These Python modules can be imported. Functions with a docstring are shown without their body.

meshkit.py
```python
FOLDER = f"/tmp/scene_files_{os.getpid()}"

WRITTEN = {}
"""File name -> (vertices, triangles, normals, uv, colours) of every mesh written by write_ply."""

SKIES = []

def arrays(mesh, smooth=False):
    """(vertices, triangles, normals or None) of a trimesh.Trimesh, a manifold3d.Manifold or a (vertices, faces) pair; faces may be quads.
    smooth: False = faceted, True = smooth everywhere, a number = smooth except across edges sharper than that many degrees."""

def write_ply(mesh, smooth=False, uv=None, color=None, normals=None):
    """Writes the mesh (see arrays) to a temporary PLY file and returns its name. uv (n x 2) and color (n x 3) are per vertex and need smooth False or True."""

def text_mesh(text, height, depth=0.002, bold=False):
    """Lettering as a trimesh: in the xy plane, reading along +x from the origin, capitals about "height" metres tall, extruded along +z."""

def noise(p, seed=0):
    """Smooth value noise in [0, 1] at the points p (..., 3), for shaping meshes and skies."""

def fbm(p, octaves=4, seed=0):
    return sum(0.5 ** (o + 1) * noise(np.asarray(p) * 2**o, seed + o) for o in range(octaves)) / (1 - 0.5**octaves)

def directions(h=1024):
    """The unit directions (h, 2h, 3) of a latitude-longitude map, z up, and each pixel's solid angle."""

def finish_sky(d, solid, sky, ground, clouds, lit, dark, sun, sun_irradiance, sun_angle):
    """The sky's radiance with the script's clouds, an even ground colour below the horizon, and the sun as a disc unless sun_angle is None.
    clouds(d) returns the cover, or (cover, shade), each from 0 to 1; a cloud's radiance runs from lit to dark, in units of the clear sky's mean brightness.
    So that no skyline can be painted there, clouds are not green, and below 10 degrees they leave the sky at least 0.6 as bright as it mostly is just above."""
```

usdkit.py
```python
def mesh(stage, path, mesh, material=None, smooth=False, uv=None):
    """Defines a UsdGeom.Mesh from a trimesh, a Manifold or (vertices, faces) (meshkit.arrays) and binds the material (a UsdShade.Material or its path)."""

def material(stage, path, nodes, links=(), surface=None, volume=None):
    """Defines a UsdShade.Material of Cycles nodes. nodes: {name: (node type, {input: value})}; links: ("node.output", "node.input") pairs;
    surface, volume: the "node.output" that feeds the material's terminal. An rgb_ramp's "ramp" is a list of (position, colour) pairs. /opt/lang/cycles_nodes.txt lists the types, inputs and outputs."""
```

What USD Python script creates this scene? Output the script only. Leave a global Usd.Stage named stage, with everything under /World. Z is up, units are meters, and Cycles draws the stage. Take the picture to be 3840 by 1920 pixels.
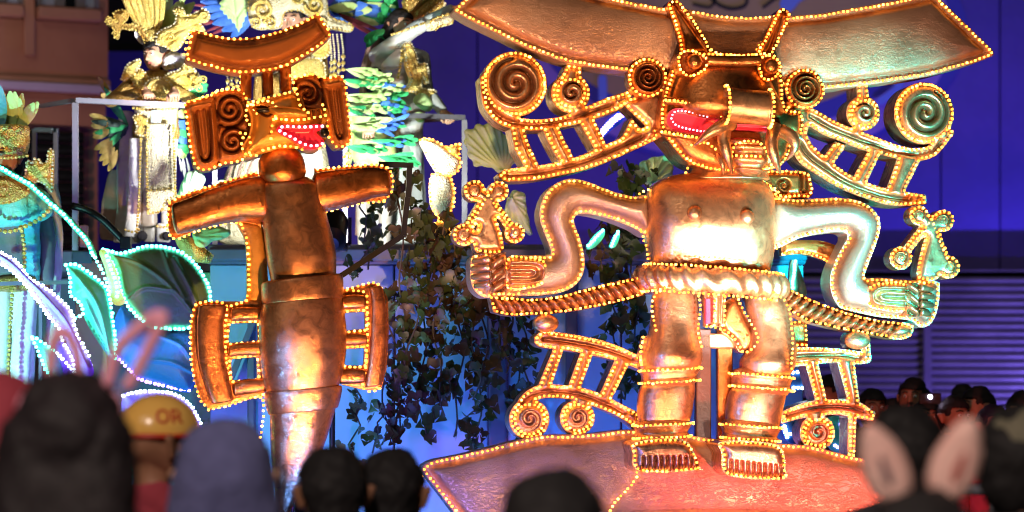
import math, random
import numpy as np, trimesh, shapely, manifold3d as m3
from shapely.geometry import Polygon, LineString, Point, MultiPolygon
from shapely.ops import unary_union
from scipy.spatial import Delaunay, cKDTree
from scipy.interpolate import PchipInterpolator
from pxr import Usd, UsdGeom, UsdLux, UsdShade, Sdf, Gf, Vt
import usdkit, meshkit

stage = Usd.Stage.CreateInMemory()
UsdGeom.SetStageUpAxis(stage, 'Z')
UsdGeom.SetStageMetersPerUnit(stage, 1.0)
world = UsdGeom.Xform.Define(stage, '/World')
stage.SetDefaultPrim(world.GetPrim())
UsdGeom.Scope.Define(stage, '/World/Looks')
rng = np.random.default_rng(7)
PI = math.pi

# ------------------------------------------------------------------ camera
CAM = np.array([0.0, 0.0, 1.7])
HORIZON = 1490.0                       # row of the horizon in a 3840 x 1920 picture
KPX = 0.4 / 3840                       # picture width is 0.4 of the distance
cam = UsdGeom.Camera.Define(stage, '/World/camera')
cam.AddTranslateOp().Set(Gf.Vec3d(*CAM))
cam.AddRotateXOp().Set(90.0)
cam.CreateHorizontalApertureAttr(36.0)
cam.CreateVerticalApertureAttr(18.0)
cam.CreateFocalLengthAttr(90.0)
cam.CreateVerticalApertureOffsetAttr((HORIZON - 960) / 3840 * 36.0)
cam.CreateFStopAttr(2.0)
cam.CreateFocusDistanceAttr(13.9)
cam.CreateExposureAttr(0.0)

# ------------------------------------------------------------------ sky, and a warm fill light added from behind the camera
SUN_EL, SUN_AZ = math.radians(5), math.radians(200)
SKY = 0.0055
usdkit.material(stage, '/World/Looks/night_sky', {
    's': ('sky_texture', {'sky_type': 'single_scattering', 'sun_disc': False, 'sun_elevation': SUN_EL, 'sun_rotation': SUN_AZ}),
    'b': ('background_shader', {'strength': SKY})}, [('s.color', 'b.color')], surface='b.background')
dome = UsdLux.DomeLight.Define(stage, '/World/sky')
dome.CreateIntensityAttr(1.0)
UsdShade.MaterialBindingAPI.Apply(dome.GetPrim()).Bind(UsdShade.Material.Get(stage, '/World/Looks/night_sky'))
dome.GetPrim().SetCustomDataByKey('label', 'dark night sky'); dome.GetPrim().SetCustomDataByKey('kind', 'structure')
fill_light = UsdLux.DistantLight.Define(stage, '/World/Looks/street_glow') if False else UsdLux.DistantLight.Define(stage, '/World/front_fill')
fill_light.CreateNormalizeAttr(True); fill_light.CreateIntensityAttr(0.09); fill_light.CreateAngleAttr(25.0); fill_light.CreateColorAttr(Gf.Vec3f(1.0, 0.84, 0.72))
_d = np.array([math.sin(SUN_AZ) * math.cos(math.radians(38)), math.cos(SUN_AZ) * math.cos(math.radians(38)), math.sin(math.radians(38))])

def aim(prim, pos, target):
    """Local -z axis from pos to target."""
    z = np.array(pos, float) - np.array(target, float); z /= np.linalg.norm(z)
    x = np.cross([0, 0, 1.0], z); x = x / np.linalg.norm(x) if np.linalg.norm(x) > 1e-6 else np.array([1.0, 0, 0])
    y = np.cross(z, x)
    m = Gf.Matrix4d(*x, 0, *y, 0, *z, 0, *[float(c) for c in pos], 1)
    UsdGeom.Xformable(prim).AddTransformOp().Set(m)
    return np.array([x, y, z])
aim(fill_light.GetPrim(), (0, 0, 30), np.array([0, 0, 30]) - _d)

# ------------------------------------------------------------------ scene helpers
COUNT = {}
def numbered(path):
    n = COUNT.get(path, 0); COUNT[path] = n + 1
    return path if n == 0 else f'{path}_{n:03d}'

def tag(p, label=None, cat=None, group=None, kind=None):
    p = p.GetPrim() if hasattr(p, 'GetPrim') else p
    for k, v in (('label', label), ('category', cat), ('group', group), ('kind', kind)):
        if v: p.SetCustomDataByKey(k, v)
    return p

def thing(name, label, cat, loc=(0, 0, 0), yaw=0.0, group=None, kind=None):
    x = UsdGeom.Xform.Define(stage, numbered('/World/' + name))
    x.AddTranslateOp().Set(Gf.Vec3d(*map(float, loc)))
    if yaw: x.AddRotateZOp().Set(float(yaw))
    return tag(x, label, cat, group, kind)

def part(parent, name, mesh, mat, smooth=40, label=None, kind=None):
    base = parent.GetPath().pathString if parent is not None else '/World'
    if isinstance(mesh, tuple) and len(mesh) in (3, 4):      # (v, f, n[, paint])
        v, f, n = mesh[:3]
        m = UsdGeom.Mesh.Define(stage, numbered(base + '/' + name))
        m.CreatePointsAttr(Vt.Vec3fArray.FromNumpy(np.asarray(v, np.float32)))
        m.CreateFaceVertexCountsAttr(Vt.IntArray.FromNumpy(np.full(len(f), 3, np.int32)))
        m.CreateFaceVertexIndicesAttr(Vt.IntArray.FromNumpy(np.asarray(f, np.int32).ravel()))
        m.CreateSubdivisionSchemeAttr('none')
        if n is not None:
            m.CreateNormalsAttr(Vt.Vec3fArray.FromNumpy(np.asarray(n, np.float32))); m.SetNormalsInterpolation('vertex')
        if len(mesh) == 4: UsdGeom.PrimvarsAPI(m).CreatePrimvar('paint', Sdf.ValueTypeNames.FloatArray, 'vertex').Set(Vt.FloatArray.FromNumpy(np.asarray(mesh[3], np.float32)))
        UsdShade.MaterialBindingAPI.Apply(m.GetPrim()).Bind(UsdShade.Material.Get(stage, '/World/Looks/' + mat))
    else:
        m = usdkit.mesh(stage, numbered(base + '/' + name), mesh, '/World/Looks/' + mat, smooth=smooth)
    return tag(m, label, None, None, kind)

def vnormals(v, f):
    n = np.zeros_like(v); fn = np.cross(v[f[:, 1]] - v[f[:, 0]], v[f[:, 2]] - v[f[:, 0]])
    for k in range(3): np.add.at(n, f[:, k], fn)
    l = np.linalg.norm(n, axis=1, keepdims=True)
    return n / np.maximum(l, 1e-12)

class Frame:
    """Where a traced thing stands: its base, turned about z; front is local -y."""
    def __init__(s, u, Y, yaw, z=0.0):
        s.o = np.array([(u - 1920) * KPX * Y, Y, z]); s.yaw = yaw
        c, w = math.cos(math.radians(yaw)), math.sin(math.radians(yaw))
        s.R = np.array([[c, -w, 0], [w, c, 0], [0, 0, 1.0]])
        s.c = s.R.T @ (CAM - s.o)
    def loc(s, pts, d=0.0):
        p = np.atleast_2d(np.asarray(pts, float))
        D = np.stack([(p[:, 0] - 1920) * KPX, np.ones(len(p)), (HORIZON - p[:, 1]) * KPX], 1) @ s.R
        t = (d - s.c[1]) / D[:, 1]
        q = s.c + D * t[:, None]
        return q[:, [0, 2]]
    def mpp(s): return KPX * s.o[1]

def at(u, v, Y):
    return np.array([(u - 1920) * KPX * Y, Y, 1.7 + (HORIZON - v) * KPX * Y])

def smooth_line(p, step=0.01, closed=False, corner=None):
    """Catmull-Rom through the points."""
    p = np.asarray(p, float)
    if closed: q = np.vstack([p[-1], p, p[0], p[1]])
    else: q = np.vstack([2 * p[0] - p[1], p, 2 * p[-1] - p[-2]])
    out = []
    for i in range(1, len(q) - 2):
        a, b, c, d = q[i - 1], q[i], q[i + 1], q[i + 2]
        n = max(2, int(np.linalg.norm(c - b) / step))
        t = np.linspace(0, 1, n, endpoint=False)[:, None]
        m1, m2 = (c - a) / 2, (d - b) / 2
        out.append((2 * t**3 - 3 * t**2 + 1) * b + (t**3 - 2 * t**2 + t) * m1 + (-2 * t**3 + 3 * t**2) * c + (t**3 - t**2) * m2)
    out = np.vstack(out)
    return out if closed else np.vstack([out, p[-1]])

def resample(p, step, closed=False):
    p = np.asarray(p, float)
    if closed and np.linalg.norm(p[0] - p[-1]) > 1e-9: p = np.vstack([p, p[0]])
    s = np.concatenate([[0], np.cumsum(np.linalg.norm(np.diff(p, axis=0), axis=1))])
    n = max(2, int(round(s[-1] / step)))
    t = np.linspace(0, s[-1], n + 1)
    q = np.stack([np.interp(t, s, p[:, k]) for k in range(p.shape[1])], 1)
    return q[:-1] if closed else q

def polys(g):
    return [x for x in (g.geoms if hasattr(g, 'geoms') else [g]) if isinstance(x, Polygon) and x.area > 1e-6]

def slab(poly, thick, prof, relief=None, step=0.009):
    """A carved board: outline poly in (x, z), front near y = 0 raised by prof(distance to edge) and relief(points), flat back at y = thick."""
    V, F, N, K, off = [], [], [], [], 0
    for g in polys(poly):
        rings = [resample(np.array(r.coords)[:-1], step, True) for r in [g.exterior, *g.interiors]]
        B = np.vstack(rings); g2 = Polygon(rings[0], rings[1:]).buffer(0)
        x0, z0, x1, z1 = g.bounds
        xs, zs = np.meshgrid(np.arange(x0, x1, step), np.arange(z0, z1, step * 0.87))
        xs = xs + (np.arange(xs.shape[0]) % 2)[:, None] * step / 2
        P = np.stack([xs.ravel(), zs.ravel()], 1)
        inn = g2.buffer(-step * 0.55)
        P = P[shapely.contains_xy(inn, P[:, 0], P[:, 1])] if not inn.is_empty else P[:0]
        pts = np.vstack([B, P])
        tri = Delaunay(pts).simplices
        c = pts[tri].mean(1)
        tri = tri[shapely.contains_xy(g2.buffer(1e-5), c[:, 0], c[:, 1])]
        a, b, cc = pts[tri[:, 0]], pts[tri[:, 1]], pts[tri[:, 2]]
        area = (b[:, 0] - a[:, 0]) * (cc[:, 1] - a[:, 1]) - (b[:, 1] - a[:, 1]) * (cc[:, 0] - a[:, 0])
        tri = tri[np.abs(area) > 1e-10]; area = area[np.abs(area) > 1e-10]
        tri = np.where((area > 0)[:, None], tri, tri[:, [0, 2, 1]])
        d = cKDTree(B).query(pts)[0]; d[:len(B)] = 0
        h = prof(d)
        if relief is not None: h = h + relief(pts) * np.clip(d / 0.01, 0, 1)
        pk = np.zeros(len(pts))
        if relief is not None and hasattr(relief, 'paint'): pk = relief.paint(pts)
        if hasattr(prof, 'line'): pk = np.maximum(pk, prof.line(d))
        fv = np.stack([pts[:, 0], -h, pts[:, 1]], 1)
        e = np.vstack([tri[:, [0, 1]], tri[:, [1, 2]], tri[:, [2, 0]]])
        key = np.sort(e, 1); _, inv, cnt = np.unique(key, axis=0, return_inverse=True, return_counts=True)
        be = e[cnt[inv.ravel()] == 1]
        used = np.unique(be)
        wf = fv[used]; wb = wf.copy(); wb[:, 1] = thick
        mp = np.full(len(pts), -1); mp[used] = np.arange(len(used)); k = len(used)
        A, Bq = mp[be[:, 0]], mp[be[:, 1]]
        wall_f = np.vstack([np.stack([A, A + k, Bq], 1), np.stack([Bq, A + k, Bq + k], 1)])
        wall_v = np.vstack([wf, wb])
        bv = fv.copy(); bv[:, 1] = thick
        for v, f, p in ((fv, tri, pk), (wall_v, wall_f, np.zeros(len(wall_v))), (bv, tri[:, ::-1], np.zeros(len(bv)))):
            V.append(v); F.append(f + off); N.append(vnormals(v, f)); K.append(p); off += len(v)
    return np.vstack(V), np.vstack(F), np.vstack(N), np.concatenate(K)

def puff(rim=0.02, bulge=0.06, w=0.06, ditch=0.0, line=0.0):
    def f(d):
        s = np.clip((d - rim) / w, 0, 1)
        h = bulge * np.sqrt(np.maximum(0, 1 - (1 - s) ** 2))
        if ditch: h = h - ditch * np.exp(-((d - rim - 0.012) / 0.010) ** 2) + 0.006 * np.exp(-((d - rim * 0.5) / (rim * 0.5)) ** 2)
        return h
    if line: f.line = lambda d: line * np.exp(-((d - rim - 0.010) / 0.013) ** 2)
    return f

def carve(*items):
    """items: (polyline, amount, width): negative cuts a groove, positive raises a ridge."""
    trees = [(cKDTree(resample(p, 0.004)), a * (1.35 if a < 0 else 1.2), w) for p, a, w in items]
    def f(pts):
        h = np.zeros(len(pts))
        for t, a, w in trees:
            d = t.query(pts, distance_upper_bound=w * 3)[0]
            h = h + a * np.where(np.isfinite(d), np.exp(-(np.where(np.isfinite(d), d, 0) / w) ** 2), 0)
        return h
    def paint(pts):          # the artists' dark brush line along each carved line
        h = np.zeros(len(pts))
        for t, a, w in trees:
            if a < 0:
                d = t.query(pts, distance_upper_bound=w * 3)[0]; d = np.where(np.isfinite(d), d, 9)
                h = np.maximum(h, 0.85 * np.exp(-(d / (w * 0.72)) ** 2))
        return h
    f.paint = paint
    return f

def spiral(c, r, turns=2.3, start=0.0, ccw=1, r0=0.06):
    t = np.linspace(0, 1, int(40 * turns) + 8)
    rr = r * (r0 + (1 - r0) * t); a = start + ccw * 2 * PI * turns * t
    return np.stack([c[0] + rr * np.cos(a), c[1] + rr * np.sin(a)], 1)

def circle(c, r, n=48):
    a = np.linspace(0, 2 * PI, n, endpoint=False)
    return Polygon(np.stack([c[0] + r * np.cos(a), c[1] + r * np.sin(a)], 1))

def lift(mesh, dy):
    v = mesh[0].copy(); v[:, 1] += dy; return (v, *mesh[1:])

def loft(secs, depth=0.8, n=2.3, seg=44, sub=6, d0=0.0, wob=None, cap=0.5):
    """Tube through cross-sections given by their left and right ends (x, z); secs: rows xl zl xr zr [depth factor]."""
    s = np.asarray(secs, float)
    if s.shape[1] == 4: s = np.hstack([s, np.full((len(s), 1), depth)])
    t = np.arange(len(s)); tt = np.linspace(0, len(s) - 1, (len(s) - 1) * sub + 1)
    s = np.stack([PchipInterpolator(t, s[:, k])(tt) for k in range(5)], 1) if len(s) > 2 else np.stack([np.interp(tt, t, s[:, k]) for k in range(5)], 1)
    c = (s[:, :2] + s[:, 2:4]) / 2; r = (s[:, 2:4] - s[:, :2]) / 2
    rl = np.linalg.norm(r, axis=1)
    # rounded ends
    def endcap(i, j):
        ax = c[i] - c[j]; ax = ax / (np.linalg.norm(ax) + 1e-9)
        out = []
        for k in (0.35, 0.65, 0.86, 0.97):
            q = math.sqrt(1 - k * k); out.append((c[i] + ax * rl[i] * cap * k, r[i] * q, s[i, 4]))
        return out
    rows = [*reversed(endcap(0, 1)), *[(c[i], r[i], s[i, 4]) for i in range(len(s))], *endcap(-1, -2)] if cap else [(c[i], r[i], s[i, 4]) for i in range(len(s))]
    a = np.linspace(0, 2 * PI, seg, endpoint=False)
    ca, sa = np.sign(np.cos(a)) * np.abs(np.cos(a)) ** (2 / n), np.sign(np.sin(a)) * np.abs(np.sin(a)) ** (2 / n)
    V = []
    for q, (cc, rr, dp) in enumerate(rows):
        L = np.linalg.norm(rr)
        k = 1 + (wob(q / (len(rows) - 1), a) if wob else 0)
        V.append(np.stack([cc[0] + ca * rr[0] * k, d0 + sa * L * dp * k, cc[1] + ca * rr[1] * k], 1))
    m = len(V); V = np.vstack(V)
    i, j = np.meshgrid(np.arange(m - 1), np.arange(seg), indexing='ij')
    q = np.stack([i * seg + j, i * seg + (j + 1) % seg, (i + 1) * seg + (j + 1) % seg, (i + 1) * seg + j], -1).reshape(-1, 4)
    F = np.vstack([q[:, [0, 1, 2]], q[:, [0, 2, 3]]])
    ends = []
    for base, rev in ((0, 1), ((m - 1) * seg, 0)):
        V = np.vstack([V, V[base:base + seg].mean(0)]); k = len(V) - 1
        jj = np.arange(seg); tri = np.stack([np.full(seg, k), base + jj, base + (jj + 1) % seg], 1)
        ends.append(tri[:, ::-1] if rev else tri)
    F = np.vstack([F, *ends])
    msh = trimesh.Trimesh(V, F, process=False)
    if msh.volume < 0: F = F[:, ::-1]
    return V, F, vnormals(V, F)

def ring_points(sec, depth, d0=0.0, n=2.3, spacing=0.027, back=False, out=0.006):
    """Points on the near half of a loft's cross-section, for a string of lamps."""
    xl, zl, xr, zr = sec
    c = np.array([(xl + xr) / 2, (zl + zr) / 2]); r = np.array([(xr - xl) / 2, (zr - zl) / 2]); L = np.linalg.norm(r)
    a = np.linspace(-PI, 2 * PI - PI if back else 0, 200)
    ca, sa = np.sign(np.cos(a)) * np.abs(np.cos(a)) ** (2 / n), np.sign(np.sin(a)) * np.abs(np.sin(a)) ** (2 / n)
    k = 1 + out / L
    p = np.stack([c[0] + ca * r[0] * k, d0 + sa * L * depth * k, c[1] + ca * r[1] * k], 1)
    return resample(p, spacing)

ICO = trimesh.creation.icosphere(0)
class Lamps:
    """Strings of little lamps on one thing."""
    def __init__(s, owner, mat='amber_bulb', r=0.0080, spacing=0.027):
        s.owner, s.mat, s.r, s.spacing, s.p = owner, mat, r, spacing, []
    def line(s, p, y=0.0, spacing=None, closed=False):
        p = resample(p, spacing or s.spacing, closed)
        p3 = p if p.shape[1] == 3 else np.stack([p[:, 0], np.full(len(p), y), p[:, 1]], 1)
        p3 = p3 + rng.normal(size=p3.shape) * 0.0016
        s.p += [(q, s.r, s.mat) for q in p3]
    def pts(s, p, r=None, mat=None): s.p += [(np.asarray(q), r or s.r, mat or s.mat) for q in p]
    def poly(s, poly, inset=0.012, y=-0.008, spacing=None):
        for g in polys(poly.buffer(-inset)):
            for ring in [g.exterior, *g.interiors]:
                if ring.length > 0.05: s.line(np.array(ring.coords), y, spacing, closed=True)
    def flush(s, limit=300):
        order = sorted(range(len(s.p)), key=lambda i: -s.p[i][1])
        rest = {}
        for k, i in enumerate(order):
            c, r, m = s.p[i]
            if m == 'amber_bulb': m = ('amber_bulb', 'amber_bulb', 'amber_bulb_bright', 'amber_bulb_dim', 'amber_bulb_dim', 'amber_bulb')[int(rng.random() * 6)] if rng.random() > 0.015 else 'bulb_dead'
            q = (ICO.vertices * r * (0.92 + 0.16 * rng.random()) + c, ICO.faces)
            if k < limit: part(s.owner, 'light_bulb', (q[0], q[1], ICO.vertices), m)
            else: rest.setdefault(m, []).append(q[0])
        for m, vs in rest.items():
            F = np.vstack([ICO.faces + 12 * k for k in range(len(vs))])
            part(s.owner, 'light_string', (np.vstack(vs), F, np.tile(ICO.vertices, (len(vs), 1))), m, kind='stuff')

def box(x0, x1, y0, y1, z0, z1, bevel=0.0):
    if bevel:
        b = bevel
        pts = [(x, y, z) for (x, y, z) in [(sx, sy, sz) for sx in (0, 1) for sy in (0, 1) for sz in (0, 1)]]
        P = []
        for sx, sy, sz in pts:
            X, Y, Z = (x0, x1)[sx], (y0, y1)[sy], (z0, z1)[sz]
            ix, iy, iz = (b, -b)[sx], (b, -b)[sy], (b, -b)[sz]
            P += [(X, Y + iy, Z + iz), (X + ix, Y, Z + iz), (X + ix, Y + iy, Z)]
        return trimesh.convex.convex_hull(np.array(P))
    m = trimesh.creation.box([x1 - x0, y1 - y0, z1 - z0]); m.apply_translation([(x0 + x1) / 2, (y0 + y1) / 2, (z0 + z1) / 2]); return m

def bar(a, b, w, h=None, sides=4):
    """A straight bar from a to b: square (sides 4) or round."""
    a, b = np.array(a, float), np.array(b, float)
    L = np.linalg.norm(b - a)
    m = trimesh.creation.box([w, h or w, L]) if sides == 4 else trimesh.creation.cylinder(w / 2, L, sections=sides)
    m.apply_transform(trimesh.geometry.align_vectors([0, 0, 1], (b - a) / L)); m.apply_translation((a + b) / 2)
    return m

def tube(p, r, sides=8):
    p = np.asarray(p, float); t = np.gradient(p, axis=0); t /= np.linalg.norm(t, axis=1, keepdims=True) + 1e-12
    ref = np.array([0, 1.0, 0.02]) if np.abs(t[:, 1]).mean() < 0.7 else np.array([0, 0, 1.0])
    a = np.cross(t, ref); a /= np.linalg.norm(a, axis=1, keepdims=True) + 1e-12; b = np.cross(t, a)
    ang = np.arange(sides) * 2 * PI / sides; r = np.broadcast_to(r, (len(p),))
    V = (p[:, None] + r[:, None, None] * (np.cos(ang)[None, :, None] * a[:, None] + np.sin(ang)[None, :, None] * b[:, None])).reshape(-1, 3)
    i, j = np.meshgrid(np.arange(len(p) - 1), np.arange(sides), indexing='ij')
    q = np.stack([i * sides + j, i * sides + (j + 1) % sides, (i + 1) * sides + (j + 1) % sides, (i + 1) * sides + j], -1).reshape(-1, 4)
    F = np.vstack([q[:, [0, 1, 2]], q[:, [0, 2, 3]]])
    for base in (0, (len(p) - 1) * sides):
        V = np.vstack([V, V[base:base + sides].mean(0)]); k = len(V) - 1; jj = np.arange(sides)
        tri = np.stack([np.full(sides, k), base + jj, base + (jj + 1) % sides], 1); F = np.vstack([F, tri if base else tri[:, ::-1]])
    if trimesh.Trimesh(V, F, process=False).volume < 0: F = F[:, ::-1]
    return V, F, vnormals(V, F)

def join(*ms):
    V, F, N, o = [], [], [], 0
    for m in ms:
        if not isinstance(m, tuple): v, f, n = meshkit.arrays(m, 40)
        else: v, f, n = m
        V.append(v); F.append(np.asarray(f) + o); N.append(n if n is not None else vnormals(np.asarray(v, float), np.asarray(f))); o += len(v)
    return np.vstack(V), np.vstack(F), np.vstack(N)

def noisy(mesh, amp, scale, seed=0):
    v, f, n = mesh[:3]
    v = v + n * ((meshkit.fbm(v * scale + 50, 3, seed) - 0.5) * 2 * amp)[:, None]
    return v, f, vnormals(v, f)
# ------------------------------------------------------------------ materials
def look(name, c1, c2=None, rough=0.5, metal=0.0, scale=6.0, bump=0.0, bscale=40.0, bdist=0.01, spec=None, extra=None, emis=None):
    n = {'tc': ('texture_coordinate', {}), 'n': ('noise_texture', {'scale': scale, 'detail': 4.0, 'roughness': 0.6}),
         'r': ('rgb_ramp', {'ramp': [(0.30, c1), (0.70, c2 or c1)]}), 'p': ('principled_bsdf', {'roughness': rough, 'metallic': metal, **(extra or {})})}
    l = [('tc.object', 'n.vector'), ('n.fac', 'r.fac'), ('r.color', 'p.base_color')]
    if bump:
        n['b'] = ('noise_texture', {'scale': bscale, 'detail': 3.0, 'roughness': 0.55, 'distortion': 0.6}); n['bp'] = ('bump', {'strength': bump, 'distance': bdist})
        l += [('tc.object', 'b.vector'), ('b.fac', 'bp.height'), ('bp.normal', 'p.normal')]
    return usdkit.material(stage, '/World/Looks/' + name, n, l, surface='p.BSDF')

def foil(name, c1, c2, c3, rough, metal, crease=0.22, bump=0.22):
    """Metal leaf glued on foam: patches of tone, fine wrinkles and creases."""
    n = {'tc': ('texture_coordinate', {}),
         'n': ('noise_texture', {'scale': 3.2, 'detail': 3.0, 'roughness': 0.5, 'distortion': 0.5}),
         'r': ('rgb_ramp', {'ramp': [(0.25, c1), (0.5, c2), (0.78, c3)]}),
         'f': ('noise_texture', {'scale': 15.0, 'detail': 3.0, 'roughness': 0.55, 'distortion': 0.7}),
         'mp': ('mapping', {'scale': (1.0, 1.0, 2.6)}),
         'g': ('noise_texture', {'scale': 16.0, 'detail': 5.0, 'roughness': 0.7, 'distortion': 1.6}),
         'rg': ('rgb_ramp', {'ramp': [(0.44, (0, 0, 0)), (0.50, (1, 1, 1)), (0.56, (0, 0, 0))]}),
         'ma': ('math', {'math_type': 'multiply_add', 'value2': crease, 'value3': 0.0}),
         'ad': ('math', {'math_type': 'add'}),
         'rr': ('map_range', {'from_min': 0.3, 'from_max': 0.7, 'to_min': rough - 0.09, 'to_max': rough + 0.11}),
         'at': ('attribute', {'attribute': 'paint'}), 'mx': ('mix', {'color2': (0.13, 0.036, 0.012)}), 'bp': ('bump', {'strength': bump, 'distance': 0.010}), 'p': ('principled_bsdf', {'metallic': metal})}
    l = [('tc.object', 'n.vector'), ('n.fac', 'r.fac'), ('r.color', 'mx.color1'), ('at.fac', 'mx.fac'), ('mx.color', 'p.base_color'), ('tc.object', 'f.vector'), ('tc.object', 'mp.vector'), ('mp.vector', 'g.vector'),
         ('g.fac', 'rg.fac'), ('rg.color', 'ma.value1'), ('ma.value', 'ad.value1'), ('f.fac', 'ad.value2'), ('ad.value', 'bp.height'), ('bp.normal', 'p.normal'),
         ('f.fac', 'rr.value'), ('rr.result', 'p.roughness')]
    return usdkit.material(stage, '/World/Looks/' + name, n, l, surface='p.BSDF')

def glow(name, color, strength):
    usdkit.material(stage, '/World/Looks/' + name, {'e': ('emission', {'color': color, 'strength': strength})}, surface='e.emission')

foil('bronze', (0.46, 0.23, 0.105), (0.56, 0.30, 0.145), (0.64, 0.38, 0.20), 0.30, 0.90)
foil('copper', (0.32, 0.105, 0.026), (0.40, 0.135, 0.036), (0.47, 0.18, 0.055), 0.29, 0.88)
foil('gilt', (0.46, 0.19, 0.032), (0.56, 0.26, 0.05), (0.64, 0.33, 0.08), 0.36, 0.5)
foil('bronze_matte', (0.27, 0.140, 0.075), (0.38, 0.205, 0.115), (0.48, 0.29, 0.17), 0.40, 0.60, 0.30, 0.42)
foil('pale_bronze', (0.30, 0.215, 0.15), (0.40, 0.30, 0.215), (0.48, 0.38, 0.285), 0.38, 0.62, 0.3, 0.4)
foil('aged_bronze', (0.31, 0.135, 0.055), (0.40, 0.19, 0.085), (0.47, 0.25, 0.125), 0.29, 0.86, 0.25, 0.2)
foil('copper_matte', (0.36, 0.115, 0.025), (0.45, 0.15, 0.035), (0.52, 0.19, 0.05), 0.44, 0.40, 0.4, 0.45)
look('red_lip', (0.70, 0.02, 0.05), (0.80, 0.04, 0.08), 0.35)
look('black_ball', (0.01, 0.008, 0.008), None, 0.3)
look('dark_post', (0.05, 0.02, 0.012), (0.09, 0.035, 0.02), 0.55, bump=0.3)
glow('amber_bulb', (1.0, 0.33, 0.040), 8.5); glow('amber_bulb_dim', (1.0, 0.28, 0.03), 4.5); glow('amber_bulb_bright', (1.0, 0.38, 0.06), 13.0); look('bulb_dead', (0.6, 0.35, 0.1), None, 0.2)
glow('pink_bulb', (1.0, 0.35, 0.45), 5.0)
glow('teal_bulb', (0.08, 1.0, 0.72), 14.0)
glow('violet_bulb', (0.45, 0.25, 1.0), 9.0)
glow('white_bulb', (0.65, 0.9, 1.0), 8.0)
look('black_metal', (0.02, 0.02, 0.022), None, 0.4, 0.6)
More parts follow.
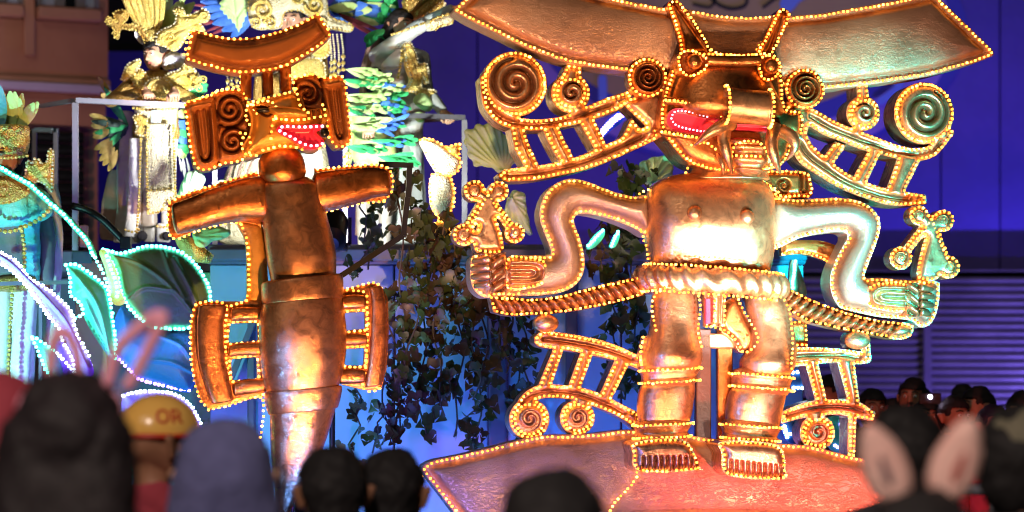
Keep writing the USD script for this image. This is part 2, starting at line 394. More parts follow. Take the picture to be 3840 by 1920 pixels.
# ------------------------------------------------------------------ stage floodlights of the float (lamps that stand where they shine from)
def floodlight(name, label, pos, target, color, power, cone=40, r=0.09, soft=0.5):
    """A par can on a yoke: can, rim, lens, yoke, base; its light is a small disc behind the lens."""
    pos, target = np.array(pos, float), np.array(target, float)
    t = thing(name, label, 'floodlight', pos, group='coloured floodlights on the parade float')
    z = (pos - target); z /= np.linalg.norm(z)
    T = trimesh.geometry.align_vectors([0, 0, 1], z)
    can = trimesh.creation.revolve(np.array([[r * 0.92, 0.0], [r * 1.05, 0.0], [r * 1.05, 0.02], [r, 0.03], [r * 0.95, 0.22], [r * 0.5, 0.27], [0.0, 0.275], [0, 0.255], [r * 0.45, 0.25], [r * 0.88, 0.2], [r * 0.92, 0.0]]), sections=28)
    can.apply_transform(T); part(t, 'housing', can, 'black_metal', 35)
    yk = trimesh.util.concatenate([bar((-r * 1.15, 0, -r * 1.4), (-r * 1.15, 0, 0.03), 0.02), bar((r * 1.15, 0, -r * 1.4), (r * 1.15, 0, 0.03), 0.02), bar((-r * 1.2, 0, -r * 1.4), (r * 1.2, 0, -r * 1.4), 0.02)])
    part(t, 'yoke', yk, 'black_metal')
    part(t, 'base', box(-r, r, -0.06, 0.06, -r * 1.4 - 0.04, -r * 1.4, 0.008), 'black_metal')
    if pos[2] > 0.3:
        part(t, 'stand', bar((0, 0, -pos[2] + 0.02), (0, 0, -r * 1.4 - 0.04), 0.035, sides=12), 'black_metal'); part(t, 'stand_foot', box(-0.16, 0.16, -0.16, 0.16, -pos[2] + 0.001, -pos[2] + 0.02, 0.004), 'black_metal')
    l = UsdLux.SphereLight.Define(stage, t.GetPath().pathString + '/lamp')
    l.CreateRadiusAttr(r * soft); l.CreateIntensityAttr(float(power)); l.CreateColorAttr(Gf.Vec3f(*color)); l.CreateNormalizeAttr(True)
    sh = UsdLux.ShapingAPI.Apply(l.GetPrim()); sh.CreateShapingConeAngleAttr(float(cone)); sh.CreateShapingConeSoftnessAttr(0.5)
    aim(l.GetPrim(), -z * 0.03, -z)
    return t

for _l in (
    ('white floodlight low in front of the large bronze figure', (1.85, 11.4, 0.72), (1.18, 14.0, 2.40), (0.86, 0.95, 1.0), 950, 8.5, 0.09),
    ('second warm white floodlight low in front, on the bronze thighs', (1.55, 11.4, 0.60), (1.26, 14.0, 1.78), (1.0, 0.85, 0.72), 120, 9, 0.09),
    ('warm floodlight far in front, washing the left wing of the headdress', (0.2, 9.6, 0.55), (0.55, 14.0, 3.5), (1.0, 0.74, 0.56), 270, 17, 0.09),
    ('warm floodlight far in front, washing the right wing of the headdress', (1.9, 9.6, 0.55), (2.05, 14.0, 3.5), (1.0, 0.70, 0.52), 250, 17, 0.09),
    ('teal floodlight at the right in front of the large figure', (2.75, 11.4, 0.7), (2.02, 14.1, 2.56), (0.0, 0.80, 0.95), 1250, 15, 0.09),
    ('amber floodlight low in front of the large bronze figure', (1.0, 10.4, 0.5), (1.05, 14.0, 2.75), (1.0, 0.40, 0.09), 260, 17, 0.09),  # unseen amber fill, added to deepen the orange on the bronze
    ('red floodlight under the right half of the crescent base', (2.0, 12.4, 0.5), (1.95, 14.0, 1.25), (1.0, 0.15, 0.12), 150, 42, 0.09),
    ('rose floodlight under the left arm of the large figure', (0.3, 11.4, 0.5), (0.38, 14.0, 2.35), (1.0, 0.34, 0.24), 95, 15, 0.09),
    ('blue floodlight on a stand beside the route at left', (-2.75, 10.0, 1.75), (0.45, 14.0, 1.45), (0.08, 0.24, 1.0), 150, 17, 0.09),
    ('turquoise floodlight on a stand beside the route at right', (3.1, 10.4, 1.65), (1.45, 14.0, 1.5), (0.05, 0.75, 1.0), 50, 11, 0.09),
    ('pale rose floodlight low in front of the crescent base', (0.9, 11.0, 0.5), (0.75, 14.0, 1.25), (1.0, 0.62, 0.52), 75, 26, 0.09),
    ('blue floodlight under the left tip of the crescent base', (-0.5, 12.6, 0.5), (0.1, 14.0, 1.5), (0.18, 0.14, 1.0), 38, 40, 0.09),
    ('blue floodlight on a stand beside the route, aimed at the copper figure', (-2.5, 9.9, 1.5), (-1.12, 13.5, 1.62), (0.06, 0.26, 1.0), 240, 6.5, 0.09),
    ('blue floodlight at the foot of the copper figure', (-0.6, 12.4, 0.5), (-1.02, 13.6, 1.75), (0.05, 0.20, 1.0), 45, 22, 0.09),
    ('teal floodlight at the left foot of the copper figure', (-2.2, 12.6, 0.6), (-1.52, 13.7, 2.35), (0.05, 0.8, 1.0), 35, 15, 0.09),
    ('amber floodlight in front of the copper figure', (-0.5, 10.9, 0.5), (-1.15, 13.6, 2.75), (1.0, 0.46, 0.15), 300, 24, 0.09),
    ('blue floodlight on the float chassis under the hanging ivy', (-0.45, 14.75, 0.42), (-0.5, 15.6, 1.9), (0.05, 0.26, 1.0), 16, 75, 0.09),
    ('blue floodlight on the float chassis behind the large figure', (0.75, 14.75, 0.42), (0.8, 15.6, 1.9), (0.07, 0.18, 1.0), 16, 75, 0.09),
    ('cyan floodlight on the float chassis behind the copper figure', (-1.55, 14.9, 0.42), (-1.5, 15.6, 1.9), (0.03, 0.45, 1.0), 16, 75, 0.09),
    ('white floodlight behind the copper figure, lighting the boy', (-1.28, 15.0, 2.72), (-2.3, 16.75, 3.60), (0.97, 0.98, 1.0), 88, 27, 0.09),
    ('white floodlight behind the copper figure, lighting the plumed performers', (-1.05, 14.95, 2.72), (-1.15, 17.2, 4.1), (0.97, 1.0, 0.95), 170, 42, 0.09),
    ('violet floodlight under the long violet leaf', (-2.35, 13.0, 0.9), (-2.25, 14.6, 2.0), (0.30, 0.10, 1.0), 50, 50, 0.09),
    ('teal floodlight at the left end of the float', (-3.7, 13.2, 1.3), (-2.95, 15.0, 2.5), (0.30, 1.0, 0.85), 105, 48, 0.09),
    ('violet floodlight on the street washing the hoarding at right', (7.3, 27.6, 0.5), (6.2, 30.0, 3.9), (0.22, 0.15, 1.0), 470, 80, 0.12),
    ('violet floodlight on the street washing the hoarding at left', (0.5, 24.0, 0.5), (1.5, 30.0, 4.8), (0.15, 0.09, 1.0), 150, 60, 0.12),
    ('rose floodlight on the street washing the terracotta building', (-4.6, 20.0, 0.5), (-6.0, 26.0, 5.0), (1.0, 0.48, 0.5), 115, 60, 0.12)):
    floodlight('floodlight', *_l)

lp = thing('street_lamp', 'tall street lamp standing behind the spectators, lighting their backs', 'street lamp', (-2.6, -1.6, 0))
part(lp, 'pole', trimesh.creation.revolve(np.array([[0.0, 0.0], [0.11, 0.0], [0.10, 0.3], [0.06, 0.4], [0.045, 7.2], [0.0, 7.2]]), sections=20), 'black_metal', 35)
part(lp, 'arm', bar((0, 0, 7.15), (0.9, 0.5, 7.35), 0.05, sides=12), 'black_metal')
part(lp, 'lamp_head', box(0.7, 1.15, 0.36, 0.64, 7.36, 7.46, 0.03), 'black_metal')
_l = UsdLux.SphereLight.Define(stage, lp.GetPath().pathString + '/lamp'); _l.CreateRadiusAttr(0.10); _l.CreateIntensityAttr(600.0); _l.CreateColorAttr(Gf.Vec3f(1.0, 0.80, 0.68)); _l.CreateNormalizeAttr(True)
_s = UsdLux.ShapingAPI.Apply(_l.GetPrim()); _s.CreateShapingConeAngleAttr(24.0); _s.CreateShapingConeSoftnessAttr(0.4)
aim(_l.GetPrim(), (0.92, 0.5, 7.24), (1.25, 6.5, 1.0))
# ------------------------------------------------------------------ people
def ball(c, r, n=16):
    return m3.Manifold.sphere(r, n).translate([float(x) for x in c])
def hullc(*cr):
    return m3.Manifold.batch_hull([ball(c, r) for c, r in cr])
def chain(pts):
    return [hullc(pts[i], pts[i + 1]) for i in range(len(pts) - 1)]
def union(ms): return m3.Manifold.batch_boolean(ms, m3.OpType.Add)
def soft(man, length=0.03, it=6):
    m = man.refine_to_length(length).to_mesh()
    t = trimesh.Trimesh(m.vert_properties[:, :3], m.tri_verts, process=True)
    trimesh.smoothing.filter_taubin(t, 0.5, 0.53, iterations=it)
    v, f = np.array(t.vertices), np.array(t.faces)
    return v, f, vnormals(v, f)

def hand_parts(curl=0.5):
    """Right hand in local axes: wrist at the origin, fingers along -z, palm facing -y, thumb to +x."""
    ms = [hullc(((0.018, 0, -0.01), 0.016), ((-0.018, 0, -0.01), 0.016), ((0.034, 0, -0.085), 0.012), ((-0.034, 0, -0.082), 0.012), ((0, 0.004, -0.06), 0.017))]
    for k, (x, L) in enumerate(((0.033, 0.070), (0.011, 0.080), (-0.011, 0.074), (-0.032, 0.058))):
        p, a, pts = np.array([x, 0, -0.085]), 0.1, []
        pts.append((tuple(p), 0.0098))
        for s, r in ((0.45, 0.009), (0.32, 0.0085), (0.23, 0.0075)):
            a += curl * (0.9 if s > 0.4 else 1.1)
            p = p + L * s * np.array([x * 0.8 * (1 - curl), -math.sin(a), -math.cos(a)]); pts.append((tuple(p), r))
        ms += chain(pts)
    ms += chain([((0.022, -0.004, -0.02), 0.013), ((0.050, -0.018, -0.048), 0.0115), ((0.060, -0.034, -0.075), 0.0095), ((0.056, -0.048, -0.096), 0.008)])
    return union(ms)
HANDS = {}
def hand_at(wrist, direction, palm, side, curl, s):
    if curl not in HANDS: HANDS[curl] = hand_parts(curl)
    z = -np.array(direction, float); z /= np.linalg.norm(z)
    y = -np.array(palm, float); y = y - z * (y @ z); y /= np.linalg.norm(y)
    x = np.cross(y, z)
    M = np.stack([x * side, y, z], 1) * s
    return HANDS[curl].transform(np.hstack([M, np.array(wrist, float)[:, None]]))

def person(name, label, loc, yaw=0.0, H=1.72, group=None, skin='skin', top='cloth_dark', bottom='cloth_navy', hair=('short', 'hair_black'), arms=None, turn=0.0, nod=0.0, head_k=1.0, face=True, wide=1.0):
    """Standing, facing local -y. arms: {side: (elbow, wrist, hand direction, palm normal, curl)} in units of a 1.75 m body."""
    t = thing(name, label, 'person', loc, yaw, group)
    s = H / 1.75; k = s
    def sc(pts): return [((c[0] * k, c[1] * k, c[2] * k), r * k) for c, r in pts]
    arms = arms or {}
    A = {}
    for sd in (1, -1):
        A[sd] = arms.get(sd, ((sd * 0.235, 0.03, 1.13), (sd * 0.245, -0.03, 0.88), (0, -0.1, -1), (-sd, 0, 0), 0.35))
    hc = np.array([0, -0.015, 1.635])
    cy, sy, cn, sn = math.cos(math.radians(turn)), math.sin(math.radians(turn)), math.cos(math.radians(nod)), math.sin(math.radians(nod))
    Rh = np.array([[cy, -sy, 0], [sy, cy, 0], [0, 0, 1]]) @ np.array([[1, 0, 0], [0, cn, -sn], [0, sn, cn]])
    def hd(pts): return sc([(tuple(hc + Rh @ (np.array(c) * head_k)), r * head_k) for c, r in pts])
    head = [m3.Manifold.batch_hull([ball(c, r, 24) for c, r in hd([((0, 0.012, 0.025), 0.086), ((0, 0.040, 0.010), 0.082), ((0, -0.032, 0.012), 0.068), ((0.038, -0.02, -0.035), 0.045), ((-0.038, -0.02, -0.035), 0.045), ((0, -0.060, -0.088), 0.026), ((0.03, -0.03, -0.075), 0.03), ((-0.03, -0.03, -0.075), 0.03)])])]
    head += [hullc(*hd([((0, -0.094, 0.008), 0.009), ((0, -0.112, -0.030), 0.012), ((0.013, -0.096, -0.036), 0.009), ((-0.013, -0.096, -0.036), 0.009)]))]
    head += [hullc(*hd([((0.034, -0.083, 0.024), 0.011), ((0.012, -0.092, 0.022), 0.010)])), hullc(*hd([((-0.034, -0.083, 0.024), 0.011), ((-0.012, -0.092, 0.022), 0.010)]))]
    for e in (1, -1): head += [hullc(*hd([((e * 0.092, 0.012, 0.006), 0.012), ((e * 0.106, 0.026, 0.008), 0.011), ((e * 0.090, 0.012, -0.036), 0.010)]))]
    neck = chain(sc([((0, 0.02, 1.56), 0.055), ((0, 0.015, 1.42), 0.060)]))
    tor = [((0.10 * wide, 0.0, 1.33), 0.105), ((-0.10 * wide, 0.0, 1.33), 0.105)], [((0.075 * wide, 0, 1.12), 0.098), ((-0.075 * wide, 0, 1.12), 0.098)], [((0.085 * wide, 0.01, 0.95), 0.108), ((-0.085 * wide, 0.01, 0.95), 0.108)]
    def torso(g): return [hullc(*sc([(c, r + g) for c, r in tor[0] + tor[1]])), hullc(*sc([(c, r + g) for c, r in tor[1] + tor[2]])), hullc(*sc([((0.16 * wide, 0.005, 1.40), 0.055 + g), ((-0.16 * wide, 0.005, 1.40), 0.055 + g), ((0.1, 0, 1.3), 0.08 + g), ((-0.1, 0, 1.3), 0.08 + g), ((0, 0.02, 1.44), 0.06 + g)]))]
    def arm(sd, g, cut=1.0):
        e, w = np.array(A[sd][0], float), np.array(A[sd][1], float); sh = np.array([sd * 0.185 * wide, 0.005, 1.395])
        return chain(sc([(tuple(sh), 0.056 + g), (tuple(e), 0.041 + g), (tuple(e + (w - e) * cut), 0.029 + g)]))
    def legs(g): return sum((chain(sc([((e * 0.09, 0.01, 0.93), 0.085 + g), ((e * 0.10, -0.01, 0.50), 0.056 + g), ((e * 0.10, 0.02, 0.10), 0.038 + g)])) for e in (1, -1)), [])
    feet = [hullc(*sc([((e * 0.10, 0.03, 0.045), 0.042), ((e * 0.11, -0.15, 0.032), 0.030)])) for e in (1, -1)]
    hands = [hand_at(np.array(A[e][1]) * k, A[e][2], A[e][3], e, A[e][4], s * 1.04) for e in (1, -1)]
    body = part(t, 'body', soft(union(head + neck + torso(0) + arm(1, 0) + arm(-1, 0) + legs(0) + feet + hands), 0.035 * s), skin)
    if face:
        for e in (1, -1):
            c, r = hd([((e * 0.033, -0.088, 0.004), 0.011)])[0]; b = trimesh.creation.icosphere(2, r); b.apply_translation(c); ey = part(body, 'eye', b, 'eye_white', True)
            c, r = hd([((e * 0.033, -0.0965, 0.003), 0.0055)])[0]; b = trimesh.creation.icosphere(1, r); b.apply_translation(c); part(body, 'iris', b, 'hair_black', True)
            q = soft(union([hullc(*hd([((e * 0.016, -0.100, 0.030), 0.004), ((e * 0.036, -0.095, 0.035), 0.004)])), hullc(*hd([((e * 0.036, -0.095, 0.035), 0.004), ((e * 0.052, -0.078, 0.028), 0.003)]))]), 0.02, 1); part(body, 'eyebrow', q, 'hair_black')
        part(body, 'lips', soft(hullc(*hd([((0.018, -0.084, -0.062), 0.006), ((-0.018, -0.084, -0.062), 0.006), ((0, -0.092, -0.061), 0.008), ((0, -0.089, -0.067), 0.007)])), 0.01, 1), 'lips')
    if top: part(t, 'shirt', noisy(soft(union(torso(0.016) + arm(1, 0.014, 0.94) + arm(-1, 0.014, 0.94)), 0.035 * s), 0.006, 9), top)
    if bottom: part(t, 'trousers', noisy(soft(union(legs(0.016) + [hullc(*sc([(c, r + 0.012) for c, r in tor[2]]))]), 0.04 * s), 0.006, 9), bottom)
    if bottom: 
        for e in (1, -1): part(t, 'shoe', soft(hullc(*sc([((e * 0.10, 0.04, 0.05), 0.05), ((e * 0.11, -0.16, 0.036), 0.036)])), 0.03, 3), 'cloth_dark')
    if hair:
        style, hm = hair
        big = m3.Manifold.batch_hull([ball(c, r, 32) for c, r in hd([((0, 0.014, 0.036), 0.094), ((0, 0.046, 0.012), 0.090), ((0, -0.024, 0.036), 0.078), ((0, 0.05, -0.05), 0.070), ((0, 0.035, -0.08), 0.062)])])
        fb = m3.Manifold.cube([0.3, 0.16, 0.24], True).translate([0, -0.125, -0.070]).transform(np.hstack([Rh * head_k * k, (hc * k)[:, None]]))
        neckb = m3.Manifold.cube([0.4, 0.4, 0.1], True).translate([0, -0.03, -0.165]).transform(np.hstack([Rh * head_k * k, (hc * k)[:, None]]))
        h = big - fb if style == 'long' else big - fb - neckb
        if style == 'long':
            h = union([h, hullc(*hd([((0.045, 0.045, 0.0), 0.072), ((-0.045, 0.045, 0.0), 0.072), ((0.065, 0.07, -0.18), 0.070), ((-0.065, 0.07, -0.18), 0.070)])), hullc(*hd([((0.065, 0.07, -0.18), 0.070), ((-0.065, 0.07, -0.18), 0.070), ((0.075, 0.10, -0.42), 0.062), ((-0.075, 0.10, -0.42), 0.062)]))])
        hv = soft(h, 0.018 * s, 5)
        part(t, 'hair', noisy(noisy(hv, 0.012 * s, 20 / s), 0.008 * s, 60 / s, 3), hm)
    return t, (hc * k, Rh * head_k * k)

look('skin', (0.50, 0.27, 0.17), (0.58, 0.32, 0.21), 0.5, bump=0.08, extra={'subsurface_weight': 0.08, 'subsurface_scale': 0.01})
look('skin_brown', (0.30, 0.14, 0.08), (0.36, 0.17, 0.10), 0.5, bump=0.08)
look('lips', (0.45, 0.13, 0.12), None, 0.4); look('eye_white', (0.7, 0.68, 0.66), None, 0.25)
look('hair_black', (0.004, 0.003, 0.0045), (0.010, 0.007, 0.008), 0.75, scale=60, bump=0.6, bscale=120, bdist=0.004)
look('hair_brown', (0.006, 0.003, 0.005), (0.014, 0.007, 0.010), 0.7, scale=60, bump=0.6, bscale=120, bdist=0.004)
look('cloth_dark', (0.018, 0.017, 0.022), (0.04, 0.035, 0.045), 0.85, bump=0.3)
look('cloth_navy', (0.015, 0.02, 0.05), (0.03, 0.035, 0.08), 0.85, bump=0.3)
look('cloth_grey', (0.10, 0.10, 0.12), (0.16, 0.16, 0.19), 0.85, bump=0.3)
look('cloth_red', (0.30, 0.03, 0.05), (0.40, 0.05, 0.08), 0.8, bump=0.3)
look('knit_lilac', (0.10, 0.105, 0.25), (0.135, 0.14, 0.32), 0.95, scale=30, bump=0.8, bscale=90, bdist=0.01)
look('plush_pink', (0.88, 0.50, 0.44), (0.93, 0.60, 0.53), 0.95, scale=20, bump=0.7, bscale=140, bdist=0.008)
look('plush_red', (0.35, 0.06, 0.05), (0.45, 0.10, 0.08), 0.95, scale=20, bump=0.7, bscale=140, bdist=0.008)
look('plush_dark', (0.06, 0.035, 0.06), (0.09, 0.05, 0.08), 0.95, scale=20, bump=0.7, bscale=140, bdist=0.008)
look('cap_olive', (0.13, 0.12, 0.08), (0.18, 0.16, 0.11), 0.85, scale=30, bump=0.4)
look('helmet_yellow', (0.85, 0.47, 0.10), (0.90, 0.54, 0.14), 0.22)
look('red_print', (0.5, 0.04, 0.02), None, 0.4)
look('pink_wire', (0.85, 0.32, 0.46), (0.9, 0.40, 0.52), 0.6)
# ------------------------------------------------------------------ the large bronze figure
def build_big_figure():
    Fm = Frame(2690, 14.0, 8.0)
    fig = thing('bronze_figure', 'large bronze parade figure with wide winged headdress, spiral ears and lamp-lined outlines', 'parade figure', Fm.o, Fm.yaw)
    Lp = Lamps(fig)
    mm = Fm.mpp()
    L = lambda pts, d=0.0: Fm.loc(pts, d)
    P = lambda pts, d=0.0: Polygon(L(pts, d)).buffer(0)
    def S(pts, d=0.0, closed=True, step=0.012): return smooth_line(L(pts, d), step, closed)
    def SP(pts, d=0.0): return Polygon(S(pts, d)).buffer(0)
    def band(up, lo, d): return Polygon(np.vstack([smooth_line(L(up, d), 0.012), smooth_line(L(lo, d), 0.012)[::-1]])).buffer(0)
    def pc(u, v, d=0.0): return L([(u, v)], d)[0]

    # headdress wings -------------------------------------------------
    dW = 0.02
    wing_l = Polygon(np.vstack([L([(1705, 44)], dW), L([(1703, 30)], dW), L([(1866, -118)], dW), smooth_line(L([(1866, -118), (2010, -82), (2180, -38), (2340, 0), (2520, 36), (2600, 60)], dW)),
                                L([(2600, 300)], dW), smooth_line(L([(2560, 310), (2440, 292), (2340, 268), (2190, 248), (2090, 224), (1960, 174), (1850, 120), (1760, 76), (1712, 48)], dW))])).buffer(0)
    wing_r = Polygon(np.vstack([smooth_line(L([(2860, 70), (2967, 60), (3080, 50), (3200, 30), (3352, 3), (3500, -28)], dW)), L([(3722, 188), (3726, 204)], dW),
                                smooth_line(L([(3722, 210), (3672, 230), (3560, 264), (3452, 290), (3252, 318), (3097, 334), (2960, 330), (2860, 300)], dW))])).buffer(0)
    mid = Polygon(np.vstack([smooth_line(L([(2520, 24), (2600, 42), (2680, 58), (2765, 66), (2850, 65), (2940, 52)], dW)), L([(2905, 240), (2580, 240)], dW)])).buffer(0)
    pr = puff(0.030, 0.055, 0.16, 0.022, 0.75)
    for w in (wing_l, wing_r):
        part(fig, 'headdress_wing', lift(slab(w, 0.20, pr, None, 0.011), dW), 'bronze_matte')
        Lp.poly(w, 0.013, dW - 0.012, 0.026)
    for pts in ([(1720, 64), (1790, 98), (1850, 130), (1900, 158), (1952, 186)], [(1975, 196), (2030, 214), (2090, 236), (2150, 250)]):
        Lp.line(smooth_line(L(pts, 0.2)), 0.195, 0.03)
    part(fig, 'crown_panel', lift(slab(mid, 0.10, puff(0.02, 0.03, 0.1, 0.012), None, 0.011), 0.0), 'bronze_matte')
    Lp.line(smooth_line(L([(2600, 44), (2680, 60), (2765, 68), (2850, 67), (2905, 60)], -0.03)), -0.03)
    for pts in ([(2503, 16), (2520, 2), (2545, 4), (2580, 45), (2625, 110), (2662, 178), (2668, 206), (2610, 222), (2556, 210), (2543, 150), (2522, 80)],
                [(2918, 40), (2945, 34), (2963, 58), (2945, 105), (2920, 160), (2895, 205), (2862, 214), (2836, 198), (2866, 140)]):
        hp = SP(pts, -0.06); ax = L([pts[1], ((pts[5][0] + pts[6][0]) / 2, (pts[5][1] + pts[6][1]) / 2)], -0.06)
        part(fig, 'crest_horn', lift(slab(hp, 0.16, puff(0.018, 0.04, 0.05), carve((ax, -0.03, 0.016)), 0.008), -0.06), 'copper')
        Lp.poly(hp, 0.010, -0.072, 0.023)
    Lp.line(L([(2840, 186), (2880, 122), (2918, 66)], -0.03), -0.035, 0.024)
    Lp.line(smooth_line(L([(2664, 188), (2700, 204), (2760, 210), (2825, 206)], -0.10)), -0.12, 0.03)

    # spiral ears ------------------------------------------------------
    dE = 0.06
    def ear(disc, dr, small, sr, plate, up1, lo1, up2, lo2, rungs, stem, side):
        g = unary_union([circle(pc(*disc, dE), dr * mm), band(up1, lo1, dE), band(up2, lo2, dE), P(plate, dE), *[P(q, dE) for q in rungs], circle(pc(*small, dE), sr * mm), P(stem, dE)])
        g = g.buffer(0.004).buffer(-0.004)
        def centre(a, b):
            a, b = resample(smooth_line(L(a, dE)), 0.02), resample(smooth_line(L(b, dE)), 0.02)
            n = min(len(a), len(b)); ia, ib = np.linspace(0, len(a) - 1, n).astype(int), np.linspace(0, len(b) - 1, n).astype(int)
            return ((a[ia] + b[ib]) / 2)[n // 12: -n // 12 or None]
        rel = carve((centre(up1, lo1), -0.034, 0.015), (centre(up2, lo2), -0.034, 0.015))
        part(fig, 'ear_scroll', lift(slab(g, 0.21, puff(0.022, 0.026, 0.03), rel, 0.008), dE), 'bronze')
        Lp.poly(g, 0.012, dE - 0.012, 0.027)
        for (cu, cv), r, tn in ((disc, dr * 0.86, 2.6), (small, sr * 0.66, 1.7)):
            c = pc(cu, cv, dE - 0.02); R = r * mm; tn *= 0.8
            sp = spiral(c, R * 0.88, tn, 0.6 if side < 0 else 2.2, -side)
            dome = lambda d, R=R: 0.055 * np.sqrt(np.clip(1 - (1 - np.clip(d / (R * 0.35), 0, 1)) ** 2, 0, 1))
            part(fig, 'spiral', lift(slab(circle(c, R), 0.03, dome, carve((sp, -0.030, R * 0.085)), 0.006), dE - 0.02), 'bronze')
            ring = circle(c, R * 1.07); Lp.line(np.array(ring.exterior.coords), dE - 0.035, 0.025, True)
        return g
    ear((1930, 315), 122, (2140, 350), 74, [(2335, 385), (2405, 350), (2490, 335), (2500, 470), (2440, 490), (2352, 408)],
        [(1835, 250), (1850, 360), (1885, 412), (1945, 440), (2010, 447), (2090, 440), (2165, 415), (2260, 372), (2390, 330)],
        [(1800, 290), (1812, 390), (1850, 447), (1900, 477), (1960, 487), (2040, 487), (2120, 474), (2190, 459), (2270, 432), (2335, 405)],
        [(1868, 655), (1885, 640), (1925, 630), (2020, 620), (2140, 595), (2265, 545), (2365, 500), (2462, 452)],
        [(1872, 668), (1895, 680), (1925, 680), (1990, 677), (2090, 660), (2190, 637), (2290, 602), (2470, 520)],
        [[(1912, 470), (1962, 470), (1985, 540), (2030, 640), (1975, 640), (1930, 560)], [(2030, 475), (2092, 470), (2120, 530), (2162, 610), (2105, 620), (2060, 540)], [(2168, 450), (2224, 440), (2250, 490), (2282, 560), (2235, 570), (2195, 500)],
         [(2330, 395), (2366, 400), (2368, 440), (2340, 500), (2300, 545), (2330, 520), (2400, 480)]],
        [(2125, 240), (2182, 250), (2180, 300), (2100, 300)], 1)
    ear((3465, 425), 118, (3237, 425), 66, [(2930, 395), (3012, 395), (3035, 470), (3010, 560), (2950, 540)],
        [(3015, 395), (3067, 415), (3127, 450), (3197, 480), (3277, 510), (3372, 545), (3442, 555), (3502, 535), (3555, 470)],
        [(2990, 445), (3017, 460), (3077, 500), (3152, 530), (3227, 560), (3302, 580), (3377, 597), (3442, 603), (3510, 582), (3580, 500)],
        [(2985, 490), (3022, 500), (3052, 550), (3117, 605), (3202, 662), (3302, 700), (3392, 717), (3472, 730)],
        [(2960, 540), (2985, 592), (3010, 620), (3077, 664), (3152, 708), (3252, 746), (3352, 772), (3475, 766)],
        [[(3132, 530), (3175, 545), (3122, 620), (3085, 590)], [(3252, 570), (3300, 580), (3248, 690), (3196, 670)], [(3368, 585), (3455, 595), (3390, 725), (3325, 705)]],
        [(3210, 300), (3250, 300), (3262, 380), (3215, 380)], -1)
    for (cu, cv), r in (((2427, 292), 74), ((3017, 335), 76)):
        c = pc(cu, cv, -0.03); R = r * mm
        part(fig, 'ear_spiral', lift(slab(circle(c, R), 0.11, puff(0.018, 0.045, 0.03), carve((spiral(c, R * 0.72, 3.0, 1.0, 1 if cu < 2700 else -1), -0.036, 0.0065)), 0.006), -0.03), 'copper')
        Lp.line(np.array(circle(c, R * 0.93).exterior.coords), -0.045, 0.025, True)

    # head -------------------------------------------------------------
    dH = -0.10
    skull = SP([(2540, 200), (2660, 196), (2780, 200), (2905, 205), (2935, 300), (2945, 400), (3005, 420), (3010, 500), (2975, 530), (2950, 600), (2880, 640), (2700, 645), (2580, 610), (2520, 545), (2482, 495), (2474, 440), (2486, 360), (2512, 280)], dH)
    part(fig, 'head', lift(slab(skull, 0.30, puff(0.02, 0.05, 0.07), None, 0.010), dH), 'copper')
    Lp.poly(skull, 0.012, dH - 0.012, 0.024)
    snout = [(2575, 245, 2850, 245), (2540, 290, 2880, 290), (2520, 340, 2905, 345), (2510, 385, 2930, 400), (2530, 425, 2935, 430)]
    q = [np.r_[L([(a, b)], dH)[0], L([(c, d)], dH)[0]] for a, b, c, d in snout]
    part(fig, 'snout', loft(q, 0.72, 2.6, d0=dH + 0.02, cap=0.2), 'copper')
    bro = [np.r_[L([(2660, 205)], -0.27)[0], L([(2660, 244)], -0.27)[0]], np.r_[L([(2760, 208)], -0.27)[0], L([(2760, 248)], -0.27)[0]], np.r_[L([(2850, 205)], -0.27)[0], L([(2850, 244)], -0.27)[0]]]
    part(fig, 'brow_bar', loft(bro, 0.9, 2.0, d0=-0.25), 'copper')
    for cu, cv, a, b in ((2598, 232, 60, 50), (2886, 250, 46, 50)):
        c = pc(cu, cv, -0.24); t = np.linspace(0, 2 * PI, 40, endpoint=False)
        lid = Polygon(np.stack([c[0] + a * mm * np.cos(t), c[1] + b * mm * np.sin(t) * (1 - 0.25 * np.cos(t - 0.5))], 1))
        e = part(fig, 'eye', lift(slab(lid, 0.14, puff(0.016, -0.02, 0.02), None, 0.007), -0.24), 'copper')
        s = trimesh.creation.icosphere(3, 30 * mm); s.apply_translation([c[0] + 4 * mm, -0.245, c[1]])
        part(e, 'eyeball', s, 'copper', True)
        Lp.poly(lid, 0.008, -0.252, 0.022)
    # mouth
    dM = -0.215
    mouth = SP([(2500, 450), (2512, 418), (2545, 405), (2610, 414), (2680, 440), (2740, 462), (2880, 468), (2940, 470), (2940, 500), (2860, 492), (2740, 486), (2680, 505), (2620, 512), (2550, 498), (2512, 478)], dM)
    part(fig, 'mouth', lift(slab(mouth, 0.08, puff(0.01, -0.02, 0.02), None, 0.008), dM), 'red_lip')
    up = smooth_line(L([(2496, 376), (2540, 378), (2590, 388), (2650, 412), (2705, 432)], dM - 0.03)); lo = smooth_line(L([(2480, 494), (2530, 502), (2590, 512), (2640, 520)], dM - 0.02))
    for nm, ln, wd in (('upper_lip', up, 0.022), ('lower_lip', lo, 0.020)):
        part(fig, nm, tube(np.stack([ln[:, 0], np.full(len(ln), dM - 0.005), ln[:, 1]], 1), wd), 'copper'); Lp.line(ln, dM - 0.03, 0.022)
    pk = S([(2516, 445), (2524, 424), (2548, 416), (2600, 424), (2650, 438)], dM, False); pk2 = S([(2516, 445), (2528, 466), (2560, 480), (2620, 492), (2640, 494)], dM, False)
    for ln in (pk, pk2): Lp.pts([(a, dM - 0.012, b) for a, b in resample(ln, 0.02)], 0.0065, 'pink_bulb')
    # nose tube
    dN = -0.36
    a, b = pc(2722, 392, dN), pc(2882, 408, dN)
    n = 40; t = np.linspace(0, 2 * PI, n, endpoint=False); R = 0.098
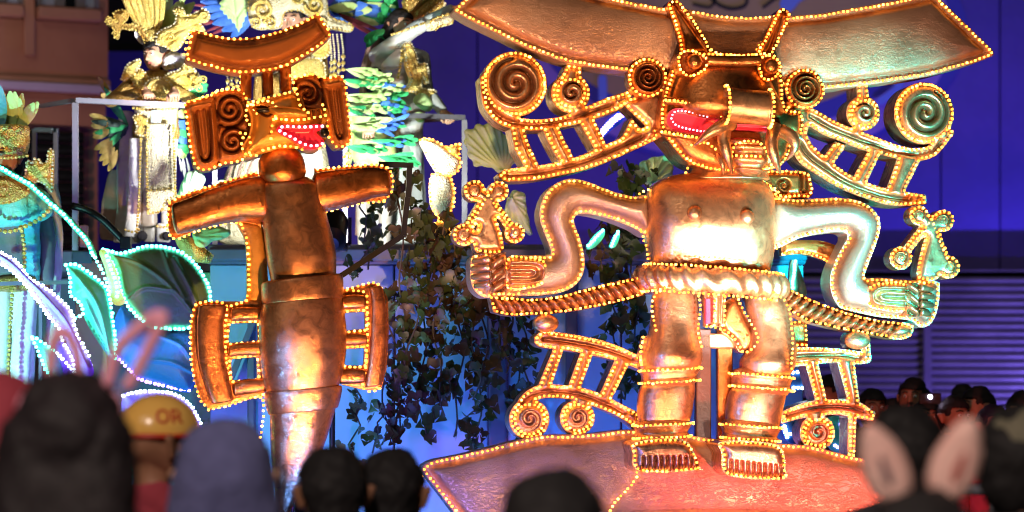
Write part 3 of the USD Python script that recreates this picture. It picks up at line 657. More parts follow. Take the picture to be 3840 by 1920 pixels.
    prof = [(0.0, R * 0.80), (0.0, R), (0.03, R), (0.05, R * 0.95), (0.5, R * 0.93), (0.95, R * 0.95), (0.97, R), (1.0, R), (1.0, R * 0.8)]
    V = np.vstack([np.stack([np.full(n, a[0] + (b[0] - a[0]) * s), dN + r * np.cos(t) , np.full(n, a[1] + (b[1] - a[1]) * s) + r * np.sin(t)], 1) for s, r in prof]
                  + [np.stack([np.full(n, a[0] + (b[0] - a[0]) * s), dN + r * np.cos(t), np.full(n, a[1] + (b[1] - a[1]) * s) + r * np.sin(t)], 1) for s, r in ((0.9, R * 0.8), (0.1, R * 0.8))])
    m = len(prof) + 2; i, j = np.meshgrid(np.arange(m), np.arange(n), indexing='ij')
    qd = np.stack([i * n + j, i * n + (j + 1) % n, ((i + 1) % m) * n + (j + 1) % n, ((i + 1) % m) * n + j], -1).reshape(-1, 4)
    part(fig, 'nose_tube', trimesh.Trimesh(V, np.vstack([qd[:, [0, 2, 1]], qd[:, [0, 3, 2]]]), process=False), 'bronze', 35)
    for c in (a, b):
        Lp.pts([(c[0] + (0.006 if c is b else 0.0), dN + R * 1.04 * math.cos(k), c[1] + R * 1.04 * math.sin(k)) for k in np.linspace(PI / 2 - 0.2, 3 * PI / 2 + 0.2, 15)], 0.009)
    # claws hooked over the chin, and the ribbed chin
    for pts in ([(2742, 462, 30), (2700, 478, 26), (2650, 505, 18), (2604, 545, 4)], [(2720, 470, 26), (2708, 530, 24), (2722, 590, 18), (2746, 650, 4)],
                [(2905, 475, 28), (2885, 540, 24), (2900, 600, 18), (2926, 650, 4)], [(2930, 490, 26), (2965, 520, 24), (2972, 560, 16), (2950, 600, 4)],
                [(2690, 585, 12), (2700, 615, 11), (2712, 652, 4)]):
        k = np.array(pts, float); ln = smooth_line(np.c_[L(k[:, :2], -0.29), k[:, 2] * mm], 0.012)
        part(fig, 'claw', tube(np.stack([ln[:, 0], -0.29 - 0.05 * np.sin(np.linspace(0, PI, len(ln))), ln[:, 1]], 1), np.maximum(ln[:, 2], 0.003), 12), 'bronze')
    chin = [(2735, 540, 2868, 545), (2742, 552, 2872, 556), (2748, 575, 2874, 580), (2746, 600, 2870, 606), (2752, 625, 2862, 634), (2765, 640, 2850, 646)]
    q = [np.r_[L([(a, b)], -0.2)[0], L([(c, d)], -0.2)[0]] for a, b, c, d in chin]
    part(fig, 'chin', loft(q, 0.8, 3, d0=-0.20, wob=lambda s, a: 0.10 * np.sign(math.cos(s * 22)) * abs(math.cos(s * 22)) ** 0.5), 'bronze')
    Lp.line(S([(2738, 590), (2748, 548), (2790, 532), (2840, 536), (2868, 570), (2884, 620)], -0.26, False), -0.30, 0.024)
    Lp.line(S([(2744, 584), (2800, 586), (2848, 588)], -0.30, False), -0.315, 0.026)
    Lp.line(S([(2640, 505), (2668, 480), (2706, 466)], -0.30, False), -0.33, 0.024); Lp.line(S([(2590, 545), (2640, 535), (2680, 560)], -0.25, False), -0.27, 0.024)
    # little face plate behind the neck
    pl = SP([(2805, 648), (2850, 640), (2990, 640), (3036, 655), (3044, 735), (2980, 742), (2900, 745), (2850, 705)], 0.08)
    cc = pc(2937, 697, 0.08)
    part(fig, 'collar_plate', lift(slab(pl, 0.1, puff(0.018, 0.03, 0.03), carve((spiral(cc, 0.04, 1.8), -0.03, 0.007), (L([(3000, 650), (3000, 720), (3022, 720), (3022, 650)], 0.08), -0.03, 0.007)), 0.007), 0.08), 'copper')
    Lp.poly(pl, 0.01, 0.07, 0.026)
    nk = [(2610, 600, 2880, 605), (2596, 640, 2880, 640), (2560, 672, 2890, 672)]
    part(fig, 'neck', loft([np.r_[L([(a, b)], 0)[0], L([(c, d)], 0)[0]] for a, b, c, d in nk], 0.6, 2.2, d0=0.02, cap=0.1), 'bronze')
    Lp.line(S([(2585, 600), (2572, 630), (2562, 655), (2510, 672), (2465, 690), (2430, 712), (2392, 728)], 0.02, False), -0.02, 0.026)

    # torso ---------------------------------------------------------------
    T = [(2500, 668, 2848, 672), (2440, 700, 2885, 705), (2420, 760, 2902, 762), (2420, 840, 2904, 845), (2426, 920, 2900, 935), (2440, 985, 2890, 1010), (2470, 1030, 2870, 1055)]
    q = [np.r_[L([(a, b)], 0)[0], L([(c, d)], 0)[0], k] for (a, b, c, d), k in zip(T, (0.42, 0.52, 0.64, 0.72, 0.66, 0.52, 0.40))]
    body = loft(q, 0.62, 2.7, seg=72, d0=0.02, cap=0.18)
    part(fig, 'torso', noisy(body, 0.004, 5.0), 'bronze')
    for cu, cv in ((2603, 800), (2798, 815)):
        c = pc(cu, cv, -0.21); s = trimesh.creation.icosphere(3, 0.042); s.apply_scale([1, 0.9, 1]); s.apply_translation([c[0], -0.222, c[1]])
        part(fig, 'chest_stud', s, 'bronze', True)
    Lp.line(S([(2898, 712), (2912, 760), (2914, 850), (2908, 930)], 0, False), -0.02, 0.026)
    Lp.line(S([(2400, 870), (2420, 925), (2428, 990)], 0.05, False), 0.02, 0.026)
    Lp.line(S([(2815, 650), (2850, 678), (2895, 702), (2925, 735)], 0, False), -0.02, 0.026)
    # belt of twisted rope
    c0 = pc(2668, 1062, 0.0); A, B, r0 = 0.425, 0.30, 0.066; til = math.radians(-4)
    nu, nv = 180, 20; u, v = np.meshgrid(np.linspace(0, 2 * PI, nu, endpoint=False), np.linspace(0, 2 * PI, nv, endpoint=False), indexing='ij')
    rr = r0 * (1 + 0.17 * np.cos(26 * u + 2 * v)); ex = 2 / 2.5
    sg = lambda x: np.sign(x) * np.abs(x) ** ex
    X, Yy = sg(np.cos(u)), sg(np.sin(u)); bx = X * (A - r0 + rr * np.cos(v)); by = Yy * (B - r0 + rr * np.cos(v)); bz = rr * 1.05 * np.sin(v)
    V = np.stack([c0[0] + bx * math.cos(til) - bz * math.sin(til), 0.02 + by, c0[1] + bx * math.sin(til) + bz * math.cos(til)], -1).reshape(-1, 3)
    i, j = np.meshgrid(np.arange(nu), np.arange(nv), indexing='ij')
    qd = np.stack([i * nv + j, ((i + 1) % nu) * nv + j, ((i + 1) % nu) * nv + (j + 1) % nv, i * nv + (j + 1) % nv], -1).reshape(-1, 4)
    Fq = np.vstack([qd[:, [0, 1, 2]], qd[:, [0, 2, 3]]]); part(fig, 'rope_belt', (V, Fq, vnormals(V, Fq)), 'bronze')
    for dz, k0 in ((0.072, 1.0), (-0.075, 1.0)):
        t = np.linspace(PI * 1.02, PI * 1.98, 200); p = np.stack([sg(np.cos(t)) * (A - 0.035), 0.02 + sg(np.sin(t)) * (B - 0.02), np.full(200, dz)], 1)
        Lp.line(np.stack([c0[0] + p[:, 0] * math.cos(til) - p[:, 2] * math.sin(til), p[:, 1], c0[1] + p[:, 0] * math.sin(til) + p[:, 2] * math.cos(til)], 1))

    # arms -----------------------------------------------------------------
    dA = 0.02
    arm_l = SP([(2440, 742), (2370, 736), (2290, 715), (2205, 682), (2140, 670), (2090, 685), (2050, 720), (2028, 770), (2025, 820), (2040, 870), (2060, 920), (2064, 955), (2010, 957), (1950, 958), (1895, 964), (1840, 950), (1775, 958),
                (1764, 1000), (1766, 1055), (1780, 1090), (1815, 1115), (1870, 1112), (1990, 1110), (2090, 1100), (2150, 1075), (2185, 1030), (2192, 970), (2180, 910), (2162, 860), (2152, 825), (2168, 803), (2205, 801), (2285, 820), (2365, 850), (2440, 880)], dA)
    arm_r = SP([(2880, 752), (2990, 747), (3080, 743), (3152, 742), (3217, 752), (3267, 778), (3297, 818), (3300, 865), (3282, 925), (3257, 990), (3245, 1040), (3302, 1042), (3402, 1050), (3512, 1055), (3524, 1085), (3516, 1160), (3490, 1215),
                (3450, 1228), (3412, 1202), (3302, 1190), (3202, 1170), (3152, 1155), (3122, 1110), (3112, 1050), (3127, 990), (3157, 930), (3178, 892), (3166, 871), (3102, 872), (3002, 892), (2880, 930)], dA)
    for g in (arm_l, arm_r):
        part(fig, 'arm', lift(slab(g, 0.20, puff(0.024, 0.105, 0.085, 0.0, 0.6), None, 0.010), dA), 'pale_bronze')
        Lp.poly(g, 0.012, dA - 0.012, 0.027)
    def hand(palm, ups, knuck, fingers, nm):
        g = SP(palm, -0.06)
        h = part(fig, 'palm', lift(slab(g, 0.09, puff(0.016, 0.03, 0.02), carve(*[(smooth_line(L(k, -0.06), 0.01), 0.028, 0.011) for k in ups]), 0.006), -0.06), 'bronze')
        Lp.poly(g, 0.008, -0.07, 0.025)
        kq = P(knuck, -0.09); x0, z0, x1, z1 = kq.bounds
        sl = [(np.array([[x0, z0 + f * (z1 - z0)], [x1, z0 + f * (z1 - z0) + nm * 0.05]]), -0.03, 0.012) for f in (-0.1, 0.2, 0.5, 0.8, 1.1)]
        part(h, 'knuckle_band', lift(slab(kq, 0.1, puff(0.004, 0.03, 0.02), carve(*sl), 0.006), -0.09), 'bronze')
        for fa, fb in fingers:
            a, b = pc(*fa, -0.12), pc(*fb, -0.12); ln = np.linspace(a, b, 9); bend = np.linspace(0, 1, 9)
            part(h, 'finger', tube(np.stack([ln[:, 0], -0.12 + 0.07 * bend ** 2, ln[:, 1]], 1), 0.0205 - 0.004 * bend, 12), 'bronze')
    hand([(1902, 968), (1990, 962), (2036, 975), (2054, 1015), (2040, 1058), (2004, 1078), (1902, 1082)],
         [[(1905, 985), (1990, 985), (2030, 1000), (2036, 1020), (2028, 1048), (1990, 1062), (1905, 1064)], [(1905, 1012), (1985, 1012), (2004, 1022), (1985, 1038), (1905, 1038)]],
         [(1842, 952), (1896, 945), (1898, 1096), (1842, 1098)], [((1840, 972), (1784, 976)), ((1840, 1002), (1778, 1006)), ((1840, 1034), (1780, 1037)), ((1840, 1064), (1790, 1070))], 1)
    hand([(3392, 1064), (3300, 1058), (3258, 1075), (3244, 1105), (3256, 1145), (3290, 1160), (3392, 1166)],
         [[(3392, 1078), (3300, 1078), (3268, 1095), (3262, 1112), (3272, 1135), (3310, 1145), (3392, 1150)], [(3392, 1102), (3310, 1100), (3292, 1112), (3310, 1124), (3392, 1128)]],
         [(3400, 1062), (3448, 1058), (3448, 1186), (3400, 1190)], [((3452, 1078), (3508, 1082)), ((3452, 1108), (3512, 1112)), ((3452, 1140), (3508, 1144)), ((3452, 1170), (3498, 1178))], -1)
    # scroll ornaments stood on the fists
    def ornament(sp, apex, foot, d=-0.04):
        legs = [Polygon(LineString(L([apex, (s[0], s[1])], d)).buffer(0.026).exterior.coords) for s in sp]
        g = unary_union([*[circle(pc(s[0], s[1], d), s[2] * mm) for s in sp], *legs, SP(foot, d)])
        g = g.buffer(0.006).buffer(-0.006)
        ax = L([apex, ((foot[0][0] + foot[3][0]) / 2, (foot[0][1] + foot[3][1]) / 2)], d)
        o = part(fig, 'scroll_ornament', lift(slab(g, 0.12, puff(0.014, 0.035, 0.03), None, 0.007), d), 'bronze')
        Lp.poly(g, 0.009, d - 0.01, 0.026)
        for s in sp:
            c = pc(s[0], s[1], d - 0.03); R = s[2] * mm * 0.62
            part(o, 'spiral', lift(slab(circle(c, R), 0.03, lambda q: 0.02 * np.sqrt(np.clip(q / R, 0, 1)), carve((spiral(c, R * 0.8, 1.8), -0.022, 0.0055)), 0.005), d - 0.03), 'copper')
        for s in sp[2:]: Lp.line(L([apex, (s[0], s[1])], d), d - 0.03, 0.026)
    ornament([(1780, 715, 40), (1870, 717, 38), (1740, 880, 42), (1930, 874, 38)], (1828, 735), [(1828, 750), (1860, 820), (1886, 900), (1880, 945), (1790, 945), (1776, 900), (1800, 820)])
    ornament([(3447, 808, 38), (3537, 828, 42), (3378, 968, 44), (3557, 1002, 44)], (3488, 825), [(3490, 835), (3520, 920), (3528, 1010), (3510, 1050), (3446, 1048), (3440, 1000), (3462, 910)])
    # rope tails
    for upp, low, k in (([(1838, 1112), (1900, 1112), (1990, 1119), (2090, 1110), (2240, 1072), (2400, 1035)], [(1850, 1170), (1910, 1184), (1990, 1181), (2060, 1178), (2190, 1160), (2290, 1140), (2420, 1105)], 1),
                       ([(2930, 1075), (2967, 1086), (3052, 1126), (3152, 1163), (3277, 1196), (3402, 1212), (3428, 1232)], [(2930, 1152), (2952, 1160), (3030, 1205), (3150, 1236), (3270, 1257), (3370, 1274), (3415, 1262)], -1)):
        g = band(upp, low, -0.01); a, b = smooth_line(L(upp, -0.01), 0.01), smooth_line(L(low, -0.01), 0.01)
        a, b = resample(a, 0.05), resample(b, 0.05); n = min(len(a), len(b)); items = []
        for q in range(0, n - 1):
            qa = int(q * (len(a) - 1) / (n - 1)); qb = int(min(n - 1, max(0, q + k * 1.2)) * (len(b) - 1) / (n - 1)); items.append((np.array([a[qa], b[qb]]), -0.035, 0.011))
        part(fig, 'rope_tail', lift(slab(g, 0.14, puff(0.016, 0.05, 0.04), carve(*items[::1]), 0.007), -0.01), 'bronze')
        Lp.poly(g, 0.009, -0.02, 0.027)

    # legs -----------------------------------------------------------------
    def leg(secs, dep, name, rows, d=-0.06, k=0.85):
        q = [np.r_[L([(a, b)], d)[0], L([(c, e)], d)[0], dep * (1 + 0.34 * math.sin(PI * min(1, (i / (len(secs) - 1)) ** 2.2)) if name == 'thigh' else 1)] for i, (a, b, c, e) in enumerate(secs)]
        g = part(fig, name, noisy(loft(q, dep, 2.3, d0=d, cap=0.25), 0.003, 6.0), 'bronze')
        return g
    def rows(*rs, d=-0.06, dep=0.8):
        for a, b, c, e in rs: Lp.line(ring_points(np.r_[L([(a, b)], d)[0], L([(c, e)], d)[0]], dep, d, spacing=0.026))
    leg([(2462, 1075, 2600, 1075), (2444, 1125, 2616, 1130), (2440, 1200, 2620, 1205), (2424, 1275, 2628, 1280), (2408, 1335, 2630, 1338), (2412, 1378, 2620, 1376), (2440, 1402, 2590, 1398)], 0.85, 'thigh', 0)
    kg = P([(2412, 1262), (2432, 1258), (2452, 1290), (2450, 1380), (2402, 1392), (2398, 1320)], -0.05)
    part(fig, 'knee_guard', lift(slab(kg, 0.1, puff(0.01, 0.03, 0.03), None, 0.008), -0.08), 'bronze'); Lp.line(S([(2412, 1264), (2401, 1320), (2404, 1388)], -0.08, False), -0.09)
    RG = lambda a, b: [(a[0] + 8, a[1], a[2] - 8, a[3]), (a[0], a[1] + 10, a[2], a[3] + 9), (a[0] + 7, a[1] + 24, a[2] - 7, a[3] + 23), (b[0] + 7, b[1] - 22, b[2] - 7, b[3] - 22), (b[0], b[1] - 10, b[2], b[3] - 10), (b[0] + 10, b[1], b[2] - 10, b[3])]
    leg(RG((2398, 1386, 2624, 1374), (2400, 1446, 2616, 1434)), 0.86, 'knee_ring', 0)
    leg([(2412, 1436, 2600, 1428), (2396, 1470, 2604, 1462), (2390, 1520, 2598, 1514), (2392, 1570, 2590, 1562), (2402, 1602, 2574, 1594)], 0.8, 'shin', 0)
    leg(RG((2374, 1588, 2592, 1580), (2378, 1650, 2584, 1640)), 0.84, 'ankle_ring', 0)
    leg([(2386, 1640, 2572, 1636), (2380, 1664, 2574, 1660)], 0.8, 'ankle', 0)
    rows((2398, 1392, 2624, 1380), (2400, 1438, 2618, 1426), (2374, 1596, 2594, 1586), (2378, 1644, 2584, 1634), dep=0.88)
    leg([(2795, 1085, 2925, 1088), (2796, 1140, 2955, 1148), (2814, 1225, 2974, 1232), (2806, 1300, 2984, 1310), (2776, 1356, 2976, 1374), (2776, 1396, 2952, 1412), (2800, 1416, 2930, 1428)], 0.85, 'thigh', 0)
    leg(RG((2738, 1394, 2970, 1412), (2738, 1456, 2966, 1474)), 0.86, 'knee_ring', 0)
    leg([(2752, 1448, 2950, 1466), (2730, 1490, 2942, 1502), (2722, 1545, 2930, 1552), (2722, 1590, 2920, 1598), (2732, 1612, 2908, 1620)], 0.8, 'shin', 0)
    leg(RG((2700, 1582, 2926, 1598), (2704, 1646, 2918, 1660)), 0.84, 'ankle_ring', 0)
    leg([(2710, 1640, 2908, 1650), (2706, 1664, 2912, 1672)], 0.8, 'ankle', 0)
    rows((2738, 1400, 2970, 1418), (2738, 1448, 2968, 1466), (2702, 1590, 2926, 1606), (2704, 1640, 2918, 1654), dep=0.88)
    # knee guards: curved edges with lamps beside the thighs
    for pts in ([(2600, 1085), (2530, 1078), (2470, 1088), (2444, 1130), (2448, 1190), (2458, 1240)], [(2612, 1092), (2624, 1150), (2616, 1240), (2630, 1300)],
                [(2410, 1265), (2400, 1310), (2402, 1360)], [(2770, 1105), (2772, 1140), (2802, 1190), (2830, 1240), (2840, 1270), (2822, 1306), (2785, 1318), (2752, 1268), (2710, 1235), (2646, 1224)],
                [(2790, 1094), (2870, 1088), (2945, 1135), (2966, 1220), (2970, 1300), (2966, 1380)]):
        Lp.line(S(pts, -0.2, False), -0.215, 0.026)
    fl = SP([(2770, 1120), (2805, 1190), (2838, 1262), (2822, 1312), (2782, 1322), (2752, 1275), (2712, 1242), (2700, 1200), (2730, 1130)], -0.1)
    part(fig, 'thigh_guard', lift(slab(fl, 0.12, puff(0.012, 0.03, 0.03), None, 0.009), -0.06), 'copper')
    cl = P([(2640, 1090), (2722, 1090), (2712, 1225), (2648, 1225)], -0.2)
    lc = part(fig, 'loincloth', lift(slab(cl, 0.08, puff(0.01, 0.03, 0.02), carve((L([(2662, 1095), (2662, 1222)], -0.2), -0.02, 0.008), (L([(2698, 1095), (2696, 1222)], -0.2), -0.02, 0.008)), 0.007), -0.2), 'bronze')
    part(lc, 'red_strip', box(*(lambda a, b: (a[0], b[0], -0.236, -0.2, b[1], a[1]))(pc(2641, 1120, -0.2), pc(2660, 1215, -0.2)), 0.004), 'red_lip')
    for uu in (2676, 2714): Lp.line(L([(uu, 1095), (uu - 4, 1220)], -0.2), -0.24, 0.026)
    # feet with toes
    for top, bot, tl, tr in ([(2384, 1655), (2565, 1650), (2625, 1752)], [(2622, 1764), (2400, 1770), (2372, 1700)], (2408, 1752), (2612, 1748)), ([(2708, 1655), (2912, 1668), (2946, 1760)], [(2932, 1798), (2730, 1782), (2706, 1700)], (2735, 1765), (2925, 1785)):
        g = SP(top + bot, -0.30)
        ribs = [(L([(tl[0] + (tr[0] - tl[0]) * k / 9, tl[1] + (tr[1] - tl[1]) * k / 9 - 38), (tl[0] + (tr[0] - tl[0]) * k / 9 + 1, tl[1] + (tr[1] - tl[1]) * k / 9 + 6)], -0.30), -0.022, 0.0062) for k in range(10)]
        part(fig, 'foot', lift(slab(g, 0.34, puff(0.014, 0.05, 0.05), carve(*ribs), 0.0055), -0.30), 'bronze')
        Lp.poly(g, 0.01, -0.312, 0.026)
    # lower scroll wings ---------------------------------------------------
    dL = 0.05
    def lower(knob, kr, up1, lo1, up2, lo2, rungs, discs, extra=()):
        g = unary_union([band(up1, lo1, dL), band(up2, lo2, dL), *[P(r, dL) for r in rungs], *[circle(pc(u, v, dL), r * mm) for u, v, r in discs], *extra, circle(pc(*knob, dL), kr * mm * 0.8)])
        def centre(a, b):
            a, b = resample(smooth_line(L(a, dL)), 0.02), resample(smooth_line(L(b, dL)), 0.02); n = min(len(a), len(b))
            return ((a[np.linspace(0, len(a) - 1, n).astype(int)] + b[np.linspace(0, len(b) - 1, n).astype(int)]) / 2)[n // 10: -n // 10]
        part(fig, 'lower_scroll', lift(slab(g.buffer(0.004).buffer(-0.004), 0.18, puff(0.02, 0.03, 0.03), carve((centre(up1, lo1), -0.035, 0.014), (centre(up2, lo2), -0.034, 0.013)), 0.008), dL), 'bronze')
        Lp.poly(g, 0.012, dL - 0.012, 0.026)
        for u, v, r in discs:
            c = pc(u, v, dL - 0.02); R = r * mm * 0.66
            part(fig, 'spiral', lift(slab(circle(c, R), 0.03, lambda q: 0.045 * np.sqrt(np.clip(1 - (1 - np.clip(q / (R * .5), 0, 1)) ** 2, 0, 1)), carve((spiral(c, R * 0.85, 1.6, 1.0, -1), -0.04, R * 0.11)), 0.006), dL - 0.02), 'bronze')
            Lp.line(np.array(circle(c, R * 1.12).exterior.coords), dL - 0.035, 0.026, True)
        s = trimesh.creation.icosphere(3, kr * mm); s.apply_scale([1.15, 0.8, 0.8]); s.apply_translation([pc(*knob, 0)[0], 0.0, pc(*knob, 0)[1]]); part(fig, 'knob', s, 'bronze', True)
    lower((2047, 1212), 42, [(2004, 1262), (2034, 1243), (2090, 1245), (2200, 1263), (2300, 1290), (2420, 1345)], [(2004, 1285), (2030, 1302), (2125, 1314), (2225, 1332), (2325, 1357), (2420, 1395)],
          [(1925, 1540), (1960, 1480), (2020, 1445), (2100, 1443), (2200, 1458), (2280, 1490), (2400, 1550)], [(1935, 1590), (1975, 1520), (2020, 1498), (2070, 1492), (2150, 1500), (2250, 1532), (2325, 1566), (2400, 1620)],
          [[(2078, 1300), (2117, 1300), (2066, 1455), (2014, 1455)], [(2178, 1318), (2226, 1322), (2176, 1460), (2128, 1455)], [(2308, 1345), (2362, 1360), (2292, 1500), (2244, 1490)]],
          [(1985, 1572, 76), (2165, 1566, 66)])
    lower((3215, 1275), 44, [(2940, 1305), (3020, 1302), (3100, 1304), (3200, 1314), (3245, 1325), (3268, 1345)], [(2940, 1380), (2990, 1374), (3060, 1366), (3150, 1358), (3220, 1366), (3262, 1360)],
          [(2930, 1545), (2975, 1525), (3050, 1502), (3150, 1497), (3220, 1506), (3285, 1548)], [(2930, 1590), (2975, 1577), (3025, 1565), (3125, 1555), (3200, 1565), (3275, 1580)],
          [[(3018, 1360), (3068, 1360), (3104, 1510), (3060, 1512)], [(3138, 1350), (3204, 1360), (3226, 1515), (3180, 1512)]], [(3065, 1622, 68)],
          extra=[P([(3180, 1560), (3212, 1560), (3206, 1720), (3178, 1715)], dL), P([(3225, 1280), (3262, 1280), (3268, 1350), (3235, 1350)], dL)])
    bp = P([(2955, 1205), (3025, 1200), (3030, 1300), (2955, 1300)], 0.16); part(fig, 'back_plate', lift(slab(bp, 0.05, puff(0.01, 0.02, 0.02), None, 0.01), 0.16), 'copper'); Lp.poly(bp, 0.01, 0.15)
    bk = band([(2930, 905), (3010, 900), (3090, 905), (3170, 935)], [(2930, 960), (2990, 952), (3050, 962), (3110, 985)], 0.22); part(fig, 'back_band', lift(slab(bk, 0.05, puff(0.01, 0.02, 0.02), None, 0.01), 0.22), 'copper')
    Lp.line(S([(2940, 950), (2990, 944), (3050, 954), (3100, 980)], 0.22, False), 0.2, 0.024)
    # boat-shaped base --------------------------------------------------------
    dB = 0.0
    base = Polygon(np.vstack([L([(1580, 1762), (1585, 1750)], dB), smooth_line(L([(1590, 1744), (1625, 1726), (1725, 1706), (1825, 1682), (1950, 1650), (2050, 1632), (2200, 1628), (2360, 1612), (2500, 1620), (2700, 1648), (2920, 1664), (3025, 1670), (3100, 1687), (3190, 1710), (3350, 1742), (3560, 1800)], dB)),
                             L([(3600, 1820), (3605, 1835), (3440, 2030)], dB), smooth_line(L([(3440, 2030), (3200, 1985), (2900, 1950), (2600, 1945), (2300, 1960), (2050, 1995), (1800, 2050)], dB)), L([(1800, 2050)], dB)])).buffer(0)
    part(fig, 'crescent_base', lift(slab(base, 0.20, puff(0.022, 0.06, 0.14, 0.016), None, 0.011), dB), 'bronze_matte')
    Lp.poly(base, 0.012, dB - 0.012, 0.028)
    Lp.line(L([(1576, 1772), (1650, 1850), (1720, 1925), (1790, 2000)], 0.2), 0.19, 0.024)
    Lp.line(S([(2362, 1690), (2366, 1740), (2387, 1776), (2372, 1810), (2345, 1842), (2300, 1890), (2280, 1930)], -0.07, False), -0.085, 0.026)
    # supports
    x0, x1 = pc(2604, 1500, 0.05)[0], pc(2660, 1500, 0.05)[0]
    part(fig, 'support_post', box(x0, x1, 0.0, 0.06, 0.0, pc(0, 1225, 0.05)[1], 0.006), 'dark_post')
    x0, x1 = pc(2686, 1500, 0.05)[0], pc(2744, 1500, 0.05)[0]
    part(fig, 'support_post', box(x0, x1, 0.02, 0.07, 0.0, pc(0, 1225, 0.05)[1], 0.006), 'copper')
    part(fig, 'support_post', box(pc(1990, 1500)[0], pc(2030, 1500)[0], 0.21, 0.26, 0.0, pc(0, 1800)[1], 0.006), 'dark_post')
    part(fig, 'support_post', box(pc(3240, 1500)[0], pc(3280, 1500)[0], 0.21, 0.26, 0.0, pc(0, 1800)[1], 0.006), 'dark_post')
    part(fig, 'cross_bar', box(pc(2560, 1500)[0], pc(2790, 1500)[0], 0.0, 0.07, pc(0, 1300)[1], pc(0, 1240)[1], 0.008), 'bronze')
    Lp.flush()
build_big_figure()
# ------------------------------------------------------------------ the slimmer copper figure
def build_slim_figure():
    Fm = Frame(1120, 13.6, 9.0)
    fig = thing('copper_figure', 'slim dark copper parade figure with curved hat, red lips and tapering tail body', 'parade figure', Fm.o, Fm.yaw)
    Lp = Lamps(fig, r=0.0082, spacing=0.029)
    mm = Fm.mpp()
    L = lambda pts, d=0.0: Fm.loc(pts, d)
    P = lambda pts, d=0.0: Polygon(L(pts, d)).buffer(0)
    def S(pts, d=0.0, closed=True, step=0.012): return smooth_line(L(pts, d), step, closed)
    def SP(pts, d=0.0): return Polygon(S(pts, d)).buffer(0)
    pc = lambda u, v, d=0.0: L([(u, v)], d)[0]
    ring2 = lambda r, d=0.0: np.r_[L([r[:2]], d)[0], L([r[2:]], d)[0]]
    # hat
    dH = -0.12
    hat = Polygon(np.vstack([S([(722, 112), (800, 130), (860, 142), (920, 144), (1010, 126), (1110, 92), (1190, 50)], dH, False), L([(1196, 52), (1242, 128)], dH),
                             S([(1240, 136), (1185, 182), (1110, 228), (1060, 252), (985, 268), (910, 274), (840, 264), (775, 248), (700, 224)], dH, False), L([(694, 216)], dH)])).buffer(0)
    part(fig, 'hat', lift(slab(hat, 0.20, puff(0.024, 0.05, 0.05, 0.024, 0.9), None, 0.008), dH), 'copper_matte')
    Lp.poly(hat, 0.006, dH - 0.006, 0.031)
    Lp.line(L([(716, 120), (700, 165), (690, 205)], -0.02), -0.03)
    for q in ([(903, 262), (944, 262), (944, 368), (905, 372)], [(984, 256), (1022, 252), (1026, 358), (988, 362)], [(1050, 246), (1092, 240), (1092, 338), (1054, 346)]):
        part(fig, 'hat_stalk', lift(slab(P(q, -0.04), 0.12, puff(0.004, 0.03, 0.03), None, 0.008), -0.04), 'copper_matte')
    Lp.line(L([(900, 270), (902, 320), (880, 332), (840, 336), (800, 350), (745, 372), (702, 388)], 0.0), -0.02)
    Lp.line(L([(1085, 292), (1120, 290), (1160, 282)], 0.0), -0.06)
    # head side blocks, with U-shaped and spiral mouldings
    dB = -0.05
    U = lambda a, b, c, e: smooth_line(L([a, b, c, e], dB), 0.01)
    bl = Polygon(L([(694, 384), (790, 360), (812, 345), (850, 336), (890, 336), (918, 352), (940, 420), (945, 500), (935, 570), (905, 602), (845, 612), (790, 632), (752, 638), (728, 615), (708, 520)], dB)).buffer(-0.02).buffer(0.02)
    br = Polygon(L([(1098, 300), (1130, 284), (1180, 280), (1205, 292), (1280, 284), (1294, 310), (1308, 430), (1318, 520), (1300, 548), (1262, 552), (1235, 520), (1222, 440), (1150, 425), (1110, 400)], dB)).buffer(-0.02).buffer(0.02)
    items_l = [(L([(708, 408), (786, 392)], dB), 0.030, 0.012), (S([(716, 425), (738, 560), (752, 612), (780, 618), (800, 590), (796, 480), (790, 410)], dB, False), 0.026, 0.010), (S([(742, 425), (758, 560), (768, 588), (776, 570), (772, 480), (764, 420)], dB, False), 0.020, 0.008),
               (S([(729, 425), (748, 570), (766, 604), (788, 580), (784, 480), (777, 416)], dB, False), -0.03, 0.007), (L([(806, 370), (818, 480), (820, 610)], dB), -0.03, 0.008),
               (spiral(pc(862, 412, dB), 66 * mm, 2.4, 0.4, -1), -0.036, 0.0105), (spiral(pc(872, 532, dB), 58 * mm, 2.2, 1.0, -1), -0.036, 0.0105)]
    items_r = [(L([(1206, 326), (1284, 312)], dB), 0.030, 0.012), (S([(1218, 345), (1244, 480), (1262, 538), (1288, 538), (1302, 500), (1292, 400), (1284, 330)], dB, False), 0.024, 0.009), (S([(1236, 340), (1256, 480), (1272, 520), (1284, 500), (1278, 420), (1268, 332)], dB, False), -0.032, 0.007),
               (S([(1252, 340), (1268, 480), (1274, 500), (1270, 420), (1262, 340)], dB, False), -0.028, 0.006), (L([(1200, 296), (1212, 380), (1226, 470)], dB), -0.03, 0.008), (spiral(pc(1152, 352, dB), 58 * mm, 2.3, 2.0, 1), -0.036, 0.010)]
    for g, it in ((bl, items_l), (br, items_r)):
        part(fig, 'ear_block', lift(slab(g, 0.24, puff(0.018, 0.04, 0.02), carve(*it), 0.0065), dB), 'copper_matte')
        Lp.poly(g, 0.0, dB - 0.006, 0.031)
    # face
    dF = -0.13
    face = SP([(925, 385), (1000, 368), (1090, 345), (1135, 372), (1150, 410), (1222, 405), (1228, 450), (1205, 470), (1222, 520), (1190, 560), (1130, 556), (1060, 560), (985, 575), (930, 590), (905, 560), (935, 500), (940, 440)], dF)
    part(fig, 'face', lift(slab(face, 0.26, puff(0.016, 0.06, 0.08), None, 0.008), dF), 'gilt')
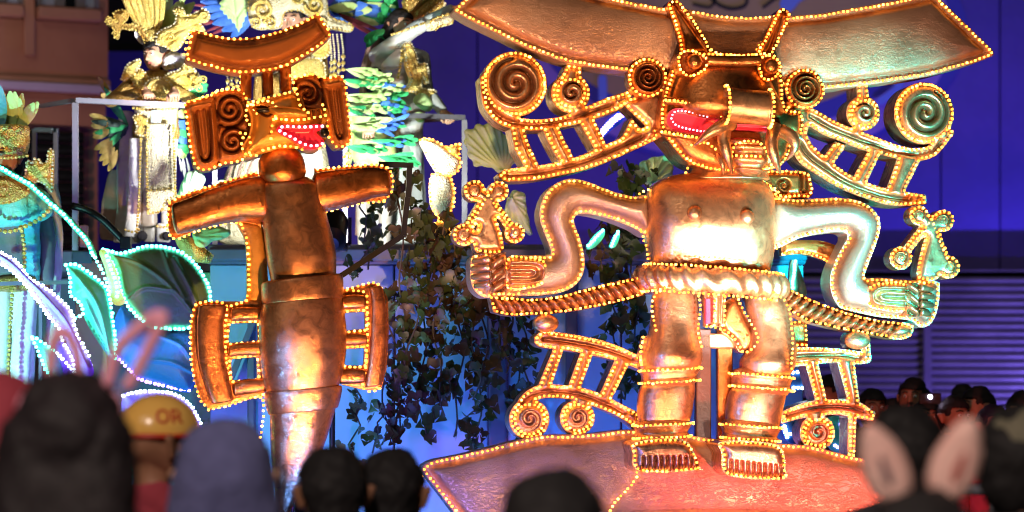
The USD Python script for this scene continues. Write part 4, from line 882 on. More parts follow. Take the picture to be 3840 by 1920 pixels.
    nose = [(1010, 400, 1050, 440), (1060, 398, 1085, 438), (1110, 402, 1120, 438), (1145, 415, 1148, 438)]
    part(fig, 'nose', loft([ring2(r, -0.22) for r in nose], 1.2, 2.2, d0=-0.20), 'gilt')
    for r in ([(1170, 415), (1172, 440)], [(1186, 412), (1188, 440)], [(1202, 410), (1204, 438)]):
        k = L(r, -0.20); part(fig, 'nose_rib', tube(np.array([[k[0, 0], -0.19, k[0, 1]], [k[1, 0], -0.21, k[1, 1]]]), 0.010), 'copper')
    eye = SP([(948, 402), (975, 390), (1010, 398), (1032, 418), (1010, 440), (980, 432)], -0.20)
    e = part(fig, 'eye', lift(slab(eye, 0.08, puff(0.008, -0.016, 0.014), None, 0.006), -0.20), 'copper')
    s = trimesh.creation.icosphere(2, 1); s.apply_scale([0.034, 0.018, 0.013]); s.apply_translation([pc(990, 414, -0.2)[0], -0.2, pc(990, 414, -0.2)[1]]); part(e, 'eyeball', s, 'black_ball', True)
    for ln in ([(930, 388), (975, 376), (1020, 364), (1060, 356), (1104, 342)], [(1104, 342), (1114, 370), (1122, 402), (1150, 430)], [(940, 395), (965, 430), (1000, 448), (1020, 450)], [(945, 398), (985, 384), (1020, 395), (1034, 420), (1030, 446)],
               [(1030, 452), (1060, 455), (1110, 456), (1160, 450), (1216, 440)], [(1204, 400), (1212, 420), (1216, 436)], [(1024, 456), (1014, 490), (1012, 525)], [(985, 566), (1020, 556), (1055, 550), (1090, 552), (1130, 562)],
               [(925, 400), (920, 440), (935, 470)], [(900, 500), (925, 505), (940, 540), (935, 575)], [(912, 520), (905, 545), (920, 580), (960, 585)], [(1150, 548), (1185, 562), (1215, 548)]):
        Lp.line(S(ln, dF, False), dF - 0.035 - (0.05 if ln[0][0] > 940 and ln[0][1] < 460 else 0))
    mouth = SP([(1036, 484), (1060, 468), (1135, 470), (1212, 466), (1200, 488), (1186, 497), (1216, 528), (1204, 548), (1175, 558), (1135, 550), (1090, 522), (1050, 502)], -0.22)
    part(fig, 'mouth', lift(slab(mouth, 0.10, puff(0.022, -0.028, 0.02), None, 0.006), -0.22), 'red_lip')
    Lp.pts([(a, -0.232, b) for a, b in resample(S([(1208, 474), (1135, 477), (1062, 475), (1046, 486), (1056, 497), (1092, 514), (1136, 540), (1176, 548), (1208, 540)], -0.22, False), 0.030)], 0.009, 'pink_bulb')
    c = pc(1216, 498, -0.28); s = trimesh.creation.icosphere(3, 0.026); s.apply_translation([c[0], -0.28, c[1]]); part(fig, 'mouth_ball', s, 'black_ball', True)
    # neck ball, arms, body
    k = [(1020, 552, 1085, 552), (982, 580, 1122, 578), (966, 618, 1138, 614), (968, 655, 1142, 650), (988, 686, 1126, 682), (1010, 704, 1100, 700)]
    part(fig, 'neck', noisy(loft([ring2(r) for r in k], 0.85, 2.1, d0=-0.06), 0.006, 8), 'copper')
    for secs, nm in (([(648, 765, 668, 880), (720, 738, 735, 866), (810, 704, 812, 845), (900, 674, 905, 832), (985, 660, 990, 830)], 0), ([(1448, 640, 1452, 738), (1400, 630, 1402, 744), (1310, 634, 1330, 768), (1240, 640, 1262, 785), (1180, 650, 1190, 800)], 1)):
        part(fig, 'arm', noisy(loft([ring2(r) for r in secs], 0.85, 2.4, d0=-0.02, cap=0.25), 0.004, 6), 'copper')
    for g in ([(636, 758), (700, 726), (800, 694), (900, 664), (960, 648), (990, 700), (985, 845), (900, 838), (860, 832), (760, 856), (664, 892), (640, 880), (630, 820)], [(1180, 640), (1190, 634), (1310, 624), (1400, 620), (1448, 628), (1470, 660), (1466, 720), (1440, 752), (1360, 756), (1290, 772), (1215, 792), (1190, 800)]):
        p = SP(g, 0.05); part(fig, 'arm_board', lift(slab(p, 0.06, puff(0.01, 0.004, 0.01), None, 0.012), 0.05), 'copper')
        ln = S(g[:6] if g[0][0] < 1000 else g[1:8], 0.05, False); Lp.line(ln, 0.035)
        Lp.line(S([(905, 842), (860, 836), (760, 860), (664, 896), (634, 880), (628, 820), (634, 764)] if g[0][0] < 1000 else [(1440, 756), (1360, 762), (1290, 778), (1225, 796)], 0.05, False), 0.035)
    T = [(1000, 676, 1160, 672), (968, 704, 1196, 698), (966, 735, 1204, 728), (978, 790, 1215, 780), (986, 860, 1234, 850), (994, 930, 1252, 920), (1000, 990, 1260, 975), (1010, 1040, 1258, 1030), (1020, 1075, 1250, 1055)]
    part(fig, 'torso', noisy(loft([ring2(r) for r in T], 0.8, 2.2, seg=64, d0=-0.03, cap=0.15), 0.006, 5), 'aged_bronze')
    b1 = [(982, 1062, 1278, 1030), (978, 1080, 1284, 1048), (980, 1125, 1286, 1100), (984, 1142, 1282, 1118)]
    part(fig, 'waist_band', loft([ring2(r) for r in b1], 0.78, 2.3, seg=64, d0=-0.03, cap=0.06), 'aged_bronze')
    W = [(985, 1140, 1280, 1115), (972, 1190, 1290, 1175), (968, 1260, 1297, 1250), (974, 1340, 1294, 1330), (986, 1420, 1284, 1400), (1000, 1475, 1268, 1450)]
    part(fig, 'lower_body', noisy(loft([ring2(r) for r in W], 0.8, 2.3, seg=64, d0=-0.03, cap=0.08), 0.006, 5), 'aged_bronze')
    b2 = [(992, 1472, 1276, 1446), (990, 1488, 1280, 1462), (1000, 1540, 1270, 1512), (1008, 1556, 1262, 1530)]
    part(fig, 'waist_band', loft([ring2(r) for r in b2], 0.78, 2.3, seg=64, d0=-0.03, cap=0.06), 'aged_bronze')
    Tl = [(1010, 1550, 1258, 1522), (1012, 1620, 1240, 1590), (1016, 1700, 1210, 1680), (1024, 1790, 1160, 1780), (1030, 1870, 1110, 1870), (1020, 1960, 1070, 1960), (1000, 2060, 1030, 2060)]
    part(fig, 'tail', noisy(loft([ring2(r) for r in Tl], 0.8, 2.3, seg=56, d0=-0.03, cap=0.2), 0.006, 5), 'aged_bronze')
    Lp.line(S([(985, 1480), (988, 1540), (984, 1590), (976, 1640)], 0.0, False), 0.0); Lp.line(S([(1140, 1800), (1100, 1858), (1058, 1920), (1020, 1990)], 0.05, False), 0.0, 0.026)
    # edge board left of the torso
    eb = SP([(890, 832), (945, 828), (985, 850), (1000, 960), (1000, 1135), (930, 1136), (926, 1080), (924, 950), (915, 890)], 0.06)
    part(fig, 'side_board', lift(slab(eb, 0.06, puff(0.01, 0.02, 0.03), None, 0.010), 0.06), 'gilt')
    Lp.line(S([(900, 838), (920, 880), (930, 950), (932, 1080), (922, 1128)], 0.06, False), 0.045)
    # side handles
    def handle(barp, rungs, backp, lines, wins):
        bk = P(backp, 0.03).buffer(-0.01).buffer(0.01)
        for w in wins: bk = bk.difference(P(w, 0.03).buffer(0.008))
        part(fig, 'handle_board', lift(slab(bk, 0.05, puff(0.01, 0.004, 0.01), None, 0.011), 0.03), 'copper')
        part(fig, 'handle_bar', noisy(loft([ring2(r) for r in barp], 0.55, 2.6, d0=0.0, cap=0.2), 0.003, 6), 'copper')
        for r in rungs: part(fig, 'handle_rung', loft([ring2(q) for q in r], 0.8, 2.4, d0=0.01, cap=0.3), 'copper')
        for l in lines: Lp.line(S(l, 0.0, False), 0.02)
        for w in wins: Lp.line(np.array(P(w, 0.03).buffer(0.016).exterior.coords), 0.015, closed=True)
    handle([(745, 1150, 852, 1150), (738, 1230, 840, 1232), (742, 1330, 842, 1328), (764, 1430, 858, 1412), (795, 1512, 876, 1496)],
           [[(872, 1156, 872, 1206), (920, 1150, 920, 1204), (972, 1152, 972, 1202)], [(862, 1294, 862, 1340), (910, 1284, 912, 1334), (975, 1282, 975, 1336)], [(880, 1432, 884, 1486), (935, 1420, 940, 1478), (995, 1420, 995, 1470)]],
           [(735, 1130), (985, 1130), (990, 1490), (940, 1495), (862, 1518), (785, 1538), (748, 1490), (722, 1400), (712, 1250), (722, 1160)],
           [[(926, 1128), (870, 1146), (850, 1150), (828, 1132), (752, 1134), (726, 1165), (714, 1250), (724, 1400), (748, 1490), (782, 1536)], [(782, 1536), (858, 1520), (940, 1492), (980, 1490)], [(852, 1160), (846, 1230), (848, 1330), (862, 1420)]],
           [[(868, 1218), (958, 1216), (962, 1272), (862, 1280)], [(872, 1352), (956, 1344), (958, 1414), (876, 1420)]])
    handle([(1380, 1085, 1428, 1072), (1390, 1130, 1446, 1126), (1388, 1250, 1452, 1250), (1380, 1350, 1448, 1348), (1368, 1450, 1432, 1440)],
           [[(1278, 1110, 1280, 1160), (1330, 1104, 1330, 1160), (1368, 1108, 1366, 1156)], [(1290, 1250, 1290, 1296), (1330, 1248, 1330, 1296), (1372, 1252, 1372, 1292)], [(1278, 1382, 1278, 1440), (1330, 1380, 1330, 1440), (1364, 1384, 1364, 1436)]],
           [(1270, 1098), (1290, 1084), (1400, 1060), (1434, 1078), (1455, 1120), (1458, 1250), (1450, 1380), (1430, 1462), (1365, 1462), (1275, 1440)],
           [[(1284, 1086), (1340, 1074), (1404, 1058), (1434, 1080)], [(1284, 1092), (1340, 1088), (1374, 1104), (1380, 1180), (1380, 1300), (1370, 1400), (1362, 1450), (1390, 1468), (1426, 1458)]],
           [[(1298, 1178), (1362, 1174), (1364, 1228), (1298, 1234)], [(1298, 1314), (1362, 1310), (1358, 1366), (1298, 1364)]])
    # steel stand behind
    def rod(a, b, d, w): a, b = pc(*a, d), pc(*b, d); return bar((a[0], d, a[1]), (b[0], d, b[1]), w)
    for m in (rod((1276, 1036), (1510, 884), 0.14, 0.03), rod((1420, 616), (1550, 620), 0.14, 0.028), rod((1536, 622), (1530, 740), 0.14, 0.028), rod((1528, 740), (1512, 884), 0.14, 0.028)): part(fig, 'stand_rod', m, 'black_metal')
    part(fig, 'stand_post', box(pc(1110, 1500)[0], pc(1160, 1500)[0], 0.06, 0.11, 0.0, pc(0, 1480)[1], 0.005), 'black_metal')
    Lp.flush()
build_slim_figure()
# ------------------------------------------------------------------ street, far walls
look('asphalt', (0.035, 0.035, 0.038), (0.06, 0.058, 0.06), 0.8, scale=3, bump=0.5, bscale=120, bdist=0.006)
look('blue_wall', (0.055, 0.040, 0.27), (0.095, 0.066, 0.44), 0.5, scale=0.5, bump=0.25, bscale=5, bdist=0.03)
look('terracotta', (0.36, 0.135, 0.085), (0.44, 0.18, 0.115), 0.8, scale=1.2, bump=0.3, bscale=30)
look('plaster_trim', (0.42, 0.18, 0.12), (0.48, 0.22, 0.15), 0.8, scale=2, bump=0.2)
look('curtain', (0.42, 0.38, 0.52), (0.55, 0.50, 0.66), 0.8, scale=3)
look('dark_glass', (0.01, 0.01, 0.014), None, 0.08)
look('window_frame', (0.25, 0.18, 0.2), None, 0.5)
look('shutter_steel', (0.10, 0.085, 0.10), (0.16, 0.14, 0.15), 0.45, 0.35, scale=1.5, bump=0.2, bscale=5, bdist=0.03)
look('fascia', (0.50, 0.38, 0.62), (0.56, 0.42, 0.68), 0.6)
look('mural_tan', (0.42, 0.30, 0.14), (0.46, 0.33, 0.16), 0.5, scale=0.8); look('mural_violet', (0.30, 0.20, 0.62), (0.34, 0.22, 0.66), 0.5, scale=0.8)
look('mural_blue', (0.05, 0.05, 0.40), (0.06, 0.06, 0.46), 0.5, scale=0.8); look('mural_sky', (0.20, 0.32, 0.85), None, 0.3); look('mural_black', (0.01, 0.01, 0.02), None, 0.5)

g = usdkit.mesh(stage, numbered('/World/ground'), (np.array([[-300, -60, 0], [300, -60, 0], [300, 400, 0], [-300, 400, 0]], float), np.array([[0, 1, 2, 3]])), '/World/Looks/asphalt')
tag(g, 'dark asphalt street under the parade', kind='structure')

# tall blue hoarding with a painted mural
YW = 30.0
X = lambda u, Y=YW: (u - 1920) * KPX * Y
Z = lambda v, Y=YW: 1.7 + (HORIZON - v) * KPX * Y
w = thing('blue_hoarding', 'tall violet blue painted hoarding wall behind the whole float', 'wall', (0, YW, 0))
ed = [560, 1290, 1790, 2600, 3232, 3528, 3750, 4300]
for a, b in zip(ed[:-1], ed[1:]): part(w, 'panel', box(X(a) + 0.008, X(b) - 0.008, 0, 0.12, Z(1022), 9.5, 0.006), 'blue_wall')
part(w, 'panel', box(X(312), X(560) - 0.01, 0, 0.12, Z(1022), Z(192), 0.006), 'blue_wall')
part(w, 'backing', box(X(312), X(4300), 0.13, 0.3, 0, 9.4), 'black_metal')
def oval(u, v, ru, rv, y, mat, cut=None, n=64):
    t = np.linspace(0, 2 * PI, n, endpoint=False); r = YW * KPX
    p = Polygon(np.stack([X(u) + ru * r * np.cos(t), Z(v) + rv * r * np.sin(t)], 1))
    p = p.intersection(shapely.box(X(1900), Z(1000), X(4200), 9.4))
    m = trimesh.creation.extrude_polygon(p, 0.012, engine='earcut'); m.apply_transform(trimesh.transformations.rotation_matrix(PI / 2, [1, 0, 0])); m.apply_translation([0, y + 0.012, 0])
    return part(mu, 'painted_disc', m, mat, False)
mu = thing('wall_mural', 'painted mural of broad tan, violet and blue rounds on the hoarding', 'mural', (0, YW - 0.012, 0))
oval(2760, 130, 870, 480, -0.012, 'mural_blue'); oval(2780, 130, 790, 478, -0.028, 'mural_violet'); oval(2740, 110, 720, 390, -0.044, 'mural_blue'); oval(2720, 100, 655, 340, -0.060, 'mural_tan')
for pts, wd, mt in (([(2660, -10), (2690, 20), (2740, 36), (2790, 25), (2800, -5)], 0.02, 'mural_black'), ([(2600, 20), (2660, 30), (2680, 0)], 0.016, 'mural_black'), ([(2860, 30), (2930, -20), (2980, -60)], 0.018, 'mural_black'),
                    ([(2258, 300), (2262, 420)], 0.05, 'mural_sky'), ([(3298, 382), (3350, 345), (3372, 318)], 0.045, 'mural_sky'), ([(2950, 20), (2975, -10), (3010, -30)], 0.09, 'mural_sky')):
    q = smooth_line(np.array([[X(u), Z(v)] for u, v in pts]), 0.03); m = Polygon(LineString(q).buffer(wd).exterior.coords)
    m = trimesh.creation.extrude_polygon(m, 0.012, engine='earcut'); m.apply_transform(trimesh.transformations.rotation_matrix(PI / 2, [1, 0, 0])); m.apply_translation([0, -0.066, 0]); part(mu, 'painted_line', m, mt, False)

# steel roller shutters under the hoarding
sh = thing('roller_shutter', 'wide corrugated steel roller shutter at the right, behind the crowd', 'shutter', (0, YW - 0.35, 0))
def slats(x0, x1, z0, z1, pitch):
    n = int((z1 - z0) / pitch)
    for k in range(n):
        z = z0 + k * pitch; p = np.array([[0, z + 0.004], [-0.035, z + pitch * 0.25], [-0.04, z + pitch * 0.5], [-0.03, z + pitch * 0.8], [0, z + pitch - 0.004], [0.02, z + pitch / 2]])
        V = np.vstack([np.c_[np.full(6, x0), p], np.c_[np.full(6, x1), p]]); F = []
        for i in range(6): j = (i + 1) % 6; F += [[i, j, 6 + i], [j, 6 + j, 6 + i]]
        yield trimesh.Trimesh(V, F, process=False)
for u0, u1 in ((2400, 3440), (3472, 4300)):
    for m in slats(X(u0), X(u1), 0.02, Z(1026), 0.088): part(sh, 'slat', m, 'shutter_steel', False)
part(sh, 'upright', box(X(3440), X(3471), -0.09, 0.02, 0, Z(1100), 0.01), 'shutter_steel')
part(sh, 'shutter_box', box(X(2400), X(4300), -0.02, 0.3, Z(1024), Z(1018)), 'shutter_steel')

# terracotta building at the left, its wall running away from the street
YB = 26.0
bl = thing('terracotta_building', 'terracotta walled building with curtained windows at the upper left', 'building', ((405 - 1920) * KPX * YB, YB, 0), 24.0)
FB = Frame(405, YB, 24.0)
LB = lambda u, v, d=0: FB.loc([(u, v)], d)[0]
zt = 9.5; xl = -12.0
z1, z0 = LB(405, 300)[1], LB(405, 345)[1]
hs = [LB(405, 58)[1], LB(405, 8)[1]]
zsill, ztop = LB(380, 40)[1], LB(380, -260)[1]
part(bl, 'wall', box(xl, 0, 0, 0.3, z1, zsill - 0.14), 'terracotta')
wx = [(LB(140, 40)[0], LB(225, 40)[0]), (LB(225, 40)[0], LB(303, 40)[0]), (LB(303, 40)[0], LB(372, 40)[0])]
x_p = LB(128, 40)[0], LB(86, 40)[0]
part(bl, 'wall', box(LB(372, 30)[0], 0, 0, 0.3, zsill - 0.14, zt), 'terracotta')
part(bl, 'pier', box(x_p[1], x_p[0], -0.05, 0.3, zsill - 0.5, zt, 0.01), 'plaster_trim')
part(bl, 'sill', box(x_p[0] + 0.01, LB(374, 40)[0], -0.12, 0.28, zsill - 0.13, zsill, 0.02), 'plaster_trim')
part(bl, 'sill', box(xl, x_p[1] - 0.01, -0.12, 0.28, zsill - 0.13, zsill, 0.02), 'plaster_trim')
part(bl, 'ledge', box(xl, 0.02, -0.06, 0.28, z1 - 0.16, z1 - 0.004, 0.02), 'plaster_trim')
part(bl, 'wall', box(xl, -0.005, 0.02, 0.3, z0 - 0.10, z1 - 0.165), 'terracotta')
part(bl, 'fascia', box(xl, 0.0, -0.10, 0.3, LB(300, 352)[1], LB(300, 320)[1], 0.01), 'fascia')
part(bl, 'lower_wall', box(xl, -0.01, 0.05, 0.3, LB(300, 470)[1], LB(300, 353)[1]), 'plaster_trim')
for m in slats(LB(-200, 500)[0], LB(312, 500)[0], 0.1, LB(300, 472)[1], 0.13): part(bl, 'shutter_slat', m, 'black_metal', False)
xs = [xl + 1] + [LB(5, 40)[0], x_p[1]]
def window(x0, x1, mat):
    f = part(bl, 'window', trimesh.util.concatenate([box(x0, x0 + 0.05, 0.0, 0.08, zsill + 0.002, ztop), box(x1 - 0.05, x1, 0.0, 0.08, zsill + 0.002, ztop)]), 'window_frame', kind=None)
    part(f, 'curtain' if mat == 'curtain' else 'pane', box(x0 + 0.05, x1 - 0.05, 0.03, 0.05, zsill + 0.002, ztop), mat)
for (a, b), m in zip(wx, ('curtain', 'dark_glass', 'curtain')): window(a, b, m)
window(LB(8, 40)[0], x_p[1], 'curtain'); window(LB(-90, 40)[0], LB(6, 40)[0], 'dark_glass')
part(bl, 'room_wall', box(xl, 0, 0.4, 0.5, 0, zt), 'plaster_trim')
# dark sheet standing in for the shade of the gap between building and hoarding
dw = thing('gap_shade_sheet', 'dark sheet coloured as the shaded gap between the terracotta building and the hoarding', 'wall', (X(480, 31), 31.0, 0)); part(dw, 'sheet_face', box(X(330, 31) - X(480, 31), X(700, 31) - X(480, 31), 0, 0.3, 0, 9.5), 'cloth_navy')
# ------------------------------------------------------------------ the float itself
look('float_skin', (0.22, 0.36, 0.58), (0.32, 0.46, 0.66), 0.6, scale=1.5, bump=0.15, bscale=6, bdist=0.03)
look('float_dark', (0.10, 0.10, 0.16), (0.14, 0.13, 0.20), 0.6)
look('float_green', (0.10, 0.42, 0.22), (0.14, 0.48, 0.26), 0.6); look('float_yellow', (0.62, 0.62, 0.20), (0.68, 0.68, 0.26), 0.6)
look('rail_white', (0.36, 0.35, 0.44), (0.42, 0.41, 0.50), 0.35, 0.2); look('rail_grey', (0.12, 0.12, 0.14), (0.18, 0.18, 0.20), 0.4, 0.5)  # second rail tone is the same rail with its shade put into the colour
look('tan_board', (0.5, 0.30, 0.16), (0.56, 0.34, 0.19), 0.7)
YF = 15.6
XF, ZF = (lambda u, Y=YF: (u - 1920) * KPX * Y), (lambda v, Y=YF: 1.7 + (HORIZON - v) * KPX * Y)
fl = thing('parade_float', 'tall parade float body with pale front panels washed in blue light', 'parade float', (0, YF, 0))
zd = ZF(918)
part(fl, 'deck', box(XF(780), XF(3020), -0.05, 4.5, zd - 0.12, zd, 0.01), 'float_dark')
ex = [784, 1130, 1478, 1832, 1900, 2330, 2700, 3016]
for a, b in zip(ex[:-1], ex[1:]):
    if (a, b) == (1832, 1900): part(fl, 'front_post', box(XF(a), XF(b), -0.06, 0.03, 0.3, zd - 0.13, 0.012), 'float_dark')
    else: part(fl, 'front_panel', box(XF(a) + 0.006, XF(b) - 0.006, 0.0, 0.04, 0.35, zd - 0.125, 0.006), 'float_skin')
part(fl, 'front_post', box(XF(2120), XF(2166), -0.05, -0.002, 0.3, zd - 0.13, 0.01), 'float_dark')
part(fl, 'front_post', box(XF(930), XF(960), -0.05, -0.002, 0.3, zd - 0.13, 0.01), 'float_dark')
part(fl, 'brace', bar((XF(840), -0.08, ZF(1500)), (XF(985), -0.08, ZF(1130)), 0.035), 'float_dark')
part(fl, 'kick_rail', box(XF(780), XF(3020), -0.10, -0.055, zd - 0.10, zd - 0.03, 0.008), 'float_dark')
part(fl, 'side_step', box(XF(-300, 15.9), XF(776, 15.9), 0.6, 4.0, zd - 0.14, zd, 0.01), 'float_dark')
part(fl, 'chassis', box(XF(-300), XF(3000), 0.2, 4.2, 0.25, 0.34), 'black_metal')
part(fl, 'left_panel', box(XF(-300), XF(232), 1.2, 1.24, 0.35, zd - 0.15), 'float_dark')
part(fl, 'left_panel', box(XF(246), XF(370), 0.35, 0.39, 0.35, ZF(978, 15.95), 0.006), 'float_yellow')
part(fl, 'left_panel', box(XF(236), XF(312), 0.30, 0.34, ZF(986, 15.9), ZF(942, 15.9), 0.006), 'float_green')
part(fl, 'left_panel', box(XF(372), XF(780), 0.35, 0.39, 0.35, zd - 0.15, 0.006), 'float_green')
part(fl, 'lower_step', box(XF(-400, 14.9), XF(232, 14.9), -1.2, 1.15, 1.44, 1.55, 0.01), 'float_dark')
part(fl, 'lower_step_front', box(XF(-400, 14.9), XF(232, 14.9), -1.15, -1.1, 0.35, 1.435), 'float_yellow')
for x in (-3.6, -1.4, 0.8, 2.2):
    wv = trimesh.creation.cylinder(0.36, 0.22, sections=28); wv.apply_transform(trimesh.transformations.rotation_matrix(PI / 2, [0, 1, 0])); wv.apply_translation([x, 1.2, 0.36]); part(fl, 'wheel', wv, 'black_metal', 35)

# railing round the upper deck
def P3(u, v, Y): p = at(u, v, Y); return p - np.array([0, YF, 0])
rl = thing('deck_railing', 'square tube railing round the upper deck, lit white at the left, shade coloured in at the right', 'railing', (0, YF, 0))
a, b, c = P3(283, 376, 16.2), P3(1340, 426, 16.75), P3(1742, 441, 17.0)
part(rl, 'top_rail', bar(a, b, 0.032), 'rail_white'); part(rl, 'top_rail', bar(b + (c - b) * 0.003, c, 0.032), 'rail_grey')
for q, m in ((a, 'rail_white'), (c, 'rail_grey')):
    part(rl, 'post', bar((q[0], q[1], zd), q + np.array([0, 0, -0.017]), 0.036), m)
for u, v in ((790, 410), (1280, 424)):
    q = a + (c - a) * ((u - 283) / (1742 - 283)); part(rl, 'post', bar((q[0], q[1], zd), q + np.array([0, 0, -0.017]), 0.030), 'rail_white')
d = P3(150, 398, 19.0); part(rl, 'side_rail', bar(a + np.array([-0.02, 0.02, 0]), d, 0.026), 'rail_white')
e = P3(1340, 470, 19.4); part(rl, 'side_rail', bar(c + np.array([-0.02, 0.02, 0]), e, 0.026), 'rail_grey')
r2 = thing('back_railing', 'smaller pale frame railing standing behind the crowned performer at left', 'railing', (0, 18.5, 0))
for p, q in (((130, 488), (212, 490)), ((210, 482), (206, 905))):
    A, B = at(*p, 18.5) - np.array([0, 18.5, 0]), at(*q, 18.5) - np.array([0, 18.5, 0]); part(r2, 'rail_tube', bar(A, B, 0.032), 'rail_white')
A, B = at(130, 484, 18.5) - np.array([0, 18.5, 0]), at(128, 905, 18.5) - np.array([0, 18.5, 0]); part(r2, 'rail_tube', bar(A, B, 0.03), 'rail_white')

# ------------------------------------------------------------------ lamp-edged fabric leaves at the left
look('leaf_deep', (0.055, 0.14, 0.045), (0.11, 0.17, 0.05), 0.5, scale=3, bump=0.25); look('leaf_teal', (0.03, 0.42, 0.30), (0.10, 0.58, 0.44), 0.5, scale=3, bump=0.2)
look('leaf_blue', (0.015, 0.10, 0.42), (0.03, 0.15, 0.52), 0.5, scale=3, bump=0.2); look('leaf_violet', (0.24, 0.14, 0.66), (0.32, 0.20, 0.74), 0.5, scale=3, bump=0.2)
look('sheer_leaf', (0.25, 0.34, 0.30), (0.32, 0.40, 0.36), 0.6); look('leaf_lime', (0.42, 0.66, 0.24), (0.50, 0.72, 0.30), 0.6, scale=4, bump=0.2, bscale=60)
look('leaf_pale', (0.38, 0.66, 0.36), (0.46, 0.72, 0.42), 0.6, scale=4, bump=0.2, bscale=60)
def lit_leaf(label, outline, Y, mat, veins, strings, yaw=10, bulb='teal_bulb', r=0.0115, sp=0.025, curve=0.10, smooth=True):
    u0 = float(np.mean([p[0] for p in outline])); F = Frame(u0, Y, yaw)
    t = thing('lamp_edged_leaf', label, 'fabric leaf', F.o, yaw)
    g = Polygon(smooth_line(F.loc(outline), 0.012, True) if smooth else F.loc(outline)).buffer(0)
    rel = carve(*[(smooth_line(F.loc(v), 0.01), 0.016, 0.010) for v in veins]) if veins else None
    part(t, 'blade', slab(g, 0.03, puff(0.01, curve, 0.25), rel, 0.009), mat)
    Lp = Lamps(t, bulb, r, sp)
    for s in strings: Lp.line(smooth_line(F.loc(s), 0.01), -0.012)
    Lp.flush(120)
    return t
lit_leaf('broad dark green leaf edged with teal lamps, largest of the lit leaves', [(388, 935), (454, 949), (524, 928), (587, 921), (664, 938), (716, 973), (762, 1029), (786, 1082), (792, 1130), (770, 1200), (723, 1232), (587, 1228), (538, 1204), (507, 1180), (472, 1134), (451, 1085), (437, 1015), (405, 952)], 14.5, 'leaf_deep',
         [[(720, 1170), (620, 1060), (520, 990), (430, 960)], [(690, 1120), (640, 1030), (610, 940)], [(740, 1150), (700, 1060), (650, 970)], [(640, 1090), (540, 1080), (480, 1120)]],
         [[(388, 937), (454, 951), (524, 930), (587, 923), (664, 940), (716, 975), (760, 1031), (784, 1084), (790, 1128)], [(392, 940), (420, 985), (437, 1020), (451, 1085), (472, 1134), (507, 1180), (538, 1206)], [(585, 1229), (650, 1232), (724, 1230)]], r=0.012, sp=0.025)
lit_leaf('deep blue leaf below the broad green one, violet lamps on its lower edge', [(455, 1150), (500, 1190), (545, 1222), (600, 1240), (730, 1244), (745, 1380), (712, 1470), (600, 1446), (520, 1418), (470, 1370), (432, 1330), (420, 1240)], 14.65, 'leaf_blue', [[(730, 1400), (640, 1360), (540, 1350)], [(735, 1380), (680, 1300), (600, 1260)]],
         [[(436, 1336), (480, 1382), (522, 1420), (600, 1444), (710, 1464)]], bulb='violet_bulb')
lit_leaf('pointed teal leaf with pale veins and white teal lamps, left of the broad leaf', [(245, 991), (270, 990), (304, 1001), (349, 1033), (398, 1075), (415, 1130), (428, 1214), (436, 1284), (436, 1350), (410, 1340), (360, 1270), (320, 1200), (300, 1136), (268, 1108), (262, 1056), (250, 1012)], 14.2, 'leaf_teal', [[(250, 1000), (330, 1090), (380, 1180), (410, 1320)], [(320, 1130), (370, 1240), (405, 1310)]],
         [[(247, 992), (272, 991), (304, 1003), (349, 1035), (397, 1077), (412, 1130), (424, 1214), (432, 1284), (433, 1344)], [(247, 994), (258, 1020), (264, 1058), (265, 1106), (302, 1138), (311, 1180), (282, 1192)]], r=0.0115)
lit_leaf('narrow pale strip leaf folded between the teal leaf and the broad leaf', [(386, 934), (405, 952), (437, 1018), (452, 1088), (470, 1134), (440, 1146), (412, 1126), (408, 1080), (395, 1010), (372, 945)], 14.35, 'leaf_lime', [], [[(332, 903), (350, 950), (366, 985), (384, 1020), (400, 1060), (412, 1090)], [(400, 960), (418, 1010), (436, 1060), (440, 1110)]], curve=0.02)
lit_leaf('long violet leaf sweeping down from the left edge, edged with violet lamps', [(-60, 900), (0, 940), (52, 968), (112, 1038), (175, 1076), (224, 1118), (265, 1163), (290, 1250), (332, 1330), (352, 1400), (320, 1420), (270, 1330), (222, 1236), (182, 1190), (140, 1130), (94, 1070), (52, 1028), (0, 990), (-60, 960)], 13.95, 'leaf_violet', [[(-40, 930), (60, 1000), (160, 1100), (260, 1220), (330, 1380)]],
         [[(-40, 915), (0, 944), (52, 972), (112, 1042), (175, 1080), (224, 1122), (265, 1167), (290, 1254), (332, 1334)], [(-40, 968), (0, 986), (52, 1024), (94, 1066), (140, 1126), (182, 1186), (222, 1232)]], bulb='white_bulb', r=0.0115, sp=0.026, curve=0.05)
lit_leaf('small teal leaf with curling tip low at the left', [(118, 1262), (140, 1268), (176, 1292), (200, 1312), (225, 1360), (235, 1420), (200, 1430), (170, 1390), (154, 1346), (135, 1300)], 14.05, 'leaf_teal', [], [[(120, 1264), (140, 1271), (176, 1294), (198, 1312)], [(122, 1270), (137, 1302), (154, 1346), (172, 1388), (190, 1412)]], curve=0.03)
lit_leaf('small violet leaf with two short strings of lamps, behind the rabbit ear headband', [(210, 1290), (235, 1278), (270, 1330), (295, 1400), (280, 1430), (215, 1420), (205, 1350)], 14.1, 'leaf_violet', [], [[(228, 1262), (246, 1300), (268, 1340), (286, 1400)], [(212, 1324), (240, 1350), (262, 1380), (280, 1396)], [(300, 1290), (318, 1330), (340, 1370), (330, 1405)]], bulb='white_bulb', curve=0.03)
lit_leaf('rounded blue violet leaf arching behind the yellow helmet', [(462, 1480), (510, 1468), (566, 1464), (648, 1472), (715, 1517), (755, 1588), (740, 1660), (640, 1700), (520, 1660), (460, 1560)], 14.3, 'leaf_violet', [], [[(463, 1484), (510, 1470), (566, 1467), (648, 1475), (712, 1519), (752, 1588)], [(655, 1560), (672, 1590), (684, 1624)]], bulb='white_bulb', curve=0.06)
